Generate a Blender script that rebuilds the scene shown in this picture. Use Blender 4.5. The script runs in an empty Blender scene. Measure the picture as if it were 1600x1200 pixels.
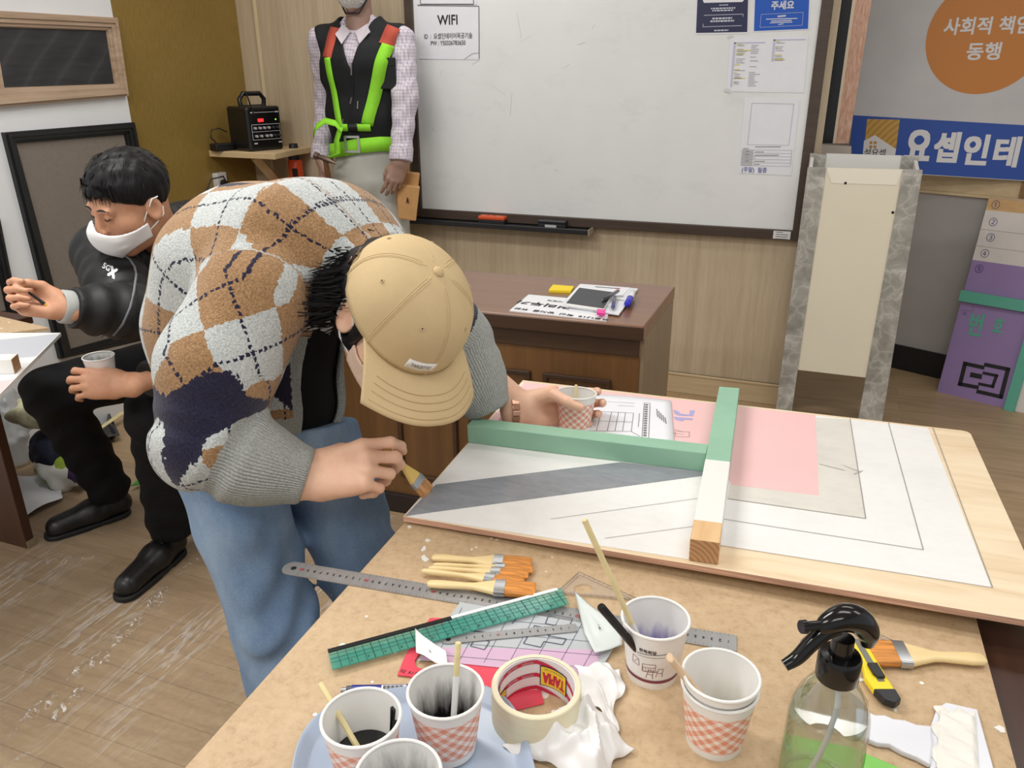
import bpy, bmesh, math, random
import numpy as np
from mathutils import Matrix, Vector
random.seed(4); RNG=np.random.default_rng(4)
SC=bpy.context.scene; COL=SC.collection
PI=math.pi
# ------------------------------------------------------------------ camera
F=1230.0
pitch,roll,yaw=np.radians([21.75,-0.29,20.8]); CAM=np.array([0,0,1.413])
_cy,_sy,_cp,_sp,_cr,_sr=np.cos(yaw),np.sin(yaw),np.cos(pitch),np.sin(pitch),np.cos(roll),np.sin(roll)
VW=np.array([-_sy*_cp,_cy*_cp,-_sp]); _r0=np.array([_cy,_sy,0]); _u0=np.cross(_r0,VW)
VR=_cr*_r0+_sr*_u0; VU=-_sr*_r0+_cr*_u0
cam=bpy.data.objects.new('camera',bpy.data.cameras.new('camera')); COL.objects.link(cam)
cam.matrix_world=Matrix([[VR[0],VU[0],-VW[0],CAM[0]],[VR[1],VU[1],-VW[1],CAM[1]],[VR[2],VU[2],-VW[2],CAM[2]],[0,0,0,1]])
cam.data.sensor_fit='HORIZONTAL'; cam.data.sensor_width=36; cam.data.lens=36*F/1600; cam.data.clip_start=.02
SC.camera=cam
# ------------------------------------------------------------------ light and exposure
SC.view_settings.view_transform='Standard'; SC.view_settings.look='None'
SC.view_settings.gamma=1; SC.view_settings.use_curve_mapping=False
SC.view_settings.exposure=0.0
wd=bpy.data.worlds.new('world'); SC.world=wd; wd.use_nodes=True
wd.node_tree.nodes['Background'].inputs[0].default_value=(.93,.96,1,1)
wd.node_tree.nodes['Background'].inputs[1].default_value=0.56
def area(name,loc,sx,sy,power,col=(1,.985,.96)):
    l=bpy.data.lights.new(name,'AREA'); l.shape='RECTANGLE'; l.size=sx; l.size_y=sy; l.energy=power; l.color=col
    o=bpy.data.objects.new(name,l); o.location=loc; COL.objects.link(o); return o
for (lx,ly,pw) in ((-1.55,3.0,13),(-1.55,1.2,44),(-1.55,-.6,42),(.45,2.3,15),(.45,.7,14),(.45,-1.0,24),(2.0,1.4,14)):
    area('ceiling_lamp',(lx,ly,2.46),1.2,.3,pw*.64)

# ------------------------------------------------------------------ pixel -> place helpers (photo taken as 1600x1200)
A=lambda *t: np.array(t,float)
def ray(x,y): return (x-800)/F*VR+(600-y)/F*VU+VW
def PZ(x,y,z): d=ray(x,y); return CAM+d*((z-CAM[2])/d[2])
def PY(x,y,v): d=ray(x,y); return CAM+d*((v-CAM[1])/d[1])
def PX(x,y,v): d=ray(x,y); return CAM+d*((v-CAM[0])/d[0])
def PD(x,y,dep): return CAM+ray(x,y)*dep
def PP(x,y,p,n): d=ray(x,y); n=np.asarray(n,float); return CAM+d*(((np.asarray(p)-CAM)@n)/(d@n))
def nrm(v): v=np.asarray(v,float); return v/max(np.linalg.norm(v),1e-12)
def c2w(r,u,t): return nrm(r*VR+u*VU-t*VW)          # right, up, toward viewer
# ------------------------------------------------------------------ materials
def lin(c):
    c=np.array(c,float)/255
    c=np.where(c<=.04045,c/12.92,((c+.055)/1.055)**2.4); return (*[float(x) for x in c],1.0)
class N:
    def __init__(s,name):
        s.m=bpy.data.materials.new(name); s.m.use_nodes=True; s.t=s.m.node_tree; s.b=s.t.nodes['Principled BSDF']
    def n(s,typ,**k):
        o=s.t.nodes.new(typ)
        for a,v in k.items():
            if a.startswith('i_'): 
                key=a[2:]; key=int(key) if key.isdigit() else key.replace('_',' ')
                s.set(o.inputs[key],v)
            else: setattr(o,a,v)
        return o
    def set(s,sock,v):
        if hasattr(v,'is_output') or isinstance(v,bpy.types.NodeSocket): s.t.links.new(v,sock)
        elif isinstance(v,bpy.types.Node): s.t.links.new(v.outputs[0],sock)
        else: sock.default_value=v
    def p(s,key,v): s.set(s.b.inputs[key],v)
    def math(s,op,a,b=None,c=None,clamp=False):
        o=s.t.nodes.new('ShaderNodeMath'); o.operation=op; o.use_clamp=clamp; s.set(o.inputs[0],a)
        if b is not None: s.set(o.inputs[1],b)
        if c is not None: s.set(o.inputs[2],c)
        return o.outputs[0]
    def mix(s,f,a,b,mode='MIX'):
        o=s.t.nodes.new('ShaderNodeMix'); o.data_type='RGBA'; o.blend_type=mode; s.set(o.inputs[0],f); s.set(o.inputs[6],a); s.set(o.inputs[7],b); return o.outputs[2]
    def coord(s,kind='Object',scale=(1,1,1),rot=(0,0,0),loc=(0,0,0)):
        tc=s.t.nodes.new('ShaderNodeTexCoord'); mp=s.t.nodes.new('ShaderNodeMapping')
        s.t.links.new(tc.outputs[kind],mp.inputs[0]); mp.inputs[1].default_value=loc; mp.inputs[2].default_value=rot; mp.inputs[3].default_value=scale
        return mp.outputs[0]
    def noise(s,vec,scale,detail=3,rough=.5,dist=0):
        return s.n('ShaderNodeTexNoise',i_Vector=vec,i_Scale=scale,i_Detail=detail,i_Roughness=rough,i_Distortion=dist).outputs[0]
    def ramp(s,fac,stops,interp='LINEAR'):
        r=s.t.nodes.new('ShaderNodeValToRGB'); s.set(r.inputs[0],fac); r.color_ramp.interpolation=interp
        e=r.color_ramp.elements
        while len(e)<len(stops): e.new(.5)
        for el,(p,c) in zip(e,stops): el.position=p; el.color=c if len(c)==4 else lin(c)
        return r.outputs[0]
    def bump(s,h,strength=.2,dist=.002):
        b=s.t.nodes.new('ShaderNodeBump'); b.inputs['Strength'].default_value=strength; b.inputs['Distance'].default_value=dist; s.set(b.inputs['Height'],h)
        s.t.links.new(b.outputs[0],s.b.inputs['Normal'])
_mc={}
def M(name,col,rough=.5,metal=0,var=0,vs=8,bump=0,bs=60,spec=.5,coat=0,sheen=0,stretch=(1,1,1),emit=0,alpha=1):
    if name in _mc: return _mc[name]
    k=N(name); k.p('Roughness',rough); k.p('Metallic',metal); k.p('Specular IOR Level',spec)
    if coat: k.p('Coat Weight',coat)
    if sheen: k.p('Sheen Weight',sheen)
    c=np.array(col,float)
    if var:
        v=k.noise(k.coord('Object',stretch),vs,4,.6)
        k.p('Base Color',k.ramp(v,[(.3,tuple(np.clip(c*(1-var),0,255))),(.7,tuple(np.clip(c*(1+var),0,255)))]))
    else: k.p('Base Color',lin(c))
    if bump: k.bump(k.noise(k.coord('Object',stretch),bs,3),bump)
    if emit: k.p('Emission Color',lin(c)); k.p('Emission Strength',emit)
    if alpha<1: k.p('Alpha',alpha)
    _mc[name]=k.m; return k.m
# ------------------------------------------------------------------ objects
WM={}
def tag(o,label=None,cat=None,group=None,kind=None):
    for a,v in (('label',label),('category',cat),('group',group),('kind',kind)):
        if v: o[a]=v
    return o
def thing(name,label,cat,loc=(0,0,0),rz=0,group=None):
    o=bpy.data.objects.new(name,None); o.empty_display_size=.05; COL.objects.link(o)
    o.location=tuple(float(t) for t in loc); o.rotation_euler=(0,0,rz); WM[o]=Matrix.Translation(Vector(o.location))@Matrix.Rotation(rz,4,'Z')
    return tag(o,label,cat,group)
def place(o,loc,rot):        # rot: 3x3 numpy (columns = local axes in world)
    m=Matrix([[*rot[0],loc[0]],[*rot[1],loc[1]],[*rot[2],loc[2]],[0,0,0,1]]); o.matrix_world=m
    o.rotation_mode='QUATERNION'; l,q,_=m.decompose(); o.location=l; o.rotation_quaternion=q; o.scale=(1,1,1); WM[o]=m; return o
def link(name,me,parent,world):
    o=bpy.data.objects.new(name,me); COL.objects.link(o)
    if parent is not None:
        o.parent=parent; WM[o]=WM.get(parent,Matrix())
    else: WM[o]=Matrix()
    return o
def dup(root,loc=None,rot=None,label=None,group=None):
    r=root.copy(); COL.objects.link(r)
    if loc is not None:
        if rot is not None: place(r,loc,rot)
        else: r.location=loc
    if label: r['label']=label
    if group: r['group']=group
    for ch in list(root.children):
        c=ch.copy(); COL.objects.link(c); c.parent=r
        for g in ch.children:
            d=g.copy(); COL.objects.link(d); d.parent=c
    return r
def smooth_path(P,n=5):
    P=np.asarray(P,float); Q=np.vstack([2*P[0]-P[1],P,2*P[-1]-P[-2]]); out=[]
    for i in range(1,len(Q)-2):
        for t in np.linspace(0,1,n,endpoint=False): out.append(.5*((2*Q[i])+(-Q[i-1]+Q[i+1])*t+(2*Q[i-1]-5*Q[i]+4*Q[i+1]-Q[i+2])*t*t+(-Q[i-1]+3*Q[i]-3*Q[i+1]+Q[i+2])*t**3))
    out.append(P[-1]); return np.array(out)
def smooth_vals(v,n=5): return smooth_path(np.stack([v,np.zeros(len(v)),np.zeros(len(v))],1),n)[:,0]
class MB:
    def __init__(s): s.v=[]; s.f=[]; s.m=[]; s.n=0
    def add(s,V,Fs,mi=0):
        V=np.asarray(V,float).reshape(-1,3); s.v.append(V); 
        for q in Fs: s.f.append(tuple(int(i)+s.n for i in q)); s.m.append(mi)
        s.n+=len(V); return s
    def hexa(s,b,t,mi=0):      # b: 4 pts bottom ccw seen from top, t: 4 pts top
        return s.add(list(b)+list(t),[(3,2,1,0),(4,5,6,7),(0,1,5,4),(1,2,6,5),(2,3,7,6),(3,0,4,7)],mi)
    def box(s,c,size,R=None,mi=0):
        c=A(*c); h=np.array(size,float)/2; R=np.eye(3) if R is None else np.asarray(R)
        q=[A(-1,-1,-1),A(1,-1,-1),A(1,1,-1),A(-1,1,-1),A(-1,-1,1),A(1,-1,1),A(1,1,1),A(-1,1,1)]
        p=[c+R@(h*k) for k in q]; return s.hexa(p[:4],p[4:],mi)
    def bb(s,a,b,mi=0): a=A(*a);b=A(*b); return s.box((a+b)/2,np.abs(b-a),None,mi)
    def prism(s,P,ext,mi=0,side=None):
        P=np.asarray(P,float); n=len(P); e=np.asarray(ext,float)
        nn=np.zeros(3)
        for i in range(n): nn+=np.cross(P[i]-P[0],P[(i+1)%n]-P[0])
        if nn@e<0: P=P[::-1]
        s.add(np.vstack([P,P+e]),[tuple(range(n))[::-1],tuple(range(n,2*n))],mi)
        b=s.n-2*n
        for i in range(n):
            j=(i+1)%n; s.f.append((b+i,b+j,b+n+j,b+n+i)); s.m.append(mi if side is None else side)
        return s
    def ring(s,P,Q,ext,mi=0):   # frame between outer loop P and inner loop Q (same count), extruded
        P=np.asarray(P,float);Q=np.asarray(Q,float);n=len(P);e=np.asarray(ext,float)
        V=np.vstack([P,Q,P+e,Q+e]); fs=[]
        for i in range(n):
            j=(i+1)%n
            fs+=[(i,n+i,n+j,j),(2*n+i,2*n+j,3*n+j,3*n+i),(i,j,2*n+j,2*n+i),(n+i,3*n+i,3*n+j,n+j)]
        return s.add(V,fs,mi)
    def tube(s,path,r,n=8,caps=True,mi=0,flat=1.0,up=None):
        P=np.asarray(path,float); m=len(P); r=np.broadcast_to(np.asarray(r,float),(m,)) if np.ndim(r)<2 else np.asarray(r)
        T=np.gradient(P,axis=0); T/=np.linalg.norm(T,axis=1)[:,None]+1e-12
        u=np.array(up if up is not None else ((0,0,1) if abs(T[0][2])<.9 else (1,0,0)),float)
        V=[];
        for i in range(m):
            u=u-T[i]*(u@T[i]); u=nrm(u); w=np.cross(T[i],u)
            for k in range(n):
                a=2*PI*k/n; V.append(P[i]+r[i]*(np.cos(a)*w+np.sin(a)*u*flat))
        fs=[]
        for i in range(m-1):
            for k in range(n):
                l=(k+1)%n; fs.append((i*n+k,i*n+l,(i+1)*n+l,(i+1)*n+k))
        if caps: fs+= [tuple(range(n))[::-1],tuple(range((m-1)*n,m*n))]
        return s.add(V,fs,mi)
    def lathe(s,prof,n=32,c=(0,0,0),R=None,mi=0,cap0=False,cap1=False,mis=None):
        c=A(*c);R=np.eye(3) if R is None else np.asarray(R); V=[];m=len(prof)
        for (r,z) in prof:
            for k in range(n):
                a=2*PI*k/n; V.append(c+R@A(r*np.cos(a),r*np.sin(a),z))
        b=s.n; s.add(V,[],mi)
        for i in range(m-1):
            for k in range(n):
                l=(k+1)%n; s.f.append((b+i*n+k,b+i*n+l,b+(i+1)*n+l,b+(i+1)*n+k)); s.m.append(mi if mis is None else mis[i])
        if cap0: s.f.append(tuple(b+k for k in range(n))[::-1]); s.m.append(mi if mis is None else mis[0])
        if cap1: s.f.append(tuple(b+(m-1)*n+k for k in range(n))); s.m.append(mi if mis is None else mis[-1])
        return s
    def grid(s,fn,nu,nv,mi=0,thick=0):
        V=[fn(u,v) for v in np.linspace(0,1,nv) for u in np.linspace(0,1,nu)]
        fs=[(j*nu+i,j*nu+i+1,(j+1)*nu+i+1,(j+1)*nu+i) for j in range(nv-1) for i in range(nu-1)]
        return s.add(V,fs,mi)
    def build(s,name,mats,parent=None,smooth=None,bevel=0,local=False,solid=0,subsurf=0,seg=2,recalc=False):
        V=np.vstack(s.v) if s.v else np.zeros((0,3))
        wm=WM.get(parent,Matrix()) if parent is not None else Matrix()
        if not local and parent is not None:
            inv=np.array(wm.inverted()); V=V@inv[:3,:3].T+inv[:3,3]
        me=bpy.data.meshes.new(name); me.from_pydata(V.tolist(),[],s.f)
        for m in (mats if isinstance(mats,(list,tuple)) else [mats]): me.materials.append(m)
        me.polygons.foreach_set('material_index',s.m); 
        if recalc:
            bm=bmesh.new(); bm.from_mesh(me); bmesh.ops.recalc_face_normals(bm,faces=bm.faces[:]); bm.to_mesh(me); bm.free()
        me.update()
        if smooth is not None:
            me.polygons.foreach_set('use_smooth',[True]*len(me.polygons))
            me.set_sharp_from_angle(angle=math.radians(smooth))
        o=link(name,me,parent,True)
        if bevel:
            b=o.modifiers.new('bevel','BEVEL'); b.width=bevel; b.segments=seg; b.limit_method='ANGLE'; b.angle_limit=math.radians(40)
        if solid:
            b=o.modifiers.new('solid','SOLIDIFY'); b.thickness=solid; b.offset=0
        if subsurf:
            b=o.modifiers.new('sub','SUBSURF'); b.levels=subsurf; b.render_levels=subsurf
        return o
_tc={}
def textmesh(s):
    if s in _tc: return _tc[s]
    cu=bpy.data.curves.new('t','FONT'); cu.body=s; cu.size=1; cu.resolution_u=3; cu.space_line=1.1; cu.align_x='CENTER'
    o=bpy.data.objects.new('t',cu); COL.objects.link(o); dg=bpy.context.evaluated_depsgraph_get(); dg.update()
    me=bpy.data.meshes.new_from_object(o.evaluated_get(dg)); bpy.data.objects.remove(o)
    v=np.array([q.co[:] for q in me.vertices]).reshape(-1,3); f=[tuple(p.vertices) for p in me.polygons]
    _tc[s]=(v,f); return v,f
def text(mb,s,o,ex,ey,w,h,mi=0,bold=0,lift=.0006,fn=None):
    """fit text s in a box w x h centred at o, in plane ex/ey; bold = extra stroke copies"""
    v,f=textmesh(s)
    if len(v)==0: return
    lo=v.min(0);hi=v.max(0);c=(lo+hi)/2; d=np.maximum(hi-lo,1e-6)
    sx=(w/d[0]) if w else h/d[1]; sy=(h/d[1]) if h else sx
    ex=nrm(ex);ey=nrm(ey);n=np.cross(ex,ey)
    q=(v-c)*[sx,sy,0]
    offs=[(0,0)] if not bold else [(a*bold*sy,b*bold*sy) for a in(-1,0,1) for b in(-1,0,1)]
    for i,(a,b) in enumerate(offs):
        P=np.asarray(o)+np.outer(q[:,0]+a,ex)+np.outer(q[:,1]+b,ey)+n*(lift+i*.00002)
        if fn: P=fn(P)
        mb.add(P,f,mi)
def quadsheet(mb,P,n,th=.0006,mi=0): mb.prism(P,np.asarray(n)*th,mi)
def lines(mb,segs,w,n,lift,mi=0):
    n=nrm(n)
    for a,b in segs:
        a=np.asarray(a,float)+n*lift;b=np.asarray(b,float)+n*lift; s=nrm(np.cross(n,b-a))*w/2
        mb.add([a-s,b-s,b+s,a+s],[(0,1,2,3)],mi)
# ------------------------------------------------------------------ signed-distance modelling
def smin(a,b,k):
    h=np.clip(.5+.5*(b-a)/k,0,1); return b+(a-b)*h-k*h*(1-h)
def smax(a,b,k): return -smin(-a,-b,k)
def seg(p,a,b):
    a=np.asarray(a,float);b=np.asarray(b,float);d=b-a; t=np.clip(((p-a)@d)/(d@d+1e-12),0,1); return t,np.linalg.norm(p-a-t[:,None]*d,axis=1)
def rc(p,a,b,r1,r2): t,d=seg(p,a,b); return d-(r1+(r2-r1)*t)
def chain(p,P,R,k=.01):
    d=None
    for i in range(len(P)-1):
        q=rc(p,P[i],P[i+1],R[i],R[i+1]); d=q if d is None else smin(d,q,k)
    return d
def ell(p,c,r,R=None):
    q=p-np.asarray(c); 
    if R is not None: q=q@np.asarray(R)
    r=np.asarray(r,float); k0=np.linalg.norm(q/r,axis=1); k1=np.linalg.norm(q/(r*r),axis=1)+1e-9; return k0*(k0-1)/k1
def ecap(p,a,b,ra,rb,side):
    """elliptical tapered capsule; ra=(r_side,r_other)"""
    a=np.asarray(a,float);b=np.asarray(b,float);d=b-a;L=np.linalg.norm(d);t=d/L
    u=nrm(side-t*(np.asarray(side)@t)); w=np.cross(t,u); q=p-a; s=q@t; tt=np.clip(s/L,0,1)
    ru=ra[0]+(rb[0]-ra[0])*tt; rw=ra[1]+(rb[1]-ra[1])*tt; m=np.minimum(ru,rw)
    ax=np.where(s<0,s,np.where(s>L,s-L,0))
    k=np.sqrt(((q@u)/ru)**2+((q@w)/rw)**2+(ax/m)**2); return (k-1)*m
def wob(p,f,a,s=0):
    return a*(np.sin(p[:,0]*f+1.3*s+1.7*np.sin(p[:,1]*f*.7+s))*np.sin(p[:,1]*f*1.1+2*s+1.3*np.sin(p[:,2]*f*.8))*np.sin(p[:,2]*f*.9+s*3+1.1*np.sin(p[:,0]*f*.6)))
def sdfmesh(fn,lo,hi,h,B=12):
    lo=np.asarray(lo,float);hi=np.asarray(hi,float); nb=np.ceil((hi-lo)/(h*B)).astype(int)
    bi=np.stack(np.meshgrid(*[np.arange(k) for k in nb],indexing='ij'),-1).reshape(-1,3)
    cen=lo+(bi+.5)*h*B; dc=fn(cen); rad=h*B*.5*math.sqrt(3)
    bi=bi[np.abs(dc)<rad*1.9+.02]
    g=np.stack(np.meshgrid(*[np.arange(B+1)]*3,indexing='ij'),-1).reshape(-1,3)
    keys=[];pos=[];quads=[]; NN=(nb*B+3).astype(np.int64)
    key=lambda ijk: (ijk[...,0]*NN[1]+ijk[...,1])*NN[2]+ijk[...,2]
    offs=[(i,j,k) for i in(0,1) for j in(0,1) for k in(0,1)]
    edges=[(a,b) for a in range(8) for b in range(a+1,8) if sum(abs(np.array(offs[a])-np.array(offs[b])))==1]
    step=300
    for s0 in range(0,len(bi),step):
        bb=bi[s0:s0+step]; base=bb*B
        pts=lo+(base[:,None,:]+g[None])*h
        D=fn(pts.reshape(-1,3)).reshape(len(bb),B+1,B+1,B+1)
        C=np.stack([D[:,i:i+B,j:j+B,k:k+B] for (i,j,k) in offs],-1)
        neg=C<0; act=neg.any(-1)&~neg.all(-1)
        idx=np.argwhere(act)
        if len(idx):
            c=C[act]; acc=np.zeros((len(c),3));cnt=np.zeros(len(c))
            for a,b in edges:
                m=(c[:,a]<0)!=(c[:,b]<0); t=np.where(m,c[:,a]/(c[:,a]-c[:,b]+1e-20),0)
                e=np.array(offs[a])+t[:,None]*(np.array(offs[b])-np.array(offs[a])); acc+=np.where(m[:,None],e,0); cnt+=m
            cell=base[idx[:,0]]+idx[:,1:]
            keys.append(key(cell.astype(np.int64))); pos.append(lo+(cell+acc/cnt[:,None])*h)
        # quads
        for ax in range(3):
            sl=[slice(None)]+[slice(0,B)]*3; sl2=list(sl); sl2[ax+1]=slice(1,B+1)
            a=D[tuple(sl)];b=D[tuple(sl2)]
            m=(a<0)!=(b<0); ii=np.argwhere(m)
            if not len(ii): continue
            gp=(base[ii[:,0]]+ii[:,1:]).astype(np.int64); u=(ax+1)%3;w=(ax+2)%3
            du=np.zeros(3,np.int64);du[u]=1;dw=np.zeros(3,np.int64);dw[w]=1
            ok=(gp[:,u]>0)&(gp[:,w]>0)
            gp=gp[ok]; flip=(a[m][ok]<0)
            q=np.stack([key(gp-du-dw),key(gp-dw),key(gp),key(gp-du)],1)
            q[~flip]=q[~flip][:,::-1]; quads.append(q)
    keys=np.concatenate(keys);pos=np.concatenate(pos);o=np.argsort(keys);keys=keys[o];pos=pos[o]
    Q=np.concatenate(quads); ix=np.searchsorted(keys,Q); ix=np.minimum(ix,len(keys)-1); ok=(keys[ix]==Q).all(1)
    return pos,ix[ok]
def relax(V,Fq,it=1,lam=.5):
    e=np.concatenate([Fq[:,[0,1]],Fq[:,[1,2]],Fq[:,[2,3]],Fq[:,[3,0]]])
    for _ in range(it):
        acc=np.zeros_like(V);cnt=np.zeros(len(V))
        for a,b in((0,1),(1,0)):
            for k in range(3): acc[:,k]+=np.bincount(e[:,a],V[e[:,b],k],len(V))
            cnt+=np.bincount(e[:,a],minlength=len(V))
        V=V+lam*(acc/np.maximum(cnt,1)[:,None]-V)
    return V
import time as _time
def sdfobj(name,fn,lo,hi,h,mats,parent=None,attrs=None,smooth=1,matfn=None):
    _t0=_time.time()
    V,Q=sdfmesh(fn,lo,hi,h)
    if smooth: V=relax(V,Q,smooth)
    wm=WM.get(parent,Matrix()) if parent is not None else Matrix()
    inv=np.array(wm.inverted()); L=V@inv[:3,:3].T+inv[:3,3]
    me=bpy.data.meshes.new(name); me.vertices.add(len(L)); me.vertices.foreach_set('co',L.ravel())
    me.loops.add(len(Q)*4); me.loops.foreach_set('vertex_index',Q.ravel().astype(np.int32))
    me.polygons.add(len(Q)); me.polygons.foreach_set('loop_start',np.arange(0,len(Q)*4,4,dtype=np.int32))
    me.update(calc_edges=True); me.validate()
    me.polygons.foreach_set('use_smooth',[True]*len(me.polygons))
    for m in (mats if isinstance(mats,(list,tuple)) else [mats]): me.materials.append(m)
    if matfn is not None and len(me.polygons)==len(Q):
        me.polygons.foreach_set('material_index',matfn(V[Q].mean(1)).astype(np.int32))
    if attrs:
        for k,v in attrs(V).items():
            at=me.attributes.new(k,'FLOAT','POINT'); at.data.foreach_set('value',np.asarray(v,np.float32))
    print('SDF',name,len(V),round(_time.time()-_t0,1)); return link(name,me,parent,True)
def toSDF(P,d,fn,off,it=30):
    """march points P along direction d until fn==off"""
    P=P.copy(); d=nrm(d)
    for _ in range(it): P=P+d*np.clip(fn(P)-off,-.02,.02)[:,None]*.8
    return P
def frame(z,x=None):
    z=nrm(z); x=np.asarray(x if x is not None else ((1,0,0) if abs(z[0])<.9 else (0,1,0)),float); x=nrm(x-z*(x@z)); return np.stack([x,np.cross(z,x),z],1)
# ================================================================== the room
WALLY=3.486; LX=-2.75; CEIL=2.5
def m_wood_wall():
    k=N('wood_panel'); v=k.coord('Object',(1,1,.035)); n=k.noise(v,26,5,.62); n2=k.noise(k.coord('Object',(1,1,.06)),110,4,.7)
    n3=k.noise(k.coord('Object',(1,1,.2)),3,2)
    c=k.ramp(n,[(.3,(186,166,136)),(.5,(201,183,154)),(.72,(213,197,170))]); c=k.mix(.3,c,k.ramp(n2,[(.3,(170,149,120)),(.7,(215,199,173))]))
    k.p('Base Color',c); k.p('Roughness',.5); k.bump(n2,.05); return k.m
MWALL=m_wood_wall()
def m_wood_h(name,c0,c1,ax='X',rough=.45,sc=20,coat=0):
    k=N(name); s={'X':(.06,1,1),'Y':(1,.06,1),'Z':(1,1,.06)}[ax]
    n=k.noise(k.coord('Object',s),sc,6,.65,.4); n2=k.noise(k.coord('Object',s),sc*5,3,.6)
    c=k.mix(.35,k.ramp(n,[(.3,c0),(.7,c1)]),k.ramp(n2,[(.3,c0),(.7,c1)])); k.p('Base Color',c); k.p('Roughness',rough); k.bump(n2,.04)
    if coat: k.p('Coat Weight',coat)
    return k.m
MBASE=m_wood_h('pale_trim_wood',(196,172,134),(218,197,160))
def m_floor():
    k=N('floor_planks'); v=k.coord('Object')
    b=k.n('ShaderNodeTexBrick',i_Vector=v,offset=.5,i_Scale=1.0,i_Mortar_Size=.0016,i_Brick_Width=.95,i_Row_Height=.095,i_Bias=0.0)
    b.inputs['Color1'].default_value=lin((166,141,108)); b.inputs['Color2'].default_value=lin((190,165,130)); b.inputs['Mortar'].default_value=lin((104,82,58)); b.inputs['Mortar Smooth'].default_value=.3
    n=k.noise(k.coord('Object',(.12,1,1)),30,6,.65,.6); n2=k.noise(k.coord('Object',(.5,1,1)),5,3)
    c=k.mix(.55,b.outputs[0],k.ramp(n,[(.3,(142,115,84)),(.52,(178,151,116)),(.75,(196,171,136))])); c=k.mix(.2,c,k.ramp(n2,[(.3,(128,102,74)),(.7,(178,150,116))]))
    k.p('Base Color',c); k.p('Roughness',.38); k.bump(b.outputs[1],.15); return k.m
mb=MB(); mb.bb((-3.2,-3.2,-.05),(3.4,4.8,0)); tag(mb.build('floor',m_floor()),kind='structure')
mb=MB(); mb.bb((-2.8,-3.2,CEIL),(3.4,4.8,CEIL+.05)); tag(mb.build('ceiling',M('ceiling_white',(228,226,220),.8)),kind='structure')
WEND=-.0
mb=MB(); mb.bb((LX-.05,WALLY,0),(WEND,WALLY+.08,CEIL)); tag(mb.build('wall_back',MWALL),kind='structure')
mb=MB(); mb.bb((LX,WALLY-.012,0),(WEND,WALLY,.1)); mb.bb((LX,WALLY-.016,.088),(WEND,WALLY,.1)); tag(mb.build('baseboard_back',MBASE,bevel=.003),kind='structure')
mb=MB(); mb.bb((LX+.105,WALLY-.006,.1),(LX+.118,WALLY,CEIL)); tag(mb.build('trim_1',M('cream_bead',(226,208,172),.4)),kind='structure')
def m_gold():
    k=N('gold_wallpaper'); n=k.noise(k.coord('Object',(1,1,1)),1.6,3); n2=k.noise(k.coord('Object',(1,1,.15)),160,3,.7)
    c=k.mix(.3,k.ramp(n,[(.3,(138,112,54)),(.7,(160,134,70))]),k.ramp(n2,[(.3,(112,88,40)),(.7,(176,150,82))])); k.p('Base Color',c); k.p('Metallic',.2); k.p('Roughness',.42); k.bump(n2,.06); return k.m
GY=2.71
mb=MB(); mb.bb((LX-.05,GY,0),(LX,WALLY,CEIL)); tag(mb.build('wall_left',m_gold()),kind='structure')
MWHITE=M('white_panel',(232,234,236),.35,var=.015,vs=3)
mb=MB(); mb.bb((LX-.05,-3.2,0),(LX+.004,GY,CEIL)); tag(mb.build('wall_left.001',MWHITE),kind='structure')
# ---- two moulded display frames on the white wall (pixel outlines put onto the wall plane)
def wl(x,y,off=0.004): return PX(x,y,LX+off)
def moulding(name,label,outer,inner,mats,depth,cat='framed panel'):
    t=thing(name,label,cat,(LX,outer[0][1],outer[0][2]))
    P=np.array(outer);Q=np.array(inner); ex=A(1,0,0)
    mb=MB(); 
    for a,b,d in ((0,.18,depth*.65),(.18,.42,depth),(.42,.72,depth*.8),(.72,.93,depth*.5),(.93,1.0,depth*.3)):
        mb.ring(P+(Q-P)*a,P+(Q-P)*b,ex*d)
    mb.build('frame',mats[0],t,recalc=True)
    mb=MB(); mb.prism(Q,ex*.004); mb.build('inset_panel',mats[1],t)
    return t
MOAK=m_wood_h('weathered_oak',(150,124,100),(206,182,158),'Y',.5,16)
def m_slate():
    k=N('charcoal_tile'); w=k.n('ShaderNodeTexWave',i_Vector=k.coord('Object',(1,1,1),(math.radians(45),0,0)),i_Scale=3.2,i_Distortion=1.5,bands_direction='Y'); n=k.noise(k.coord('Object',(1,.12,1),(math.radians(45),0,0)),60,4)
    c=k.mix(.5,k.ramp(w.outputs[0],[(.0,(40,42,45)),(.9,(52,54,57)),(1.,(70,72,75))]),k.ramp(n,[(.3,(36,38,41)),(.7,(60,62,65))])); k.p('Base Color',c); k.p('Roughness',.5); return k.m
o=[wl(-45,18),wl(178,28),wl(196,148),wl(-22,166)]; i=[wl(-20,40),wl(164,48),wl(176,131),wl(4,137)]
moulding('framed_panel','long weathered oak frame around charcoal panel high on white wall',[wl(-160,8),wl(178,28),wl(196,150),wl(-120,178)],[wl(-2-10,42),wl(164,48),wl(177,131),wl(4,137)],(MOAK,m_slate()),.03)
MBLK=M('black_frame',(30,31,32),.45,var=.1,vs=40)
moulding('framed_panel','tall black frame around taupe panel behind seated man in black',[wl(1,207),wl(205,191),wl(268,520),wl(90,560)],[wl(22,224),wl(192,210),wl(254,505),wl(108,545)],(MBLK,M('taupe_panel',(128,119,110),.6,var=.03,vs=60)),.03)
moulding('framed_panel','edge of black frame at far left beside the white strip',[wl(-200,330),wl(-6,340),wl(26,500),wl(-150,520)],[wl(-190,345),wl(-22,355),wl(8,485),wl(-140,505)],(MBLK,M('taupe_panel',(0,0,0))),.03)

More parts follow.
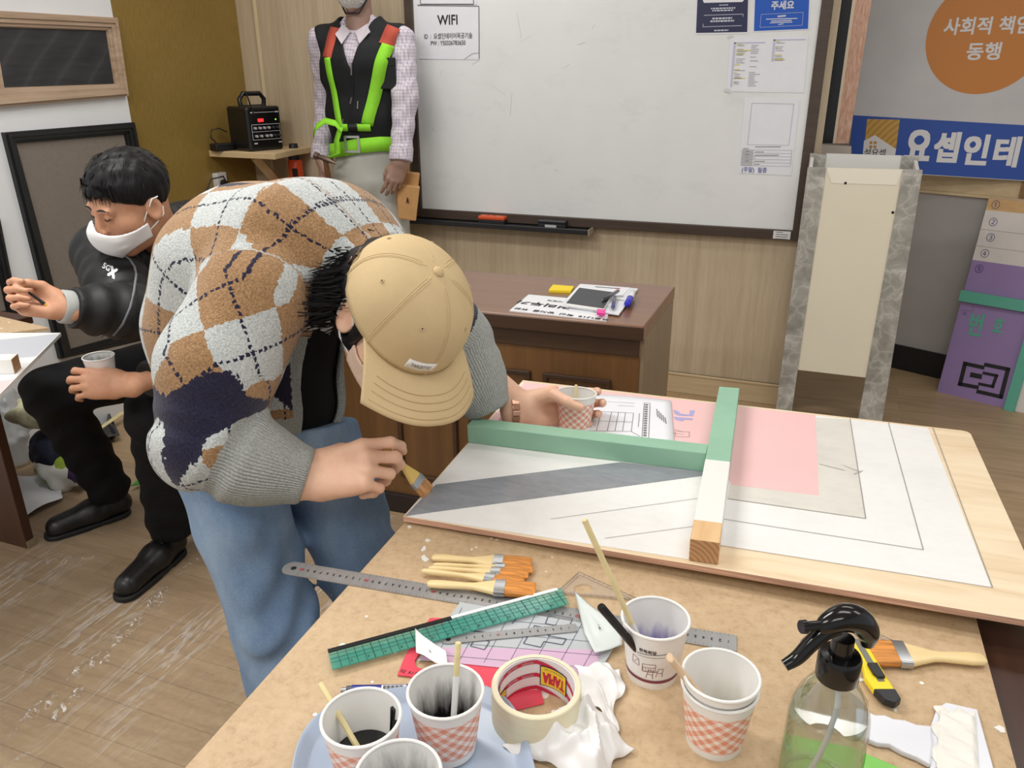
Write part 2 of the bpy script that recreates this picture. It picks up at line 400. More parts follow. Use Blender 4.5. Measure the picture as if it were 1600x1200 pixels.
# ---- angled grey wall at right, with black baseboard and wood rail
pG=A(.466,4.195,0); dG=A(.917,-.398,0); nG=A(-.398,-.917,0)
def gw(x,y,off=0): return PP(x,y,pG+nG*off,nG)
def gslab(s0,s1,z0,z1,th,off=0):
    b=[pG+dG*s0+nG*off,pG+dG*s0+nG*(off+th),pG+dG*s1+nG*(off+th),pG+dG*s1+nG*off]; b=[A(q[0],q[1],z0) for q in b]; return b,[q+A(0,0,z1-z0) for q in b]
mb=MB(); mb.hexa(*gslab(-.9,2.8,0,CEIL,-.08)); tag(mb.build('wall_right',M('grey_wall',(170,167,164),.75,var=.03,vs=4),recalc=True),kind='structure')
mb=MB(); mb.hexa(*gslab(-.9,2.8,0,.125,.012)); tag(mb.build('baseboard_right',M('black_vinyl',(22,23,25),.5,var=.2,vs=30),recalc=True,bevel=.003),kind='structure')
mb=MB(); mb.hexa(*gslab(-.35,.46,.885,.96,.012)); mb.hexa(*gslab(-.35,.46,.872,.885,.018)); tag(mb.build('trim_2',MBASE,recalc=True,bevel=.002),kind='structure')
mb=MB(); mb.hexa(*gslab(.40,.455,.885,.955,.02)); tag(mb.build('trim_3',m_wood_h('brown_block',(120,90,60),(150,116,80)),recalc=True),kind='structure')
# dark panel with copper strip in the gap right of the whiteboard
t=thing('copper_display','black display board with brushed copper strip between whiteboard and banner','display',(.03,3.72,.95))
def dp(x,y): return PY(x,y,3.72)
def strip(x0t,x1t,x0b,x1b,yb,yt=-140):
    k=(yt)/224.
    return [dp(x0b,yb),dp(x1b,yb),dp(x1t+(x1b-x1t)*k,yt),dp(x0t+(x0b-x0t)*k,yt)]
mb=MB(); mb.prism(strip(1300,1340,1270,1308,224),A(0,.03,0)); mb.build('backing',M('gloss_black',(16,15,15),.2),t)
mb=MB(); mb.prism(strip(1332,1337,1301,1305,224),A(0,-.006,0)); mb.build('edge_bead',M('pale_metal',(224,205,180),.3,.4),t)
def m_copper():
    k=N('brushed_copper'); n=k.noise(k.coord('Object',(6,1,1)),22,5,.6,.5); k.p('Base Color',k.ramp(n,[(.3,(186,138,114)),(.55,(216,174,150)),(.75,(238,208,190))])); k.p('Metallic',.35); k.p('Roughness',.38); return k.m
mb=MB(); mb.prism(strip(1337,1362,1305,1326,224),A(0,-.004,0)); mb.build('copper_strip',m_copper(),t)
mb=MB(); mb.prism([dp(1268,224),dp(1330,228),dp(1330,246),dp(1268,244)],A(0,-.03,0)); mb.build('bottom_rail',M('grey_beige',(186,176,166),.5),t)

# ================================================================== banner
bp=gw(1600,200)+nG*.05; bdir=nrm(A(math.cos(math.radians(-6)),math.sin(math.radians(-6)),0)); bn=nrm(A(bdir[1],-bdir[0],0))
def bq(x,y,off=0): return PP(x,y,bp+bn*off,bn)
EZ=A(0,0,1)
t=thing('banner','white hanging banner with orange disc and blue strip at upper right','banner',bq(1460,280))
mb=MB(); mb.prism([bq(1325,266),bq(1720,290),bq(1745,-150),bq(1366,-150)],-bn*.003); mb.build('sheet',M('banner_white',(204,203,205),.55,var=.02,vs=5),t)
MBLUE=M('banner_blue',(44,82,168),.5); MPRW=M('print_white',(226,226,228),.6); MORG=M('banner_orange',(204,132,62),.5)
mb=MB(); mb.prism([bq(1325,265),bq(1720,289),bq(1728,203),bq(1333,180)],bn*.0008); mb.build('blue_strip',MBLUE,t)
cc=bq(1542,55); rx=np.linalg.norm(bq(1448,55)-cc); 
mb=MB(); mb.prism([cc+bdir*rx*math.cos(a)+EZ*rx*1.02*math.sin(a) for a in np.linspace(0,2*PI,64,endpoint=False)],bn*.001); mb.build('orange_disc',MORG,t)
def btext(mb,s,x,y,wpx,hpx,bold,lift=.0016):
    c=bq(x,y); w=np.linalg.norm(bq(x+wpx/2,y)-bq(x-wpx/2,y)); h=np.linalg.norm(bq(x,y+hpx/2)-bq(x,y-hpx/2)); text(mb,s,c,bdir,EZ,w,h,0,bold,lift)
mb=MB(); btext(mb,'사회적 책임',1542,40,134,26,.022); btext(mb,'동행',1537,80,52,26,.022)
for s,x,y in (('요',1435,227),('셉',1479,230),('인',1525,234),('테',1573,237)): btext(mb,s,x,y,36,44,.036)
mb.build('lettering',MPRW,t)
def m_ring():
    k=N('logo_wood'); w=k.n('ShaderNodeTexWave',i_Vector=k.coord('Object'),i_Scale=14,i_Distortion=.6,wave_type='RINGS',rings_direction='Y'); k.p('Base Color',k.ramp(w.outputs[0],[(.0,(186,140,58)),(1,(206,164,84))])); return k.m
mb=MB(); mb.prism([bq(1349,242),bq(1399,242),bq(1406,187),bq(1355,186)],bn*.0014); mb.build('logo_square',m_ring(),t)
mb=MB(); mb.prism([bq(1348,243),bq(1398,244),bq(1400,233),bq(1367,211),bq(1350,220)],bn*.0018); mb.build('logo_house',MPRW,t)
mb=MB()
for (x,y) in ((1361,223),(1367.5,223),(1360.5,229.5),(1367,229.5)): mb.prism([bq(x-2.2,y+2.2),bq(x+2.2,y+2.2),bq(x+2.2,y-2.2),bq(x-2.2,y-2.2)],bn*.0022)
mb.build('logo_window',M('logo_tan',(190,146,70),.6),t)
mb=MB(); btext(mb,'성요셉',1367,238,33,11,.01,.0022); mb.build('logo_text',M('ink_dark',(50,45,45),.6),t)

# ================================================================== whiteboard and what hangs on it
WBY=3.452
def wq(x,y,off=0): return PY(x,y,WBY-off)
il,ib,ir=wq(650,100)[0],wq(950,342.5)[2],wq(1246,300)[0]
BLz=ib; BTz=BLz+1.16; fw=.042
t=thing('whiteboard','large white marker board in brown frame on the wood panel wall','whiteboard',((il+ir)/2,WALLY,BLz))
def m_wb():
    k=N('marker_board'); n=k.noise(k.coord('Object',(1,1,.5)),2.2,4,.6); n2=k.noise(k.coord('Object',(.6,1,1)),9,5,.7)
    c=k.mix(.4,k.ramp(n,[(.3,(222,225,225)),(.7,(234,236,236))]),k.ramp(n2,[(.28,(212,215,216)),(.45,(232,234,234)),(.7,(236,238,238))])); k.p('Base Color',c); k.p('Roughness',.28); k.p('Specular IOR Level',.35); return k.m
mb=MB(); mb.bb((il-.01,WBY,BLz-.01),(ir+.01,WALLY-.005,BTz+.01)); mb.build('writing_surface',m_wb(),t)
P=[A(il-fw,WBY,BLz-fw),A(ir+fw,WBY,BLz-fw),A(ir+fw,WBY,BTz+fw),A(il-fw,WBY,BTz+fw)]; Q=[A(il,WBY,BLz),A(ir,WBY,BLz),A(ir,WBY,BTz),A(il,WBY,BTz)]
MBRN=m_wood_h('brown_frame',(62,50,42),(84,70,60),'X',.45)
mb=MB(); mb.ring([p+A(0,-.012,0) for p in P],[q+A(0,-.012,0) for q in Q],A(0,.045,0)); mb.build('frame',MBRN,t,recalc=True,bevel=.003)
tx0,tx1=wq(640,345)[0],wq(926,360)[0]; tz=BLz-fw-.004
mb=MB(); mb.bb((tx0,WBY-.075,tz-.012),(tx1,WBY+.03,tz)); mb.bb((tx0,WBY-.08,tz-.016),(tx1,WBY-.07,tz+.006)); mb.build('tray',M('tray_dark',(40,40,42),.4),t,bevel=.002)
mb=MB(); mb.bb((tx1,WBY-.082,tz-.018),(tx1+.006,WBY+.03,tz+.008)); mb.build('tray_end_cap',M('tray_cap',(150,140,125),.4),t)
sm=M('smudge_grey',(196,199,200),.5)
mb=MB()
for (x0,y0,x1,y1,w) in ((808,20,815,60,.003),(830,56,812,66,.002),(800,145,797,182,.003),(770,135,790,148,.0025),(872,268,866,264,.004),(915,66,903,70,.004),(690,110,688,120,.003),(676,200,679,206,.005),(925,45,930,38,.003),(890,100,880,108,.003),(738,101,748,94,.004)):
    lines(mb,[(wq(x0,y0),wq(x1,y1))],w*.5,(0,-1,0),.0008)
mb.build('scuff_marks',sm,t)
mb=MB(); s0,s1=wq(1209,359,.014),wq(1234,376,.014); mb.bb((s0[0],WBY-.0135,s1[2]+.004),(s1[0],WBY-.012,s0[2]-.004)); mb.build('maker_sticker',M('sticker_white',(225,226,226),.5),t)
mb=MB()
for i in range(4):
    z=s0[2]-.009-i*.009; lines(mb,[(A(s0[0]+.01,WBY-.0138,z),A(s1[0]-.01-.02*(i==0),WBY-.0138,z))],.0028,(0,-1,0),.0004)
mb.build('sticker_print',M('ink_grey',(120,120,122),.6),t)
INK=M('ink_black',(28,28,30),.6); INKG=M('ink_grey',(120,120,122),.6); PAPER=M('paper_white',(232,234,240),.55,var=.012,vs=12); MTAPE=M('clear_tape',(214,216,214),.25)
NW=A(0,-1,0); EX=A(1,0,0)
def sheet(name,label,pts,cat='paper',mat=PAPER,off=.001):
    P=[wq(*p,off) for p in pts]; c=sum(P)/4; t=thing(name,label,cat,c); mb=MB(); mb.prism(P,NW*.0008); mb.build('sheet',mat,t); return t
def wtext(mb,s,x,y,wpx,hpx,bold=0,off=.003,mi=0):
    c=wq(x,y,off); w=np.linalg.norm(wq(x+wpx/2,y,off)-wq(x-wpx/2,y,off)); h=np.linalg.norm(wq(x,y+hpx/2,off)-wq(x,y-hpx/2,off)); text(mb,s,c,EX,EZ,w,h,mi,bold,.0003)
def wline(mb,x0,y0,x1,y1,wpx,off=.003,mi=0): lines(mb,[(wq(x0,y0,off),wq(x1,y1,off))],wpx*.0029,NW,.0002,mi)
t=sheet('notice_sheet','white printed WIFI notice at upper left of whiteboard',[(655,92),(749,93),(748,9),(652,8)])
mb=MB(); wtext(mb,'WIFI',699,31,31,15,.012); wtext(mb,'ID  :  요셉인테리어목공기술',700,56,75,9,.004); wtext(mb,'PW : YS0326783650',700,67,54,7,.004)
wline(mb,652.5,8.5,748,9.5,.8); wline(mb,748,9,748.6,92,.8); wline(mb,726,92,738,84,.5); wline(mb,738,84,748.5,82.5,.5); mb.build('lettering',INK,t)
t=sheet('notice_sheet','white notice with thin black box above the WIFI notice',[(652,7),(745,7),(742,-60),(648,-60)])
mb=MB(); wline(mb,657,6.5,740,6.5,1); wline(mb,657,6,655,-50,1); wline(mb,740,6,738,-50,1); mb.build('lettering',INK,t)
NAVY=M('poster_navy',(38,40,78),.3); BLUEP=M('poster_blue',(22,86,188),.3)
t=sheet('poster','laminated navy blue notice at top of whiteboard beside blue poster',[(1086,54),(1169,52.5),(1174,-90),(1092,-90)],'poster')
mb=MB(); mb.prism([wq(*p,.002) for p in ((1087.5,51.5),(1167.5,50),(1171.5,-90),(1093.5,-90))],NW*.0005); mb.build('print',NAVY,t)
mb=MB(); P=[wq(*p,.003) for p in ((1098,0),(1100,4.5),(1160,3),(1165,-3),(1166,-60),(1100,-60))]; mb.prism(P,NW*.0003); mb.build('white_block',PAPER,t)
mb=MB()
for (x0,x1,y,w) in ((1124,1138,8.3,1.2),(1111,1149,13.3,1.6),(1113,1146,16.7,1.6),(1113,1144,29,2),(1110,1147,33.2,2),(1116,1138,47.8,1.6)):
    x=x0
    while x<x1:
        L=random.uniform(2,5); wline(mb,x,y-(x-1113)*.03,min(x+L,x1),y-(x-1113)*.03,w); x+=L+1
for a in ((1098,42,1159,40),(1098,42,1099,37),(1100,24,1161,22),(1161,22,1161,26)): wline(mb,*a,.6)
mb.build('lettering',M('ink_pale',(205,208,222),.6),t)
t=sheet('poster','bright blue poster with white Korean word at top right of whiteboard',[(1176.5,50),(1264,46.5),(1270,-90),(1182,-90)],'poster')
mb=MB(); mb.prism([wq(*p,.002) for p in ((1178,48.5),(1262.5,45),(1268,-90),(1183,-90))],NW*.0005); mb.build('print',BLUEP,t)
mb=MB(); wtext(mb,'주세요',1223,8,35,13,.035)
for (x0,x1,y,w) in ((1215,1228,24.8,2),(1197,1246,29,1.1),(1205,1237,32,1.1),(1203,1238,34.7,1.1),(1216,1224,37.5,1)): wline(mb,x0,y+1,x1,y-.3,w)
for a in ((1189.5,22.5,1255,19.2),(1255,19.2,1253.5,39.5),(1253.5,39.5,1187.5,42.8),(1187.5,42.8,1189.5,22.5)): wline(mb,*a,.35)
mb.build('lettering',M('ink_pale',(205,208,222),.6),t)
t=sheet('notice_sheet','white timetable sheet with lilac and yellow highlighted columns on whiteboard',[(1135,143),(1256,145),(1263,57),(1141,59)])
mb=MB(); LIL=M('lilac_ink',(196,196,222),.6); YEL=M('highlighter',(226,214,130),.6)
mb.prism([wq(*p,.0025) for p in ((1141,136),(1144,136),(1150,66.5),(1146.5,66.5))],NW*.0003,0); mb.prism([wq(*p,.0025) for p in ((1147,68),(1195.5,67.5),(1196,65.5),(1147,66))],NW*.0003,0)
mb.prism([wq(*p,.0025) for p in ((1205,96),(1208.5,96),(1212,62),(1208.5,62))],NW*.0003,0); mb.prism([wq(*p,.0025) for p in ((1208.5,63.5),(1259,62.5),(1259,60.5),(1208.5,61.5))],NW*.0003,0)
for (x0,x1,y) in ((1152,1160,69),(1151,1173,78.5),(1150,1162,84),(1148,1156,101),(1147,1156,108.5),(1147,1151.5,113.5),(1146,1164,122),(1146,1151,128.5),(1213,1219,64.5),(1211,1215,74.5),(1210,1221,85.5),(1209,1226,92.5)): wline(mb,x0,y,x1,y,1.2,.0035,1)
for y in list(range(71,136,3)):
    xx=1152-(y-70)*.09
    if random.random()<.8: wline(mb,xx,y,xx+random.uniform(8,16),y,.7,.0035,2)
    if random.random()<.55: wline(mb,xx+22,y,xx+22+random.uniform(8,18),y,.7,.0035,2)
for y in range(67,96,3):
    if random.random()<.8: wline(mb,1213-(y-66)*.1,y,1213+random.uniform(8,20),y,.7,.0035,2)
mb.build('printed_table',[LIL,YEL,M('ink_light',(158,160,166),.6)],t)
mb=MB(); mb.prism([wq(*p,.0026) for p in ((1136,60),(1146,58),(1144,54),(1137,56))],NW*.0003); mb.prism([wq(*p,.0026) for p in ((1131,143),(1141,146),(1141,139),(1134,138))],NW*.0003); mb.build('tape',MTAPE,t)
t=sheet('notice_sheet','white sheet with grey table and blue handwriting low on whiteboard right side',[(1153,270.5),(1236,274.5),(1250,155),(1164,152)])
mb=MB(); mb.prism([wq(*p,.0025) for p in ((1157,258.5),(1175,259),(1177.5,235),(1159.5,234))],NW*.0003,0)
for a in ((1175,161,1240.5,162.5),(1240.5,162.5,1232.5,227),(1232.5,227,1168,226),(1168,226,1175,161)): wline(mb,*a,.4,.003,1)
for i in range(6): wline(mb,1158+1.5*(5-i)/5,234+i*4.9,1235+2.5*(5-i)/5,235+i*5,.4,.003,1)
wline(mb,1237.5,235,1234.5,260,.4,.003,1)
for (x0,x1,y) in ((1180,1194,237.5),(1179,1217,242.5),(1178,1180,247),(1178,1195,252),(1177,1187,256.8),(1180,1220,229.5),(1161,1170,232.2),(1165,1171,236.5),(1164,1171,241.5),(1165,1168,246.5),(1164,1170,251.5)): wline(mb,x0,y,x1,y,.8,.003,2)
mb.build('printed_table',[M('table_grey',(188,189,193),.6),M('ink_light',(158,160,166),.6),INKG],t)
mb=MB(); wtext(mb,'(주말)  필증',1178.5,266,39,9.5,.004); mb.build('handwriting',M('ink_blue',(58,60,150),.6),t)
# erasers on the tray
def er(x,y,w,h,d,label,mats):
    c=PY(x,y,WBY-.03); t=thing('board_eraser',label,'eraser',(c[0],c[1],tz),0)
    mb=MB(); mb.bb((c[0]-w/2,c[1]-d/2,tz),(c[0]+w/2,c[1]+d/2,tz+h*.55)); mb.build('felt_pad',M('eraser_black',(26,26,28),.6),t,bevel=.003)
    mb=MB(); mb.bb((c[0]-w/2,c[1]-d/2,tz+h*.55),(c[0]+w/2,c[1]+d/2,tz+h)); mb.build('handle_block',mats,t,bevel=.004)
    return t,c,tz+h
t,c,zt=er(770,343,.13,.036,.05,'orange topped board eraser on the whiteboard tray',M('eraser_orange',(214,84,38),.45))
mb=MB(); 
for dx in (-.045,.03):
    text(mb,'지우개' if dx<0 else '칠판',A(c[0]+dx,c[1],zt),EX,A(0,1,0),.026,.012,0,.02)
text(mb,'E',A(c[0]-.008,c[1]+.004,zt),EX,A(0,1,0),.008,.012,0,.02); mb.build('lettering',M('print_cream',(240,225,205),.6),t)
t,c,zt=er(864,350,.13,.034,.05,'black board eraser with pale label on the whiteboard tray',M('eraser_charcoal',(38,39,42),.35))
mb=MB(); mb.bb((c[0]-.03,c[1]-.0265,tz+.004),(c[0]+.024,c[1]-.025,tz+.015)); mb.build('side_label',M('label_grey',(190,190,190),.5),t)

# ================================================================== marble-edged stand
SY0,SY1=3.215,3.42
def ext(pa,pb,Yv,z):   # point on the line of two pixels (on plane Y) at height z
    a=PY(*pa,Yv);b=PY(*pb,Yv); k=(z-a[2])/(b[2]-a[2]); return a+(b-a)*k
def m_marble():
    k=N('grey_marble'); v=k.coord('Object',(1,1,1)); n=k.noise(v,9,5,.6,1.2); vo=k.n('ShaderNodeTexVoronoi',feature='DISTANCE_TO_EDGE',i_Scale=16)
    nn=k.noise(v,6,4,.6); add=k.n('ShaderNodeMix',data_type='VECTOR'); k.set(add.inputs[0],.16); k.set(add.inputs[4],v); k.t.links.new(k.n('ShaderNodeTexNoise',i_Vector=v,i_Scale=9,i_Detail=4).outputs[1],add.inputs[5]); k.t.links.new(add.outputs[1],vo.inputs['Vector'])
    vein=k.ramp(vo.outputs[0],[(.0,(222,220,214)),(.03,(190,188,180)),(.12,(158,156,149)),(.6,(142,139,132))]); c=k.mix(.62,vein,k.ramp(n,[(.3,(122,119,112)),(.55,(168,166,158)),(.75,(216,214,208))]))
    k.p('Base Color',c); k.p('Roughness',.3); return k.m
MMAR=m_marble(); MCRM=M('cream_laminate',(232,225,204),.4,var=.01,vs=3)
t=thing('display_stand','cream display stand with grey marble corner strips right of whiteboard','stand',(.16,3.4,0))
def strip4(pa,pb,pc,pd,Y0,th,name,mat,z0=0):
    # two side lines: (pa->pb) left, (pc->pd) right
    L0,L1=ext(pa,pb,Y0,z0),PY(*pa,Y0); R0,R1=ext(pc,pd,Y0,z0),PY(*pc,Y0); mb=MB(); mb.prism([L0,R0,R1,L1],A(0,th,0)); return mb.build(name,mat,t,bevel=.0015)
strip4((1262,262),(1212,640),(1291,262),(1237,645),SY0,.02,'corner_strip',MMAR)
strip4((1411,265),(1342,650),(1442,266),(1379,655),SY0,.02,'corner_strip',MMAR)
zf=PY(1300,585,SY0)[2]
strip4((1290,262),(1236.5,645),(1412,265),(1342.5,650),SY0+.006,.014,'front_panel',MCRM,zf)
top0=[PY(1262,262,SY0),PY(1442,266,SY0)]; w0=top0[0][0];w1=top0[1][0]; zt=top0[0][2]
bl=ext((1262,262),(1212,640),SY0,0)[0]; br=ext((1442,266),(1379,655),SY0,0)[0]
for xa,xb,xa0,xb0 in ((w0,w0+.06,bl,bl+.06),(w1-.06,w1,br-.06,br)):
    mb=MB(); mb.prism([A(xa0,SY1,0),A(xb0,SY1,0),A(xb,SY1,zt+.030),A(xa,SY1,zt+.035)],A(0,-.018,0)); mb.build('rear_strip',MMAR,t,bevel=.0015)
mb=MB(); mb.prism([A(bl+.06,SY1,.24),A(br-.06,SY1,.24),A(w1-.06,SY1,zt+.035),A(w0+.06,SY1,zt+.035)],A(0,-.012,0)); mb.build('rear_panel',M('white_laminate',(225,224,220),.4),t)
for xt,xb,s in ((w0+.004,bl+.004,1),(w1-.004,br-.004,-1)):
    mb=MB(); mb.prism([A(xb,SY0+.02,.24),A(xb,SY1-.018,.24),A(xt,SY1-.018,zt+.02),A(xt,SY0+.02,zt-.01)],A(.012*s,0,0)); mb.build('side_panel',M('white_laminate',(0,0,0)),t)
mb=MB(); P=[PY(1291,262,SY0+.006),PY(1411,265,SY0+.006)]; mb.add([P[0]+A(0,-.001,0),P[1]+A(0,-.001,0),P[1]+A(-.012,-.0015,-.055),P[0]+A(.025,-.0015,-.055)],[(3,2,1,0)]); 
mb.build('top_bevel',M('cream_light',(240,235,218),.35),t)
mb=MB()
for (x,y) in ((1321,286),(1395,332)): mb.lathe([(.0001,.001),(.005,.001),(.005,-.002)],12,PY(x,y,SY0+.0055),frame((0,-1,0)))
mb.build('screw_hole',M('hole_black',(20,20,20),.8),t)

# ================================================================== leaning purple sample board
B0=PZ(1464,612,0);B1d=nrm(PZ(1566,637,0)-B0); T0=gw(1545,310,.03); pn=nrm(np.cross(B1d,T0-B0)); pn=pn if pn@(CAM-B0)>0 else -pn
def pq(x,y,off=0): return PP(x,y,B0+pn*off,pn)
vd=nrm((T0-B0)-B1d*((T0-B0)@B1d)); HT=(T0-B0)@vd
def puv(P): return ((P-B0)@B1d,(P-B0)@vd)
def pp(u,v,off=0): return B0+B1d*u+vd*v+pn*off
t=thing('sample_board','leaning purple sample board with teal bars and circled numbers','sample board',B0)
lv=[puv(pq(x,y))[1] for x,y in ((1545,310),(1541,328),(1532,358),(1526,384),(1520,406),(1464,612))]
ul=puv(pq(1545,310))[0]; PW=.62
MPUR=M('purple_paint',(150,126,176),.5,var=.02,vs=6); MTEAL=M('teal_paint',(92,172,150),.45)
mb=MB(); mb.prism([pp(0,0),pp(PW,0),pp(PW+ul,lv[0]),pp(ul,lv[0])],-pn*.012); mb.build('board',MPUR,t)
def band(v0,v1,mat,name,u1=PW):
    f=lambda v: ul*v/lv[0]
    mb=MB(); mb.prism([pp(f(v0),v0),pp(u1+f(v0),v0),pp(u1+f(v1),v1),pp(f(v1),v1)],pn*.0008); return mb.build(name,mat,t)
band(lv[1],lv[0],m_wood_h('bare_pine',(190,150,96),(222,184,128),'X',.5,14),'bare_wood_band'); band(lv[4],lv[1],M('primer_white',(218,212,208),.5,var=.02,vs=8),'primer_band')
mb=MB()
for v in lv[2:4]: lines(mb,[(pp(ul*v/lv[0],v),pp(PW,v))],.0012,pn,.0012)
lines(mb,[(pq(1500,485),pq(1520,486)),(pq(1520,486),pq(1522,470))],.0015,pn,.0012)
mb.build('pencil_line',M('pencil',(110,105,100),.7),t)
def ptext(mb,s,x,y,wpx,hpx,bold=0):
    c=pq(x,y); w=np.linalg.norm(pq(x+wpx/2,y)-pq(x-wpx/2,y)); h=np.linalg.norm(pq(x,y+hpx/2)-pq(x,y-hpx/2)); text(mb,s,c,B1d,vd,w,h,0,bold,.0015)
mb=MB(); 
for s,x,y in (('①',1556,320),('②',1552,347),('③',1548,371),('④',1539,396),('⑤',1530,420)): ptext(mb,s,x,y,13,13)
ptext(mb,'10',1507,490,6,4); mb.build('handwritten_numbers',M('ink_violet',(70,66,130),.6),t)
mb=MB(); ptext(mb,'번',1525,507,20,34,.025); ptext(mb,'호',1560,508,15,22,.025); mb.build('lettering',MTEAL,t)
mb=MB()
def blk(x0,y0,x1,y1,x2,y2,x3,y3): mb.prism([pq(x0,y0),pq(x1,y1),pq(x2,y2),pq(x3,y3)],pn*.0012)
def loopC(pts,close,w):
    Q=[A(*puv(pq(*p))) for p in pts]
    for a,b in zip(Q[:-1],Q[1:]):
        d=nrm(b-a); n2=A(-d[1],d[0])*w/2; a2=a-d*w/2;b2=b+d*w/2
        mb.prism([pp(*(a2-n2)),pp(*(b2-n2)),pp(*(b2+n2)),pp(*(a2+n2))],pn*.0012)
# left open bracket, right open bracket, inner pieces
loopC([(1535,574),(1508,568),(1500,600),(1526,605)],0,.017)
loopC([(1541,570),(1575,577),(1564,620),(1529,612)],0,.017)
loopC([(1538,583),(1557,587),(1551,604),(1531,600)],0,.013)
loopC([(1520,586),(1530,588)],0,.022)
mb.build('painted_maze_mark',M('paint_black',(24,22,26),.5),t)
TB=.022
u0,v0=puv(pq(1503,453));u1,v1=puv(pq(1499,470))
mb=MB(); mb.prism([pp(u1,v1),pp(PW+.1,v1),pp(PW+.1,v0),pp(u0,v0)],pn*TB); mb.build('teal_bar',MTEAL,t,bevel=.002)
q=[pq(1567,640,TB),pq(1583,645,TB),pq(1632,480,TB),pq(1615,476,TB)]; mb=MB(); mb.prism(q,-pn*TB); mb.build('teal_bar',MTEAL,t,bevel=.002)
q=[pq(1583,645),pq(1660,665),pq(1700,500),pq(1632,480)]; mb=MB(); mb.prism(q,pn*.001); mb.build('white_area',M('primer_white',(0,0,0)),t)

# ================================================================== desk (teacher's desk, panelled front)
DZ=.75
MDT=m_wood_h('desk_top_walnut',(112,76,52),(138,98,70),'X',.3,9,.3); MDF_=m_wood_h('desk_front_walnut',(90,60,30),(122,85,46),'Z',.35,12,.2); MDD=m_wood_h('desk_dark',(52,36,26),(78,54,38),'X',.35,14)
MDS=m_wood_h('desk_side_grey',(128,110,86),(150,130,104),'Z',.4,14)
fr=PZ(1006,510,DZ); bk=PZ(1055,447.5,DZ); fl=PZ(753.8,487,DZ); dx=nrm(A(fr[0]-fl[0],fr[1]-fl[1],0)); dy=nrm(A(bk[0]-fr[0],bk[1]-fr[1],0)); L=1.05; Dp=np.linalg.norm(bk-fr)
def dq(u,v,z): return A(fr[0],fr[1],0)-dx*u+dy*v+A(0,0,z)     # u: to the left, v: to the back
t=thing('desk','dark walnut panelled desk standing in front of the whiteboard','desk',dq(L/2,Dp/2,0))
def dbox(u0,u1,v0,v1,z0,z1,name,mat,bv=.002): 
    b=[dq(u1,v0,z0),dq(u0,v0,z0),dq(u0,v1,z0),dq(u1,v1,z0)]; mb=MB(); mb.hexa(b,[q+A(0,0,z1-z0) for q in b]); return mb.build(name,mat,t,bevel=bv)
dbox(0,L,0,Dp,DZ-.045,DZ,'top',[MDT],.004); dbox(-.001,L+.001,-.003,.0,DZ-.042,DZ-.004,'top_edge_band',MDD)
dbox(.015,L-.015,.02,.05,DZ-.10,DZ-.046,'front_rail',M('desk_rail',(70,50,34),.4,var=.1,vs=20,stretch=(.1,1,1)))
dbox(.012,L-.012,.026,.05,.06,DZ-.10,'front_panel',MDF_); dbox(.0,.02,.03,Dp-.01,0,DZ-.046,'side_panel',MDS); dbox(L-.02,L,.03,Dp-.01,0,DZ-.046,'side_panel',MDS); dbox(0,L,.01,.06,0,.07,'plinth',M('plinth_dark',(38,28,26),.5))
def mould(u0,u1,z0,z1):
    w=.014
    mb=MB(); P=[dq(u1,.026,z0),dq(u0,.026,z0),dq(u0,.026,z1),dq(u1,.026,z1)]; Q=[dq(u1-w,.026,z0+w),dq(u0+w,.026,z0+w),dq(u0+w,.026,z1-w),dq(u1-w,.026,z1-w)]; mb.ring(P,Q,-dy*.012); mb.build('moulding',MDD,t,recalc=True,bevel=.003)
a=puvx=None
def du(x,y,): 
    P=PP(x,y,dq(0,.026,0),-dy); return ((dq(0,0,0)-P)@dx,P[2])
u_r,zt_=du(955,592); 
mould(u_r,u_r+.205,.14,zt_); mould(u_r+.245,u_r+.45,.14,zt_); mould(u_r+.49,u_r+.70,.14,zt_)
# things on the desk
def desk_poly(pts,z): return [PZ(x,y,z) for x,y in pts]
def flat(name,label,cat,pts,z,th,mat,bev=0,pn_='sheet'):
    P=desk_poly(pts,z+th); t=thing(name,label,cat,sum(P)/len(P)-A(0,0,th)); mb=MB(); mb.prism([p-A(0,0,th) for p in P],A(0,0,th)); mb.build(pn_,mat,t,bevel=bev); return t
GL=M('acrylic_sheet',(236,238,242),.15)
t=flat('desk_sign','white acrylic covered notice lying upside down on desk edge','sign',[(948,501),(796,485),(826,460),(955,472)],DZ,.003,GL)
mb=MB(); U=nrm(PZ(820,483,DZ)-PZ(948,499,DZ)); Vv=-nrm(np.cross(A(0,0,1),U)); Vv=np.cross(A(0,0,1),U)
def desk_text(s,x,y,w,h,b=0): text(mb,s,PZ(x,y,DZ+.0036),U,Vv,w,h,0,b,.0003)
desk_text('코로나19  확산  방지를  위한',876,490.5,.295,.018,.02); desk_text('2m  거리두기',872,479,.26,.034,.03); desk_text('사회적',868,470.5,.05,.016,.01)
mb.build('lettering',INK,t)
t=flat('sticky_note_pad','yellow sticky note pad on the desk behind the notice','sticky notes',[(892,454.5),(857,453),(864,444.5),(897,447)],DZ,.008,M('sticky_yellow',(240,212,40),.6),.0005,'pad')
t=flat('clipboard','white clipboard with papers lying on the desk','clipboard',[(967,491),(876,477),(905,444),(997,450.5)],DZ+.0035,.005,M('board_white',(228,230,236),.25),.001,'board')
mb=MB(); mb.prism([p+A(0,0,.0092) for p in desk_poly([(955,484),(884,474),(907,448),(985,454)],DZ)],A(0,0,.0006)); mb.build('paper',PAPER,t)
mb=MB(); lines(mb,[(PZ(930,448,DZ+.0103),PZ(968,451,DZ+.0103))],.008,(0,0,1),.0003,0); lines(mb,[(PZ(961,450.5,DZ+.0103),PZ(969,451,DZ+.0103))],.009,(0,0,1),.0006,1)
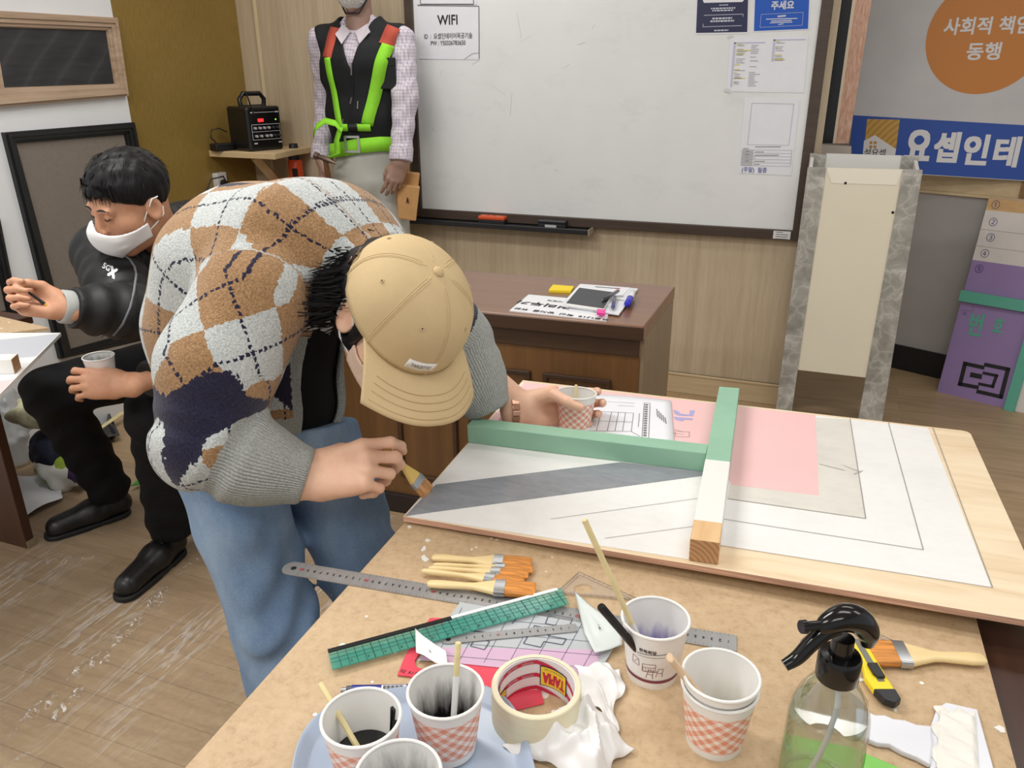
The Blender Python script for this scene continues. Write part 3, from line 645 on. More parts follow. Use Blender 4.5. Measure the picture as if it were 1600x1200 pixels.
for y in (462,468): lines(mb,[(PZ(960,y,DZ+.0103),PZ(975,y+1,DZ+.0103))],.004,(0,0,1),.0003,0)
mb.build('print',[INKG,M('ink_red',(190,60,60),.6)],t)
t=flat('notebook','dark grey covered notebook on the white clipboard','notebook',[(943,483),(885,475),(905,451),(958,458)],DZ+.0105,.007,M('page_white',(236,236,232),.6),.0,'pages')
mb=MB(); mb.prism([p for p in desk_poly([(943,482),(885,473.6),(905,450),(958,457)],DZ+.0178)],A(0,0,.0012)); mb.build('cover',M('cover_grey',(62,64,70),.45,var=.04,vs=50),t)
t=flat('eraser','bright pink tab eraser at front of the clipboard','eraser',[(945,489.5),(932.5,488),(933,482.5),(946,483.5)],DZ+.0105,.008,M('neon_pink',(240,60,160),.4),.001,'block')
def pen(name,label,pa,pb,z,r,cols,cat='pen'):
    a=PZ(*pa,z);b=PZ(*pb,z); d=b-a; t=thing(name,label,cat,(a+b)/2-A(0,0,r))
    names=('barrel','cap','tip'); cuts=((.0,.55,r,r),(.55,.92,r*1.08,r*1.08),(.92,1.0,r*.8,r*.25)) if name!='marker' else ((.0,.5,r,r),(.5,.96,r*1.12,r*1.1),(.96,1.0,r*.9,r*.6))
    for nm,(s,e,r0,r1),c in zip(names,cuts,cols):
        mb=MB(); mb.tube([a+d*s,a+d*(s+.01),a+d*(e-.01),a+d*e],[r0*.9,r0,r1,r1*.9],12); mb.build(nm,c,t,smooth=40)
    return t
MG=M('pen_grey',(120,122,128),.3,.3); MB_=M('pen_blue',(48,52,190),.3)
pen('ballpoint_pen','grey ballpoint pen lying across the dark notebook',(966,454.5),(940,470),DZ+.025,.0055,(MG,M('pen_dark',(60,62,68),.3),MG))
pen('ballpoint_pen','blue and grey ballpoint pen standing out past the notebook corner',(961,464),(957,482),DZ+.018,.005,(MG,M('pen_navy',(60,70,130),.3),MG))
pen('marker','white marker with blue cap lying on the clipboard edge',(989,457),(980,476),DZ+.018,.0095,(M('marker_white',(230,232,236),.35),MB_,MB_),'marker')

# ================================================================== shelf with amplifier, socket, heat gun
SZ=1.06
MPINE=m_wood_h('pine',(204,176,130),(230,206,164),'X',.5,10)
P=[A(LX,3.155,SZ),PZ(413,239,SZ),PZ(428,240,SZ),PZ(458,234,SZ)]; P=[A(max(p[0],LX),min(p[1],WALLY),SZ) for p in P]+[A(P[-1][0],WALLY,SZ),A(LX,WALLY,SZ)]
t=thing('corner_shelf','pale pine corner shelf carrying the black amplifier','shelf',(LX,WALLY,SZ-.03))
mb=MB(); mb.prism(P,A(0,0,-.028)); mb.build('board',MPINE,t,bevel=.003)
a=PY(392,254,3.40);b=PY(432,288,3.46)
a=PY(398,250,3.27);b=PY(440,292,3.47); a[2]=SZ-.03; mb=MB(); mb.tube([a,b],.03,4,up=(0,0,1)); mb.build('brace',MPINE,t,bevel=.002)
mb=MB(); mb.bb((LX+.22,WALLY-.03,SZ-.4),(LX+.27,WALLY,SZ-.03)); mb.bb((LX+.02,WALLY-.03,SZ-.06),(LX+.22,WALLY,SZ-.028)); mb.build('bracket',MPINE,t,bevel=.002)
# amplifier
near=PZ(399,234,SZ); near=A(near[0],near[1],SZ); e1=nrm(A(.34,.94,0)); e2=A(-e1[1],e1[0],0); w,d,h=.185,.17,.2; near=near+A(.05,-.10,0)
near=A(*(CAM+(near-CAM)*((SZ-CAM[2])/(near-CAM)[2]))) if False else near
cen=near+e1*w/2+e2*d/2; Rm=np.stack([e1,e2,EZ],1)
t=thing('amplifier','black portable amplifier with knobs and top handle on corner shelf','amplifier',(cen[0],cen[1],SZ))
GB=M('amp_black',(22,22,24),.3); 
mb=MB(); mb.box(cen+EZ*(h/2),(w,d,h),Rm); mb.build('housing',GB,t,bevel=.012,seg=3)
def aq(u,v,off=.0): return near+e1*(u*w)+EZ*(v*h)-e2*off
mb=MB(); mb.prism([aq(.07,.1),aq(.93,.1),aq(.93,.93),aq(.07,.93)],-e2*.004); mb.build('face_plate',M('amp_face',(14,14,16),.25),t,bevel=.001)
mb=MB()
for a_,b_ in (((.1,.26),(.92,.26)),((.92,.26),(.92,.6)),((.92,.6),(.1,.6)),((.1,.6),(.1,.26)),((.1,.44),(.92,.44)),((.2,.87),(.8,.87))): lines(mb,[(aq(*a_),aq(*b_))],.0022,-e2,.005)
for (u,v) in ((.11,.87),(.82,.87),(.12,.18),(.84,.18)): mb.prism([aq(u,v-.015,.0045),aq(u+.1,v-.015,.0045),aq(u+.1,v+.015,.0045),aq(u,v+.015,.0045)],-e2*.0006)
mb.build('panel_lines',M('amp_print',(190,192,196),.5),t)
for j,(v,us) in enumerate(((.52,(.18,.32,.45,.58,.71,.84)),(.34,(.2,.34,.5,.62,.74,.86)))):
    for u in us:
        mb=MB(); mb.lathe([(.0065,0),(.006,.012),(.0045,.013)],12,aq(u,v,.004),frame(-e2),cap1=True); mb.build('knob',M('knob_grey',(150,150,152) if j==0 and u<.65 else (60,60,62),.35) if False else (M('knob_light',(172,172,174),.35) if u<.65 else M('knob_dark',(52,52,54),.35)),t,smooth=40)
mb=MB(); mb.prism([aq(.3,.66,.0045),aq(.46,.66,.0045),aq(.46,.73,.0045),aq(.3,.73,.0045)],-e2*.001); mb.build('red_display',M('led_red',(255,40,40),.4,emit=2.0),t)
mb=MB(); mb.lathe([(.003,0),(.003,.003)],10,aq(.82,.7,.004),frame(-e2),cap1=True); mb.build('green_led',M('led_green',(150,240,60),.4,emit=1.5),t)
mb=MB(); hp=[cen+e1*(-.062)+EZ*h,cen+e1*(-.066)+EZ*(h+.03),cen+e1*(-.045)+EZ*(h+.055),cen+e1*.045+EZ*(h+.055),cen+e1*.066+EZ*(h+.03),cen+e1*.062+EZ*h]
mb.tube(hp,.011,10); mb.tube([hp[0]-EZ*.0,hp[-1]],.006,8); mb.build('handle',GB,t,smooth=50)
mb=MB(); mb.tube([aq(.2,.8,.006),aq(.06,1.33,.004)],[.004,.003],8); mb.build('antenna',GB,t,smooth=50)
ad=PZ(352,226,SZ+.02); ad=A(max(ad[0],LX+.06)+.02,min(ad[1],WALLY-.12),SZ)
ad=near+e2*.16-e1*.05
t=thing('power_adapter','black power adapter with coiled lead left of the amplifier','adapter',(ad[0],ad[1],SZ))
mb=MB(); mb.box(A(ad[0],ad[1],SZ+.018),(.06,.10,.035),frame(EZ,e2)); mb.build('brick',GB,t,bevel=.006)
mb=MB(); mb.tube([A(ad[0],ad[1],SZ+.03)+e2*.04+EZ*z+e1*x for x,z in ((0,0),(-.03,.03),(-.02,.065),(.02,.07),(.06,.05))],.003,6); mb.build('lead',GB,t,smooth=60)
# socket on the gold wall with plug
sk=PX(341,289,LX)
t=thing('wall_socket','white wall socket low on the gold wall with black plug','socket',sk)
mb=MB(); mb.bb((LX,sk[1]-.035,sk[2]-.06),(LX+.03,sk[1]+.035,sk[2]+.06)); mb.build('cover',M('socket_white',(226,226,224),.35),t,bevel=.004)
mb=MB(); mb.tube([A(LX+.03,sk[1],sk[2]+.01),A(LX+.07,sk[1]-.01,sk[2]),],[.02,.016],12); mb.build('plug',GB,t,smooth=40,bevel=.002)
mb=MB(); mb.tube([A(LX+.07,sk[1]-.01,sk[2]),A(LX+.08,sk[1]-.05,sk[2]+.05),A(LX+.04,sk[1]-.09,sk[2]+.04),A(LX+.02,sk[1]-.13,sk[2]-.04),A(LX+.02,sk[1]-.14,sk[2]-.25)],.004,8); mb.build('cord',GB,t,smooth=60)
# heat gun
hg=PY(462,262,3.40)
t=thing('heat_gun','orange heat gun with black nozzle hanging below the corner shelf','heat gun',(hg[0],WALLY,hg[2]))
MO=M('tool_orange',(226,84,44),.4)
mb=MB(); c=hg; mb.lathe([(.02,-.16),(.034,-.13),(.036,-.02),(.034,.035),(.03,.04)],20,c,cap0=True,cap1=True); mb.build('body',MO,t,smooth=40)
mb=MB(); mb.lathe([(.031,.04),(.03,.075),(.024,.078),(.021,.115),(.017,.115),(.016,.08)],20,c,cap0=True); mb.build('nozzle',M('nozzle_black',(40,40,42),.4),t,smooth=40)
mb=MB(); mb.tube([c+A(-.01,0,-.06),c+A(-.06,0,-.075),c+A(-.13,.0,-.10),c+A(-.17,0,-.12)],[.024,.023,.022,.02],14); mb.build('handle',MO,t,smooth=60)
mb=MB(); mb.bb((c[0]+.005,c[1]-.039,c[2]-.08),(c[0]+.03,c[1]-.03,c[2]+.0)); mb.build('side_label',M('label_black',(26,26,28),.5),t)
mb=MB(); mb.bb((c[0]-.02,c[1],c[2]-.1),(c[0]+.02,WALLY,c[2]-.06)); mb.build('wall_hook',M('steel',(160,162,165),.35,.9),t)
# ================================================================== work table, plywood board and everything on the table
TZ=.75
def m_mdf():
    k=N('mdf'); n=k.noise(k.coord('Object'),70,5,.75); n2=k.noise(k.coord('Object'),12,3)
    c=k.ramp(n,[(.28,(166,139,105)),(.48,(194,167,132)),(.72,(208,184,150))]); c=k.mix(.25,c,k.ramp(n2,[(.3,(182,154,118)),(.7,(206,181,146))]))
    vo=k.n('ShaderNodeTexVoronoi',i_Vector=k.coord('Object'),i_Scale=42,i_Randomness=1); msk=k.noise(k.coord('Object',(1,1,1),(0,0,0),(.35,0,0)),5,2)
    sp=k.math('LESS_THAN',k.math('ADD',vo.outputs[0],k.math('MULTIPLY',k.noise(k.coord('Object'),160,2),.06)),k.math('MULTIPLY',k.math('SUBTRACT',msk,.47,clamp=True),1.1))
    c=k.mix(sp,c,lin((238,236,228))); k.p('Base Color',c); k.p('Roughness',.62); k.bump(n,.03); return k.m
MMDF=m_mdf()
MDKT=m_wood_h('dark_table_wood',(44,26,20),(72,46,36),'Y',.3,10,.3)
t=thing('work_table','dark stained wooden table under the brown fibreboard work surface','table',(-.1,.8,0))
mb=MB(); mb.bb((-.49,.02,.705),(.335,1.36,.736)); mb.build('tabletop',MDKT,t,bevel=.004)
mb=MB(); mb.bb((-.44,.06,.60),(-.415,1.30,.705)); mb.bb((.26,.06,.60),(.285,1.30,.705)); mb.build('apron',MDKT,t)
for x in (-.43,.27):
    for y in (.09,1.27): mb=MB(); mb.bb((x-.03,y-.03,0),(x+.03,y+.03,.705)); mb.build('leg',MDKT,t,bevel=.004)
mb=MB()
for (x,y,r) in ((.318,.93,.004),(.314,.86,.006),(.322,.80,.003),(.318,.90,.003),(.325,.95,.003),(.317,.78,.005)): mb.lathe([(r,.7362),(r*.6,.7375),(.0002,.7378)],8,(x,y,0))
tag(mb.build('paint_drips',M('paint_fleck',(232,230,224),.4),t,smooth=60),kind='stuff')
a0,a1,b0,b1=PZ(634.4,813.5,TZ),PZ(288,1200,TZ),PZ(1524.4,962,TZ),PZ(1589,1200,TZ)
yb,yf=1.40,.05
L=lambda p,q,y: p+(q-p)*((y-p[1])/(q[1]-p[1]))
P=[L(a0,a1,yf),L(b0,b1,yf),L(b0,b1,yb),L(a0,a1,yb)]
t=thing('fibreboard_sheet','brown fibreboard sheet covering the table, speckled with white paint','board',(-.13,.75,.736))
mb=MB(); mb.prism([A(p[0],p[1],.7365) for p in P],A(0,0,TZ-.7365)); mb.build('sheet',MMDF,t,bevel=.001)
MSP=M('paint_fleck',(232,230,224),.4)
for (x,y,rx_,ry_,an) in ((664,873,.004,.011,.9),(662,858,.003,.006,.2),(668,845,.004,.003,.3),(640,824,.003,.004,0),(1335,1062,.012,.004,.3),(1396,1104,.003,.007,.4),(1440,1167,.008,.004,0),(1563,1140,.005,.004,0)):
    c=PZ(x,y,TZ); mb=MB(); V=[c+A(*(np.array([[math.cos(an),-math.sin(an)],[math.sin(an),math.cos(an)]])@A(rx_*math.cos(a)*(1+.3*math.sin(3*a+x)),ry_*math.sin(a)*(1+.3*math.cos(2*a+y)))),0) for a in np.linspace(0,2*PI,14,endpoint=False)]
    mb.prism(V,A(0,0,.0012)); mb.build('paint_drip',MSP,t)

# ---- the painted plywood board
FL=PZ(630,807,.764);BL_=PZ(817,594,.764);BR=PZ(1515,674,.787); bN=nrm(np.cross(BR-FL,BL_-FL)); bN=bN if bN[2]>0 else -bN
def pb(x,y,off=0): return PP(x,y,FL+bN*off,bN)
FR=pb(1653,977.5)
t=thing('plywood_board','plywood board painted in white, pink and grey with green batten on table','board',(FL+BL_+BR+FR)/4-A(0,0,.012))
def m_ply():
    k=N('bare_plywood'); n=k.noise(k.coord('Object',(.12,1,1)),26,6,.65,.8); k.p('Base Color',k.ramp(n,[(.25,(214,188,150)),(.5,(234,214,182)),(.75,(242,226,198))])); k.p('Roughness',.45); return k.m
def m_primer(nm,c,amt=.05,sc=7):
    k=N(nm); c=np.array(c,float); n=k.noise(k.coord('Object'),sc,5,.65,.5); n2=k.noise(k.coord('Object',(1,3,1)),30,4,.7)
    k.p('Base Color',k.mix(.3,k.ramp(n,[(.25,tuple(c*(1-amt))),(.5,tuple(c)),(.75,tuple(np.minimum(c*(1+amt*.4),255)))]),k.ramp(n2,[(.3,tuple(c*(1-amt))),(.6,tuple(c))]))); k.p('Roughness',.38); k.bump(n2,.04); return k.m
MPLY=m_ply(); MPR1=m_primer('white_primer',(236,236,234)); MPR2=m_primer('worn_primer',(220,217,209),.08,9); MPNK=M('pink_paint',(240,196,196),.4,var=.01,vs=6); MEDGE=M('ply_edge',(190,150,128),.7,var=.15,vs=60,stretch=(.1,.1,3))
def m_greypaint():
    k=N('grey_wet_paint'); n=k.noise(k.coord('Object',(.35,1,1)),70,5,.7); m2=k.noise(k.coord('Object'),14,3)
    k.p('Base Color',k.ramp(n,[(.3,(132,136,143)),(.7,(150,154,161))])); k.p('Roughness',k.ramp(m2,[(.4,(60,60,60)),(.6,(105,105,105))])); k.bump(n,.25,.002); return k.m
vd_=nrm(BL_-FL); r_=.012
crn=[BR-nrm(BR-BL_)*r_, BR-nrm(BR-BL_)*r_*.3-nrm(BR-FR)*r_*.3, BR-nrm(BR-FR)*r_]
mb=MB(); mb.prism([FL,FR]+crn[::-1]+[BL_],-bN*.009,0,side=1)
def reg(pts,mi,off): mb.prism([pb(*p,off) for p in pts],-bN*(off*.5),mi)
reg([(816,598),(1450,668.5),(1550,918),(1119,851),(632,806)],2,.0004)   # primer over most of it
reg([(632,806),(1078,874),(1119,851),(1124,700),(735,690)],2,.0005)
reg([(1160,646),(1328,655.5),(1352.5,811),(1137,780)],3,.0008)
reg([(820,597),(1274,648.5),(1279.5,774),(1142.5,757),(1125,712),(760,690),(745,677)],4,.0011)
reg([(632.5,806.3),(681,757),(970,722),(1102,737),(1102,742.5),(680,799.5)],5,.0012)
mb.build('panel',[MPLY,MEDGE,MPR1,MPR2,MPNK,m_greypaint()],t)
mb=MB()
for p,q,w in (((1388,661),(1442.5,860),.0012),((1131,812),(1442.5,860),.0012),((1328,655),(1352.5,811),.0014),((1137,780),(1352.5,811),.0012),((860,812),(1094,779),.0009),((945,842),(1086,823),.0009),((1457.5,669),(1550.5,919),.0012),((1124,853),(1550.5,919),.0008),((1280,726),(1320,736),.0012),((1318,728),(1345,739),.001),((1334,742),(1348,736),.0012)):
    lines(mb,[(pb(*p),pb(*q))],w,bN,.0014)
for pts in ([(1055,675),(1077,676),(1077,684),(1055,683),(1055,675)],[(1053,672),(1068,676)],[(1068,680),(1052,678)]):
    for p,q in zip(pts[:-1],pts[1:]): lines(mb,[(pb(*p),pb(*q))],.001,bN,.0018)
mb.build('pencil_line',M('pencil_light',(150,148,146),.7),t)
mb=MB(); mb.prism([pb(*p,.0016) for p in ((1052,640),(1061,643),(1063,646),(1077,648),(1078,641),(1086,641.5),(1083,650),(1060,649),(1054,646))],-bN*.0003); mb.prism([pb(*p,.0016) for p in ((1052,651),(1062,652),(1083,653.5),(1082,656),(1070,655.5),(1066,658),(1056,656))],-bN*.0003)
mb.prism([pb(*p,.0016) for p in ((1085,641),(1120,646),(1119,651),(1084,646))],-bN*.0003) if False else None
mb.build('lilac_lettering',M('lilac_paint',(172,168,214),.45),t)
# battens
MGRN=M('green_paint',(146,190,164),.35,var=.03,vs=10,bump=.08,bs=60); MPINEW=m_wood_h('bare_batten_pine',(206,164,116),(234,200,152),'Y',.5,16); MWHT=M('batten_white',(232,232,228),.42)
def m_end():
    k=N('end_grain'); w=k.n('ShaderNodeTexWave',i_Vector=k.coord('Object',(1,1,1),(0,.5,0)),i_Scale=46,i_Distortion=3,i_Detail=2,wave_type='RINGS',rings_direction='Y'); k.p('Base Color',k.ramp(w.outputs[0],[(0,(164,122,84)),(1,(196,152,108))])); k.p('Roughness',.7); return k.m
HB=.036; f0=pb(1076,876.5); f1=pb(1123,887.5)
bk0=pb(1118,0)  # placeholder
wv=f1-f0; wB=np.linalg.norm(wv); wv=nrm(wv)
# direction along the batten from its top edges
tl=PP(1128,604,FL+bN*HB,bN); tf=PP(1086,833.5,FL+bN*HB,bN); along=nrm(tl-tf); Lb=(tl-f0)@along
wv=nrm(wv-along*(wv@along)); wB=.040
def bs(s,w,h): return f0+along*s+wv*wB*w+bN*(HB*h+.0006*(1-h))
def st_(x,y): return (PP(x,y,FL+bN*HB,bN)-f0)@along
s1,s2=st_(1087,812),st_(1108,718)
S=[0,s1,s2,Lb]; mb=MB(); V=[]
for s in S: V+=[bs(s,0,0),bs(s,1,0),bs(s,1,1),bs(s,0,1)]
fs=[(0,1,2,3)]; mi=[3]
for i in range(3):
    for k_ in range(4): l=(k_+1)%4; fs.append((i*4+k_,(i+1)*4+k_,(i+1)*4+l,i*4+l)); mi.append((0,1,2)[i])
fs.append((15,14,13,12)); mi.append(2)
mb.add(V,fs); mb.m=mi; mb.build('batten',[MPINEW,MWHT,MGRN,m_end()],t,bevel=.0012,recalc=True)
c0=pb(731,692);c1=pb(1103.5,738.5); cd=nrm(c1-c0); cw=nrm(np.cross(bN,cd)); cw=cw if cw[1]>0 else -cw
c1=c0+cd*((bs(0,0,0)-c0)@wv)/(cd@wv); 
mb=MB(); P=[c0,c1-cd*.0005,c1+cw*.036-cd*.0005,c0+cw*.036]; P=[p+bN*.0006 for p in P]; mb.hexa(P,[p+bN*HB for p in P]); mb.build('batten',MGRN,t,bevel=.0015,recalc=True)

# ---- drawing sheets behind the green batten
def sheetgrid(name,label,cat,quad,zf,mat,thick=.0003,n=12,pn_='sheet'):
    q=[np.asarray(p) for p in quad]; t=thing(name,label,cat,sum(q)/4)
    mb=MB(); mb.grid(lambda u,v:(q[0]*(1-u)+q[1]*u)*(1-v)+(q[3]*(1-u)+q[2]*u)*v+A(0,0,zf(u,v)),n,n); mb.build(pn_,mat,t,smooth=60,solid=thick); return t
q=[pb(874,690,.003),pb(1053,690,.003),pb(1048,627,.003),pb(905,616,.003)]
zf=lambda u,v: .001+.009*max(0,v-.75)**1.2*math.sin(PI*u)*2+.004*max(0,u-.85)*v
t=sheetgrid('drawing_sheet','white printed drawing sheet lying behind the green batten','paper',q,zf,PAPER)
def qd(u,v,l=.0006): return (q[0]*(1-u)+q[1]*u)*(1-v)+(q[3]*(1-u)+q[2]*u)*v+A(0,0,zf(u,v)+l)
mb=MB()
sg=[((.1,.62),(.62,.62)),((.1,.2),(.62,.2)),((.3,.2),(.3,.62)),((.62,.2),(.62,.62)),((.40,.2),(.40,.62)),((.47,.2),(.47,.62)),((.54,.2),(.54,.62)),((.3,.41),(.62,.41)),((.08,.85),(.62,.85)),((.72,.05),(.72,.88)),((.78,.05),(.78,.88)),((.72,.88),(.78,.88)),((.1,.62),(.02,.4)),((.1,.5),(.28,.3)),((.68,.3),(.68,.62)),((.45,.78),(.62,.78)),((.2,.2),(.16,.1)),((.62,.2),(.70,.1))]
for a,b in sg: lines(mb,[(qd(*a),qd(*b))],.0012,A(0,0,1),0)
for i in range(14): 
    v=.1+.055*i; lines(mb,[(qd(.745,v),qd(.745,v+.035))],.006,A(0,0,1),.0001) 
for i in range(5): lines(mb,[(qd(.85+.02*i,.75-.05*i),qd(.86+.02*i,.55-.04*i))],.002,A(0,0,1),.0001)
for i in range(4): lines(mb,[(qd(.16+.05*(i%2),.46+.05*(i//2)),qd(.19+.05*(i%2),.48+.05*(i//2)))],.005,A(0,0,1),.0001)
mb.build('drawing_lines',INKG,t)
q2=[pb(770,668,.0025),pb(880,676,.0025),pb(900,640,.0025),pb(800,632,.0025)]
t=sheetgrid('drawing_sheet','pink tinted drawing sheet under the hand with wristwatch','paper',q2,lambda u,v:.0008,M('pink_tint_paper',(232,198,204),.55))

# ---- ruled strips: helper for rulers
MSTEEL=M('ruler_steel',(168,169,170),.36,.55,var=.05,vs=30,stretch=(1,.05,1)); MTICK=M('tick_black',(36,36,40),.6); MRED=M('tick_red',(190,40,46),.6)
def ruler(name,label,a,b,w,th,mat,nums,cm0,round0=True,red=(),hole=True,ticks=(MTICK,MRED),rev=False,group=None,numsz=.006):
    a=np.asarray(a,float);b=np.asarray(b,float);d=nrm(b-a);L=np.linalg.norm(b-a);n=nrm(np.cross(d,np.cross(A(0,0,1),d)));n=n if n[2]>0 else -n;s=nrm(np.cross(n,d))
    t=thing(name,label,'ruler',(a+b)/2)
    P=[]
    if round0:
        for an in np.linspace(-PI/2,PI/2,9)[::-1]+PI: P.append(a+d*(w/2*.9)+d*math.cos(an)*w/2*.9+s*math.sin(an)*w/2)
    else: P+=[a+s*w/2,a-s*w/2]
    P+=([b+s*w/2,b-s*w/2] if round0 else [b-s*w/2,b+s*w/2])
    mb=MB(); mb.prism(P,n*th); mb.build('blade',mat,t,recalc=True)
    mb=MB(); Z_=n*(th+.0002)
    cm=0.01; k=0; x=L
    while True:
        k+=1; x=L-k*cm/1.0-0.0
        if x<(.022 if round0 else .004): break
        for sg_ in (1,-1):
            if sg_==-1 and w<.02: continue
            lines(mb,[(a+d*x+s*sg_*w*.5,a+d*x+s*sg_*w*(.5-(.14 if k%5 else .2)))],.00028,n,th+.0002)
            if w>.02:
                lines(mb,[(a+d*(x+.005)+s*sg_*w*.5,a+d*(x+.005)+s*sg_*w*.41)],.00025,n,th+.0002)
        lab=str(k) if k%10==0 else str(k%10)
        text(mb,lab,a+d*x+n*th,-d if rev else d,-s if rev else s,None,numsz,1 if k%10==0 else 0,.01,.0003)
    mb.build('graduations',list(ticks),t)
    if hole and round0:
        mb=MB(); mb.lathe([(.0003,.0002),(.0032 if w<.02 else .0042,.0002)],14,a+d*w*.55+n*th,frame(n)); mb.build('hanging_hole',M('hole_black',(0,0,0)),t)
    return t
zr=TZ+.0006
ruler('steel_ruler','long steel ruler reaching past the table edge under the brushes',PZ(443,886,zr),PZ(1151,1006,zr),.030,.0010,MSTEEL,1,0,rev=True,numsz=.0048)
# film with stencil, red template
tf0=thing('drawing_film','translucent tracing film with stencil outlines and pink shading on the table','tracing film',PZ(820,1000,TZ+.003))
zf_=TZ+.0030
def fz(x,y,o=0): return PZ(x,y,zf_+o)
mb=MB(); mb.prism([fz(*p) for p in ((719,941),(976,985),(938,1047),(652,1032))],A(0,0,.0003)); 
mb.build('film',M('film_grey',(196,202,206),.3,alpha=.82),tf0)
mb=MB(); mb.prism([fz(*p,.0004) for p in ((690,1012),(940,1015),(925,1058),(652,1030))],A(0,0,.0002)); mb.build('pink_shading',M('pink_tint',(226,192,220),.4,alpha=.75),tf0)
mb=MB()
def poly(pts,w=.0014):
    for p,q_ in zip(pts[:-1],pts[1:]): lines(mb,[(fz(*p),fz(*q_))],w,(0,0,1),.0009)
for i in range(7): poly([(722+i*38,950+i*4),(680+i*38,1030+i*3)],.0006)
for i in range(4): poly([(705-i*14,962+i*20),(950-i*6,985+i*20)],.0006)
poly([(835,978),(862,984),(856,994),(885,999),(879,1008),(850,1003),(845,1012),(818,1006),(824,996),(812,993),(818,984),(832,987),(835,978)])
poly([(858,960),(895,967),(888,982),(852,975),(858,960)]); poly([(744,997),(765,1003),(757,1016),(735,1010),(744,997)]); poly([(730,985),(775,992)],.002); poly([(780,975),(800,950),(812,962),(800,975)])
mb.build('stencil_lines',M('film_ink',(86,92,112),.6),tf0)
zt_=TZ+.0012
def hz(x,y): return PZ(x,y,zt_)
t=thing('drawing_template','red translucent drawing template under the film and the tape roll','template',hz(720,1050))
def m_trans(nm,c,rough=.15,a=.6,tr=.5):
    k=N(nm); k.p('Base Color',lin(c)); k.p('Roughness',rough); k.p('Alpha',a); k.p('Specular IOR Level',.5); return k.m
MRT=m_trans('red_plastic',(238,88,108),.2,.84)
out=[hz(*p) for p in ((621,1056),(632,1028),(648,1002),(672,967),(690,967),(760,1010),(800,1045),(845,1080),(850,1100),(800,1112),(760,1092),(640,1058))]
inn=[hz(*p) for p in ((650,1042),(648,1034),(654,1024),(664,1016),(676,1017),(682,1022),(684,1030),(682,1038),(676,1043),(668,1046),(660,1046),(654,1045))]
mb=MB(); mb.ring(out,inn,A(0,0,.0015)); mb.build('plate',MRT,t,recalc=True)
mb=MB(); 
for (x,y,s) in ((630,1049,'20'),(642,1051,'19'),(652,1053,'18'),(663,1054,'17')): text(mb,s,PZ(x,y,zt_+.0016),A(-1,.05,0),A(0,-1,0),None,.005,0,0,.0003)
mb.build('graduations',MTICK,t)
# green acrylic ruler
g0,g1,g2,g3=[PZ(*p,TZ+.0066) for p in ((512,1018),(876,920),(889,945),(519,1048))]
t=thing('acrylic_ruler','long green transparent acrylic ruler lying diagonally across the table','ruler',(g0+g1+g2+g3)/4)
mb=MB(); mb.prism([g0,g3,g2,g1],A(0,0,.0022)); mb.build('blade',m_trans('green_acrylic',(70,168,150),.12,.52),t,bevel=.0008)
mb=MB(); gu=nrm(g1-g0);gv=nrm(np.cross(A(0,0,1),gu)); gl=np.linalg.norm(g1-g0); gw_=abs((g3-g0)@gv)
mb.prism([g0+A(0,0,.0022),g0-gv*.006+A(0,0,.0022),g0-gv*.006+gu*gl*.5+A(0,0,.0022),g0+gu*gl*.5+A(0,0,.0022)],A(0,0,.0015),1)
mb.prism([g0+gu*gl*.5+A(0,0,.0022),g0-gv*.005+gu*gl*.5+A(0,0,.0022),g0-gv*.005+gu*gl*.98+A(0,0,.0022),g0+gu*gl*.98+A(0,0,.0022)],A(0,0,.0015),2)
mb.build('magnifier_edge',[MTICK,M('strip_black',(30,32,34),.3),M('strip_white',(232,236,236),.2)],t)
mb=MB()
for i in range(1,31):
    x=gl*i/31; lines(mb,[(g0+gu*x-gv*gw_,g0+gu*x-gv*(gw_*(.12 if i%5 else .02)))],.0006 if i%5 else .0010,(0,0,1),.0026)
for f in (.3,.5,.7): lines(mb,[(g0-gv*gw_*f,g0-gv*gw_*f+gu*gl)],.0005,(0,0,1),.0026)
for i in range(2,30,2): text(mb,str(i),g0+gu*gl*(i+.3)/31-gv*gw_*.86,-gu,-gv,None,.004,0,0,.0028)
mb.build('graduations',M('tick_green',(20,52,50),.6),t)
ruler('steel_ruler','short steel ruler on the tracing film pointing to the purple paint cup',PZ(690,1001,TZ+.0042),PZ(901,981,TZ+.0042),.0150,.0008,MSTEEL,1,0,rev=True,numsz=.0034)
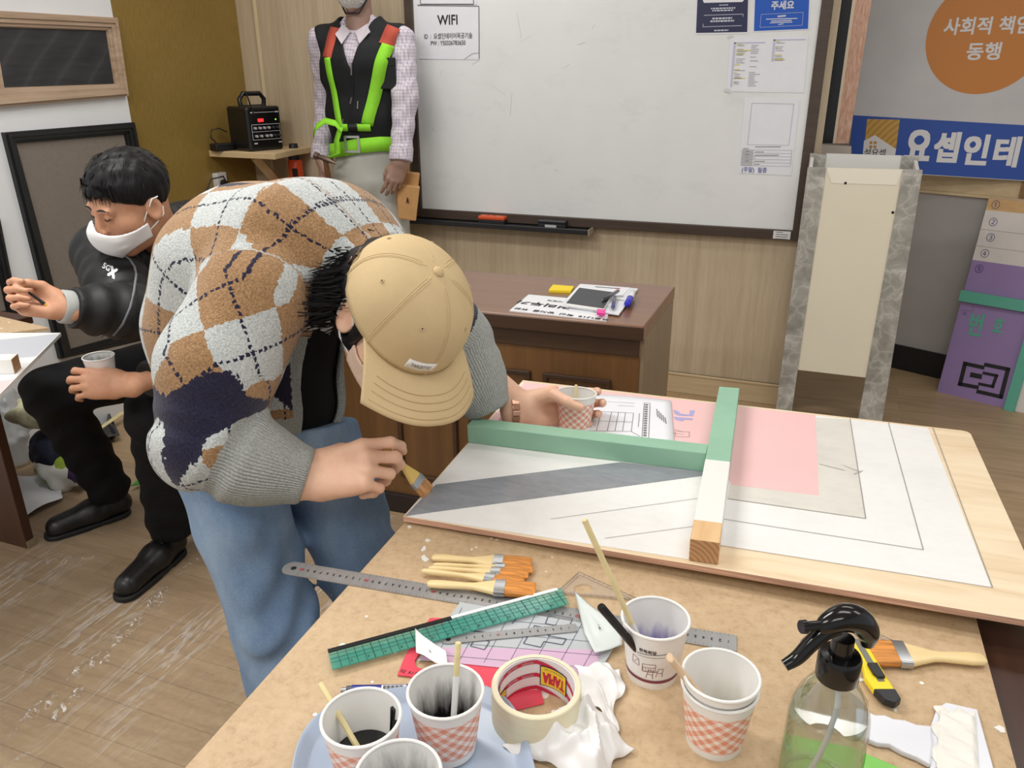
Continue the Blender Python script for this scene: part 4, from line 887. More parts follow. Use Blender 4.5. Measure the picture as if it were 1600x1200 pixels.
# clear set squares
MCLR=m_trans('clear_plastic',(222,206,186),.08,.28)
def setsq(label,pts,hole):
    P=[PZ(*p,TZ+.0008) for p in pts]; t=thing('set_square',label,'set square',sum(P)/len(P))
    c=[PZ(*p,TZ+.0008) for p in hole]; n=len(c)
    out=[]
    for i in range(n):
        # project hole points outwards to the triangle by blending
        out.append(None)
    cen=sum(c)/n; Pc=P
    for i in range(n):
        d=c[i]-cen; best=None
        for j in range(len(Pc)):
            a=Pc[j];b=Pc[(j+1)%len(Pc)]; e=b-a; m=np.array([[d[0],-e[0]],[d[1],-e[1]]]); 
            if abs(np.linalg.det(m))<1e-12: continue
            s,r=np.linalg.solve(m,(a-cen)[:2])
            if s>0 and -1e-6<=r<=1+1e-6 and (best is None or s<best): best=s
        out[i]=cen+d*best
    # replace nearest by true corners
    for p in Pc:
        j=int(np.argmin([np.linalg.norm(o_-p) for o_ in out])); out[j]=p
    mb=MB(); mb.ring(out,c,A(0,0,.0018)); mb.build('plate',MCLR,t,recalc=True)
    mb=MB()
    for i in range(len(P)):
        a,b=P[i],P[(i+1)%len(P)]; lines(mb,[(a+(cen-a)*.02,b+(cen-b)*.02)],.0007,(0,0,1),.0022); lines(mb,[(a+(cen-a)*.22,b+(cen-b)*.22)],.0005,(0,0,1),.0022)
        for k_ in range(1,12): p=a+(b-a)*k_/12; lines(mb,[(p,p+(cen-p)*.14)],.0006,(0,0,1),.0022)
    mb.build('graduations',M('tick_brown',(96,84,74),.6),t); return t
ov=lambda cx,cy,rx,ry,n=16: [(cx+rx*math.cos(a),cy+ry*math.sin(a)) for a in np.linspace(0,2*PI,n,endpoint=False)]
setsq('clear set square with oval hole behind the purple paint cup',[(905,895),(1006,941),(868,928)],ov(911,921,15,7))
setsq('clear set square poking out behind the spray bottle trigger',[(1303,957),(1402,1006),(1250,1003)],ov(1312,988,14,7))
# paper scraps
def scrap(label,pts,z,lift,mat=None,name='paper_scrap'):
    P=[PZ(*p,TZ+z) for p in pts]; c=sum(P)/len(P); t=thing(name,label,'paper scrap',c)
    mb=MB(); n=len(P); V=[]
    R=6
    for r in range(R+1):
        for i,p in enumerate(P):
            f=r/R; q_=c+(p-c)*f; V.append(q_+A(0,0,lift*(f**2)*(.4+.6*math.sin(2.3*i+1))+.0004+.0012*math.sin(9*f+i)))
    fs=[(r*n+i,(r+1)*n+i,(r+1)*n+(i+1)%n,r*n+(i+1)%n) for r in range(1,R) for i in range(n)]+[(i,n+i,n+(i+1)%n) for i in range(n)]
    mb.add(V,fs); mb.build('scrap',mat or M('tissue_white',(236,236,236),.7),t,smooth=60,solid=.0003); return t
scrap('small torn white tissue scrap over the red template and green ruler',[(649,990),(662,996),(680,1006),(697,1025),(700,1042),(680,1040),(662,1032),(650,1018)],.009,.008)
scrap('pale tracing paper corner in front of the purple paint cup',[(896,926),(920,945),(945,962),(972,986),(972,1008),(952,1018),(929,1025),(914,990)],.006,.004,M('tracing_paper',(220,228,226),.5,alpha=.92))

# ---- paint brushes
MHAN=m_wood_h('brush_handle_wood',(226,198,140),(242,220,170),'X',.35,8); MFER=M('ferrule_tin',(176,178,180),.28,.9); 
def m_bris(nm,c):
    k=N(nm); n=k.noise(k.coord('Object',(.06,1,1)),260,3,.6); c=np.array(c,float); k.p('Base Color',k.ramp(n,[(.3,tuple(c*.72)),(.7,tuple(np.minimum(c*1.12,255)))])); k.p('Roughness',.45); k.bump(n,.4); return k.m
MBRI=m_bris('orange_bristle',(216,142,64))
def rrect(x,w,h,r=.5,n=6):
    """closed rounded section in the local YZ plane at x"""
    P=[];rr=min(w,h)*r
    for cx,cy,a0_ in ((w/2-rr,h/2-rr,0),(-w/2+rr,h/2-rr,PI/2),(-w/2+rr,-h/2+rr,PI),(w/2-rr,-h/2+rr,1.5*PI)):
        for a in np.linspace(a0_,a0_+PI/2,n): P.append(A(x,cx+rr*math.cos(a),cy+rr*math.sin(a)))
    return P
def loft(mb,secs,mi=0):
    n=len(secs[0]); b=sum(secs,[]); fs=[(i*n+k,(i+1)*n+k,(i+1)*n+(k+1)%n,i*n+(k+1)%n) for i in range(len(secs)-1) for k in range(n)]
    fs=[f[::-1] for f in fs]; fs+=[tuple(range(n)),tuple(range((len(secs)-1)*n,len(secs)*n))[::-1]]
    mb.add(b,fs,mi)
def brush(name,label,L,W,loc,rot,group=None,bl=.28,mats=None,tilt=0):
    """local x: from handle end (0) to bristle tip (L)"""
    t=thing(name,label,'paint brush'); place(t,loc,rot); if_=tag(t,None,None,group)
    mh,mf,mbr=mats or (MHAN,MFER,MBRI); T=.009; xb=L*(1-bl); xf=xb-L*.09
    mb=MB(); loft(mb,[rrect(0.0,W*.25,T*.5),rrect(.004,W*.42,T*.9),rrect(L*.12,W*.46,T),rrect(L*.35,W*.36,T*.9),rrect(xf-.03,W*.40,T*.9),rrect(xf-.012,W*.72,T),rrect(xf,W*.96,T*1.05)]); mb.build('handle',mh,t,smooth=50,local=True)
    mb=MB(); loft(mb,[rrect(xf-.001,W,T*1.2,.35),rrect(xb,W,T*1.2,.35)]); mb.build('ferrule',mf,t,smooth=30,local=True)
    mb=MB(); loft(mb,[rrect(xb-.001,W*.95,T*1.1,.4),rrect(xb+(L-xb)*.5,W*1.02,T*1.0,.4),rrect(L-.003,W*1.0,T*.5,.4),rrect(L,W*.94,T*.2,.4)]); mb.build('bristles',mbr,t,smooth=40,local=True)
    if L>.12:
        mb=MB(); text(mb,'SK 25',A(L*.24,0,T*.5),A(1,0,0),A(0,1,0),L*.2,W*.1,0,0,.0004) if False else None
    return t
def flatbrush(label,pa,pb_,z,W,roll=0,group='flat brushes in a row on the table'):
    a=PZ(*pa,z);b=PZ(*pb_,z); x=nrm(b-a); y=nrm(np.cross(A(0,0,1),x)); zz=np.cross(x,y); c,s=math.cos(roll),math.sin(roll); R=np.stack([x,c*y+s*zz,-s*y+c*zz],1)
    return brush('paint_brush',label,np.linalg.norm(b-a),W,a,R,group)
flatbrush('wide paint brush farthest from camera in the row of five on the table',(675,871),(830,882),TZ+.006,.030)
flatbrush('narrow paint brush second from the far side of the row of five',(677,883),(833,890),TZ+.006,.017)
flatbrush('narrow paint brush in the middle of the row of five',(670,888),(826,898),TZ+.0075,.018)
flatbrush('narrow paint brush second from the near side, handle sticking out farthest left',(659,892),(818,911),TZ+.0085,.019)
flatbrush('wide paint brush nearest to camera in the row, across the steel ruler',(668,912),(837,922),TZ+.0085,.030)
flatbrush('wide flat paint brush lying alone at the right table edge',(1540,1031),(1345,1018),TZ+.008,.042,group=None)

# ---- paper cups
def m_gingham(nm,c,n=13):
    k=N(nm); tc=k.n('ShaderNodeTexCoord'); sp=k.n('ShaderNodeSeparateXYZ'); k.t.links.new(tc.outputs['Object'],sp.inputs[0])
    an=k.math('DIVIDE',k.math('ARCTAN2',sp.outputs[1],sp.outputs[0]),2*PI); z=k.math('MULTIPLY',sp.outputs[2],n*5.6/1.0)
    a=k.math('MULTIPLY',an,n); u=k.math('FRACT',k.math('ADD',a,z)); v=k.math('FRACT',k.math('SUBTRACT',a,z))
    su=k.math('LESS_THAN',u,.55); sv=k.math('LESS_THAN',v,.55); s=k.math('MULTIPLY',k.math('ADD',su,sv),.5)
    k.p('Base Color',k.ramp(s,[(0,(242,236,232)),(.5,(238,196,178)),(1,(226,154,130))],'LINEAR')); k.p('Roughness',.45); return k.m
MGING=m_gingham('gingham_print',(222,146,122)); MCUP=M('cup_white',(236,235,232),.4); MLIQB=M('black_paint',(14,13,14),.12); 
def m_inside(nm,c,h0,h1):
    k=N(nm); tc=k.n('ShaderNodeTexCoord'); sp=k.n('ShaderNodeSeparateXYZ'); k.t.links.new(tc.outputs['Object'],sp.inputs[0])
    n=k.noise(k.coord('Object',(1,1,.12)),90,4,.7); f=k.math('ADD',k.math('MULTIPLY',k.math('SUBTRACT',sp.outputs[2],h0),1/(h1-h0)),k.math('MULTIPLY',k.math('SUBTRACT',n,.5),1.6),clamp=True)
    k.p('Base Color',k.mix(f,lin(c),lin((236,235,232)))); k.p('Roughness',.35); return k.m
CH,CR,CB=.075,.0385,.029
def cup(label,c,group,band=MGING,paint=None,level=.015,inside=None,h=CH,rot=None,cat='paper cup',nest=0,rz=0):
    t=thing('paper_cup',label,cat,c,rz,group)
    if rot is not None: place(t,c,rot)
    k=(CR-CB)/h; r=lambda z: CB+k*z
    mb=MB(); zs=[0,.009,.0092,h*.80,h*.803,h-.003]
    if band is None: mb.lathe([(r(z),z) for z in zs],40)
    else: mb.lathe([(r(z),z) for z in zs],40,mis=[0,0,1,0,0])
    mb.lathe([(CB-.001,.004),(.0005,.004)],40); mb.lathe([(CB,0),(CB-.001,.0),(CB-.001,.004)],40)
    mb.build('outer_wall',[MCUP,band or MCUP],t,smooth=30,local=True)
    mb=MB(); mb.lathe([(r(h)-.0012,h-.001),(r(.006)-.0012,.006),(.0005,.006)],40); mb.build('inner_wall',inside or MCUP,t,smooth=30,local=True)
    mb=MB(); mb.lathe([(CR+.0018*math.cos(a)-.0004,h-.0015+.0018*math.sin(a)) for a in np.linspace(0,2*PI,11)],40); mb.build('rolled_rim',MCUP,t,smooth=80,local=True)
    if paint:
        mb=MB(); mb.lathe([(r(level)-.0014,level),(.0005,level)][::-1],40); mb.build('paint',paint,t,local=True,smooth=30)
    if nest:
        mb=MB(); mb.lathe([(r(h-.012+nest)-.000,h-.008+.0),(CR+.0003,h+nest-.003),(CR-.0014,h+nest-.003),(r(h)-.002,h-.008),(r(.02)-.002,.02),(.0005,.02)],40); mb.lathe([(CR+.0018*math.cos(a)-.0004,h+nest-.0015+.0018*math.sin(a)) for a in np.linspace(0,2*PI,11)],40); 
    return t
GG='orange gingham paper cups'
zc=TZ+.006
c2=PZ(700,1165,zc); c1=PZ(564,1118,zc+CH); c1[2]=zc; c3=PZ(622,1207,zc+CH); c3[2]=zc
cup('orange gingham paper cup of black paint at bottom left, bamboo stick inside',c1,None,paint=MLIQB,level=.026,inside=m_inside('ink_smear_low',(20,18,18),.0,.026))
cup('orange gingham paper cup with black smeared inside, right on the blue plate',c2,None,paint=MLIQB,level=.012,inside=m_inside('ink_smear_high',(26,25,26),.018,.058),rz=.6)
cup('paper cup at bottom edge with grey paint smeared rim',c3,None,paint=M('grey_paint_wet',(120,122,126),.3),level=.03,inside=m_inside('grey_smear',(130,132,136),.02,.07))
mb=MB(); # black drips down the inside of cup 1
for an,z0,z1,w in ((1.0,.030,.064,.0032),(.72,.046,.056,.002)):
    d=A(math.cos(an),math.sin(an),0); rr=lambda z: CB+(CR-CB)/CH*z-.0024; tt=A(-d[1],d[0],0)
    mb=MB(); mb.tube([c1+d*rr(z0)+A(0,0,z0),c1+d*rr((z0+z1)/2)+A(0,0,(z0+z1)/2),c1+d*rr(z1)+A(0,0,z1)],[w*.7,w*.8,w],8); mb.build('paint_drip',MLIQB,[o for o in bpy.data.objects if o.name=='paper_cup'][0],smooth=60)
def m_cafe(): return MCUP
cP=PZ(1018,1050,TZ); MMAUVE=M('cafe_print',(142,96,104),.5)
t=cup('white printed paper cup of purple paint with bamboo stick and black brush',cP,None,band=None,paint=M('purple_wet_paint',(120,108,178),.3),level=.02,inside=m_inside('purple_smear',(128,116,186),.016,.046),h=.08)
def cupsurf(P,c=cP,h=.08,lift=.0004):   # wrap print points (x: arc length right, y: height) round the cup, facing the camera
    d0=math.atan2(CAM[1]-c[1],CAM[0]-c[0]); out=[]
    for p in P:
        r=CB+(CR-CB)/h*p[1]+lift; an=d0+p[0]/r; out.append(A(c[0]+r*math.cos(an),c[1]+r*math.sin(an),c[2]+p[1]))
    return np.array(out)
def cup_text(mb,s,x,y,w,h,b=0): text(mb,s,A(x,y,0),A(1,0,0),A(0,1,0),w,h,0,b,0,cupsurf)
def cup_poly(mb,pts,w=.0006):
    pts=[A(*p,0) for p in pts]
    for a,b in zip(pts[:-1],pts[1:]):
        n=max(2,int(np.linalg.norm(b-a)/.002)+1); L_=[a+(b-a)*i/(n-1) for i in range(n)]; s=nrm(np.cross(A(0,0,1),b-a))*w/2
        V=cupsurf([l+s for l in L_]+[l-s for l in L_]); mb.add(V,[(i,i+1,n+i+1,n+i) for i in range(n-1)])
mb=MB(); cup_text(mb,'한옥희망',-.006,.058,.02,.005,.03); cup_poly(mb,[(-.02,.052),(-.002,.0545),(.016,.056)],.0008); cup_poly(mb,[(-.018,.049),(.014,.051)],.0005); mb.build('logo_text',M('ink_brown',(70,48,50),.5),t)
mb=MB()
def chair_print(x,y,s):
    cup_poly(mb,[(x,y),(x+.001*s,y+.005*s),(x+.006*s,y+.0048*s),(x+.0062*s,y),(x+.006*s,y+.0048*s),(x+.007*s,y+.010*s),(x+.0022*s,y+.0105*s),(x+.001*s,y+.005*s)],.0007)
chair_print(-.006,.018,1.2); chair_print(.005,.021,1.2); cup_poly(mb,[(-.011,.027),(.006,.029)],.0012); cup_poly(mb,[(-.011,.027),(-.011,.038),(.004,.04),(.004,.03)],.0007); cup_poly(mb,[(-.011,.033),(.004,.035)],.0007); cup_poly(mb,[(-.024,.034),(-.024,.046),(-.016,.043),(-.015,.033),(-.024,.034)],.0007); cup_poly(mb,[(-.022,.036),(-.017,.042)],.0006)
for i in range(5): cup_poly(mb,[(-.010+i*.003,.029),(-.010+i*.003,.033)],.0005)
mb.build('cafe_drawing',MMAUVE,t)
mb=MB(); pts=[(x,.0125) for x in np.linspace(-.05,.05,30)]; cup_poly(mb,pts,.0045); mb.build('maroon_band',M('print_maroon',(126,58,76),.5),t)
cN=PZ(1115,1155,TZ)
cup('orange gingham paper cup nesting a second cup, beside the spray bottle',cN,None,rz=1.1)
t=thing('paper_cup','inner white paper cup nested in the gingham cup, wooden spoon handle inside','paper cup',cN+A(0,0,.0135))
mb=MB(); k_=(CR-CB)/CH; r=lambda z: CB+k_*z-.0016
mb.lathe([(r(z)-.0,z) for z in (.0,.03,.0615)]+[(r(.064)+.002,.064),(r(.0745)+.0015,.0745)],40); mb.build('outer_wall',MCUP,t,smooth=30,local=True)
mb=MB(); mb.lathe([(r(.0735),.0735),(r(.004)-.001,.004),(.0005,.004)],40); mb.build('inner_wall',m_inside('white_paint_smear',(226,224,214),.0,.05),t,smooth=30,local=True)
mb=MB(); mb.lathe([(CR+.0002+.0018*math.cos(a)-.0004,.0735+.0018*math.sin(a)) for a in np.linspace(0,2*PI,11)],40); mb.build('rolled_rim',MCUP,t,smooth=80,local=True)
# ---- sticks standing in the cups
def stick(name,label,cat,a,b,r,mat,tipmat=None,flat=1.0,tip=.25,group=None):
    a=np.asarray(a);b=np.asarray(b); t=thing(name,label,cat,b); d=b-a
    mb=MB(); mb.tube([a,a+d*.01,a+d*(1-tip),],[r*.8,r,r],8,flat=flat); mb.build('shaft',mat,t,smooth=40)
    mb=MB(); mb.tube([a+d*(1-tip),a+d*.99,b],[r*1.02,r*1.0,r*.7],8,flat=flat); mb.build('dipped_end',tipmat or mat,t,smooth=40); return t
MBAM=M('bamboo',(226,210,158),.45,var=.05,vs=30); 
def inn_(c,dx,dy,z): return A(c[0]+dx,c[1]+dy,c[2]+z)
b=inn_(c1,.0,-.004,.027); stick('bamboo_stick','bamboo stirring stick leaning left out of the bottom left cup','stick',PD(500,1067,.80),b,.0032,MBAM)
b=inn_(c2,.004,.004,.014); stick('bamboo_stick','white dipped bamboo stick in the black smeared cup','stick',PD(716,1004,.80),b,.0034,MBAM,M('paint_white_wet',(232,232,232),.3),tip=.65)
b=inn_(cP,-.004,-.006,.022); stick('chopstick','long bamboo chopstick standing tall in the purple paint cup','chopstick',PD(913,812,.83),b,.0034,MBAM,M('paint_white_wet',(0,0,0)),tip=.28)
b=inn_(cP,.002,-.016,.022); stick('artist_brush','black handled brush leaning left in the purple paint cup','brush',PD(938,947,.86),b,.0048,M('handle_black',(20,19,20),.18),tip=.2)
b=inn_(cN,.002,.008,.022); stick('wooden_spoon','pale wooden spoon handle leaning left out of the nested cups','spoon',PD(1046,1027,.80),b,.0072,M('spoon_wood',(212,184,152),.5,var=.05,vs=20),flat=.6)
# ---- blue plate
cx_=PZ(672,1185,TZ); 
t=thing('plate','pale blue rounded plate under the paint cups at bottom','plate',A(cx_[0],cx_[1],TZ))
def sup(an,rx,ry,n=3.2): c,s=math.cos(an),math.sin(an); return A(np.sign(c)*abs(c)**(2/n)*rx,np.sign(s)*abs(s)**(2/n)*ry,0)
mb=MB(); V=[];NA=64; ca,sa=math.cos(.55),math.sin(.55); secs=[(.0,.003),(.87,.0035),(.92,.007),(.97,.016),(1.0,.0185),(1.012,.0175),(.94,.003),(.86,.0005),(.0,.0005)]
for f,z in secs:
    for k_ in range(NA):
        p=sup(2*PI*k_/NA,.118*max(f,.001),.118*max(f,.001)); V.append(A(cx_[0]+p[0]*ca-p[1]*sa,cx_[1]-.035+p[0]*sa+p[1]*ca,TZ+z))
fs=[(i*NA+k_,i*NA+(k_+1)%NA,(i+1)*NA+(k_+1)%NA,(i+1)*NA+k_) for i in range(len(secs)-1) for k_ in range(NA)]
mb.add(V,fs); mb.build('dish',M('plate_blue',(172,188,210),.3),t,smooth=50,recalc=True)
# ---- blue pen
a=PZ(533,1079,TZ+.006);b=PZ(672,1077,TZ+.006); t=thing('marker','blue marker pen with barcode label lying behind the black paint cups','marker',(a+b)/2-A(0,0,.006)); d=b-a
MBL=M('pen_deepblue',(36,44,134),.3)
for nm,s,e,r0,m_ in (('barrel',.12,1.0,.006,MBL),('grip',.06,.13,.0052,M('pen_grip',(80,82,96),.4)),('tip',.0,.06,.0035,M('steel',(0,0,0)))): mb=MB(); mb.tube([a+d*s,a+d*e],[r0*.85,r0] if nm=='tip' else r0,14); mb.build(nm,m_,t,smooth=40)
up=nrm(A(0,-.5,.86)); sd=nrm(np.cross(d,up)); mb=MB()
for i in range(14): 
    s=.5+.016*i; lines(mb,[(a+d*s+up*.0062-sd*.003,a+d*s+up*.0062+sd*.003)],.0008 if i%3 else .0015,up,.0004,1)
mb.prism([a+d*.47+up*.0061-sd*.0036,a+d*.75+up*.0061-sd*.0036,a+d*.75+up*.0061+sd*.0036,a+d*.47+up*.0061+sd*.0036],up*.0002,0); mb.build('barcode_label',[PAPER,MTICK],t)
# ---- masking tape roll
cT=PZ(838,1070,TZ+.048); cT[2]=TZ; RO,RI,TH=.0485,.0415,.048
t=thing('tape_roll','cream masking tape roll with red printed core on the table','tape',cT)
mb=MB(); mb.lathe([(RI+.0012,.0),(RO-.001,0),(RO,.001),(RO,TH-.001),(RO-.001,TH),(RI+.0012,TH)],64); mb.build('tape',M('tape_cream',(228,220,190),.5,var=.02,vs=30,stretch=(.2,.2,4)),t,smooth=40,local=True)
mb=MB(); mb.lathe([(RI+.0012,TH-.0006),(RI,TH-.001),(RI,.001),(RI+.0012,.0)],64); mb.build('cardboard_core',M('core_white',(232,226,226),.5),t,smooth=40,local=True)
def core(P,lift=.0006):
    out=[]; 
    for p in P: an=CORE0-p[0]/RI; r=RI-lift; out.append(A(cT[0]+r*math.cos(an),cT[1]+r*math.sin(an),cT[2]+p[1]))
    return np.array(out)
vw=math.atan2(cT[1]-CAM[1],cT[0]-CAM[0]); CORE0=vw
def core_quad(mb,x0,y0,x1,y1,w,mi=0,n=14,lift=.0005):
    T=np.linspace(0,1,n); L_=[A(x0+(x1-x0)*k,y0+(y1-y0)*k,0) for k in T]; V=core([l+A(0,w/2,0) for l in L_]+[l-A(0,w/2,0) for l in L_],lift); mb.add(V,[(i,i+1,n+i+1,n+i) for i in range(n-1)],mi)
MCR=M('core_red',(198,44,72),.5); MCY=M('core_yellow',(240,206,56),.5); MCN=M('core_navy',(38,40,92),.5)
mb=MB()
for y0 in (-.004,.014,.032): core_quad(mb,-.07,y0+.004,-.0,y0+.011,.0055); core_quad(mb,.0,y0+.011,.075,y0-.012,.0055)
mb.build('red_stripes',MCR,t)
mb=MB()
for y0 in (.014,.032):
    for i,xx in enumerate((-.052,-.03,-.01)): text(mb,'MADE IN KOREA',A(xx,y0+.0075+.001*i,0),A(-1,-.1,0),A(.1,-1,0),.014,.0026,0,.01,0,lambda P: core(P,.0008))
mb.build('white_lettering',PRW if False else MPRW,t)
for cx0,w in ((.022,.036),(-.05,.02),(-.064,.018)):
    cy0={.022:.025,-.05:.010,-.064:.026}[cx0]
    mb=MB(); core_quad(mb,cx0-w/2,cy0,cx0+w/2,cy0-.002,.028,0,14,.0010); core_quad(mb,cx0-w/2+.0012,cy0,cx0+w/2-.0012,cy0-.002,.0256,1,14,.0013); mb.build('logo_plate',[MCN,MCY],t)
    mb=MB(); text(mb,'TAPIA',A(cx0,cy0-.003,0),A(-1,.06,0),A(-.06,-1,0),w*.8,.014,0,.03,0,lambda P: core(P,.0017)); mb.build('lettering',MCR,t)
    mb=MB(); text(mb,'GOOD QUALITY TAPE',A(cx0,cy0+.0092,0),A(-1,.06,0),A(-.06,-1,0),w*.72,.0022,0,.0,0,lambda P: core(P,.0017)); mb.build('small_lettering',MCN,t)
# ---- crumpled tissues
MTIS=M('tissue_white',(0,0,0))
def crumple(name,label,pts,H,seed,z0=.001,n=34,cat='tissue'):
    """sheet filling a pixel outline (4 corner quad), folded into ridges"""
    q=[PZ(*p,TZ+z0) for p in pts]; c=sum(q)/4; t=thing(name,label,cat,A(c[0],c[1],TZ+z0)); r=np.random.default_rng(seed)
    L_=[(r.uniform(0,1),r.uniform(0,1),r.uniform(0,PI),r.uniform(.06,.16),r.uniform(.35,1)) for _ in range(9)]
    def f(u,v):
        e=min(u,1-u,v,1-v)*5; e=min(1,e)**.7; h=0
        for (a,b_,an,w,am) in L_:
            dd=(u-a)*math.cos(an)+(v-b_)*math.sin(an)+.05*math.sin(7*(u*math.sin(an)-v*math.cos(an))+a*9); h+=am*max(0,1-abs(dd)/w)**1.1
        h=min(h*.42,1.25)
        p=(q[0]*(1-u)+q[1]*u)*(1-v)+(q[3]*(1-u)+q[2]*u)*v
        p=p+A(.006*math.sin(9*v+seed)*(1 if u in(0,1) else .4),.006*math.sin(8*u+2*seed),0)
        return p+A(0,0,H*(e*(.35+.75*h))+.001+.004*(1-e)*abs(math.sin(11*(u+v)+seed)))
    mb=MB(); mb.grid(f,n,n); mb.build('sheet',MTIS,t,smooth=75,solid=.0004,subsurf=1); return t
crumple('crumpled_tissue','crumpled white tissue in front of the tape roll at bottom centre',[(792,1168),(930,1245),(985,1168),(905,1092)],.045,5)
crumple('crumpled_tissue','flat creased white tissue right of the tape roll',[(893,1090),(962,1138),(975,1046),(902,1040)],.012,8)
# ---- spray bottle
cS=A(.075,.645,TZ); BR_=.037
def m_pet():
    k=N('clear_bottle'); out=k.t.nodes['Material Output']; g=k.n('ShaderNodeBsdfGlossy',i_Roughness=.03); tr=k.n('ShaderNodeBsdfTransparent',i_Color=(.93,.95,.95,1)); lw=k.n('ShaderNodeLayerWeight',i_Blend=.22); mx=k.n('ShaderNodeMixShader')
    k.t.links.new(k.math('ADD',k.math('MULTIPLY',lw.outputs[1],.75),.07),mx.inputs[0]); k.t.links.new(tr.outputs[0],mx.inputs[1]); k.t.links.new(g.outputs[0],mx.inputs[2]); k.t.links.new(mx.outputs[0],out.inputs[0]); return k.m
t=thing('spray_bottle','clear water spray bottle with black trigger head at bottom right','spray bottle',cS)
prof=[(.0005,.002),(.030,.0),(.0355,.004),(BR_,.012),(BR_,.085),(.0355,.100),(.031,.115),(.024,.128),(.017,.136),(.0135,.141),(.0135,.149)]
mb=MB(); mb.lathe(prof,48); mb.build('bottle',m_pet(),t,smooth=60,local=True)
WL=.102
def m_water():
    k=N('water'); out=k.t.nodes['Material Output']; g=k.n('ShaderNodeBsdfGlossy',i_Roughness=.02); tr=k.n('ShaderNodeBsdfTransparent',i_Color=(.86,.89,.88,1)); lw=k.n('ShaderNodeLayerWeight',i_Blend=.3); mx=k.n('ShaderNodeMixShader')
    k.t.links.new(k.math('ADD',k.math('MULTIPLY',lw.outputs[1],.5),.05),mx.inputs[0]); k.t.links.new(tr.outputs[0],mx.inputs[1]); k.t.links.new(g.outputs[0],mx.inputs[2]); k.t.links.new(mx.outputs[0],out.inputs[0]); return k.m
mb=MB(); pw=[(.0005,.004),(.0285,.003),(.0345,.007),(.0358,.014),(.0358,.085),(.0343,.0995),(.0338,WL),(.0005,WL)]; mb.lathe(pw,48); mb.build('water',m_water(),t,smooth=60,local=True,recalc=True)
d0=math.atan2(CAM[1]-cS[1],CAM[0]-cS[0])
mb=MB(); lab=[]
for j in range(2):
    for i in range(25):
        a=d0-.2+2.2*i/24; zb=.028+.008*math.sin(i*.33); zt2=.050+.010*math.cos(i*.26+.4)
        lab.append(A((BR_+.0004)*math.cos(a),(BR_+.0004)*math.sin(a),zt2 if j else zb))
mb.add(lab,[(i,i+1,26+i,25+i) for i in range(24)]); mb.build('green_label',M('label_green',(150,206,98),.35,alpha=.9),t,smooth=60,local=True)
MGLB=M('trigger_black',(14,14,15),.16)
mb=MB(); mb.lathe([(.0185,.139),(.0192,.141),(.0192,.163),(.0175,.166),(.011,.167)],40,cap0=True); mb.build('collar',MGLB,t,smooth=30,local=True)
mb=MB(); mb.tube(smooth_path([A(0,0,.148),A(.006,.004,.10),A(.0,.002,.05),A(-.01,.0,.012)]),.0026,10); mb.build('dip_tube',M('tube_white',(226,228,228),.4,alpha=.85),t,smooth=60,local=True)
# head points to the left in the photo
hl=nrm(-VR*1.0+A(0,0,0)); hl=nrm(A(hl[0],hl[1]-.25,0)); hs=A(-hl[1],hl[0],0)
def hp_(a,z,s=0): return hl*a+hs*s+A(0,0,z)
mb=MB(); mb.lathe([(.0105,.166),(.0098,.184)],24,cap1=True); mb.build('neck',MGLB,t,smooth=30,local=True)
P=[hp_(-.026,.172),hp_(-.024,.186),hp_(-.012,.201),hp_(.004,.207),hp_(.018,.203),hp_(.026,.197)]
mb=MB(); mb.tube(smooth_path(P),smooth_vals([.006,.0105,.0125,.0125,.010,.0065]),20,up=tuple(hs)); mb.build('head',MGLB,t,smooth=70,local=True)
mb=MB(); mb.tube([hp_(.020,.202),hp_(.040,.2035),hp_(.0405,.2035),hp_(.0455,.204)],[.0045,.0045,.0062,.006],14); mb.build('nozzle',MGLB,t,smooth=40,local=True)
mb=MB(); mb.tube(smooth_path([hp_(.010,.199),hp_(.022,.194),hp_(.034,.182),hp_(.044,.170),hp_(.056,.163)]),smooth_vals([.008,.0075,.0068,.0062,.005]),16,up=tuple(hs),flat=1.1); mb.build('trigger',MGLB,t,smooth=70,local=True)
# ---- utility knife
ka,kb=PZ(1338,1012,TZ+.004),PZ(1392,1104,TZ+.004); kx=nrm(kb-ka); ky=np.cross(A(0,0,1),kx); KL=np.linalg.norm(kb-ka); KW=.021
t=thing('utility_knife','yellow and black snap-off utility knife beside the spray bottle','knife',(ka+kb)/2-A(0,0,.004))
def kq(u,v,z=0): return ka+kx*u*KL+ky*v*KW+A(0,0,z)
MYL=M('knife_yellow',(240,214,40),.35)
mb=MB(); mb.prism([kq(-.05,-.5),kq(.45,-.5),kq(.62,-.72),kq(.84,-.62),kq(.84,.5),kq(-.05,.5)],A(0,0,.009)); mb.build('body',MYL,t,bevel=.002)
mb=MB(); mb.prism([kq(-.05,-.16,.009),kq(.70,-.16,.009),kq(.70,.2,.009),kq(-.05,.2,.009)],A(0,0,.0006)); mb.build('blade_channel',M('channel_grey',(126,128,122),.4,.4),t)
mb=MB(); mb.prism([kq(.42,-.26,.0092),kq(.60,-.26,.0092),kq(.66,-.1,.0092),kq(.66,.3,.0092),kq(.42,.3,.0092)],A(0,0,.004)); mb.build('slider',M('knife_black',(32,34,38),.4),t,bevel=.001)
mb=MB(); mb.prism([kq(.82,-.64,.0),kq(.98,-.4,.0),kq(1.04,.1,.0),kq(.98,.52,.0),kq(.82,.52,.0)],A(0,0,.0098)); mb.build('end_cap',M('knife_black',(0,0,0)),t,bevel=.0015)
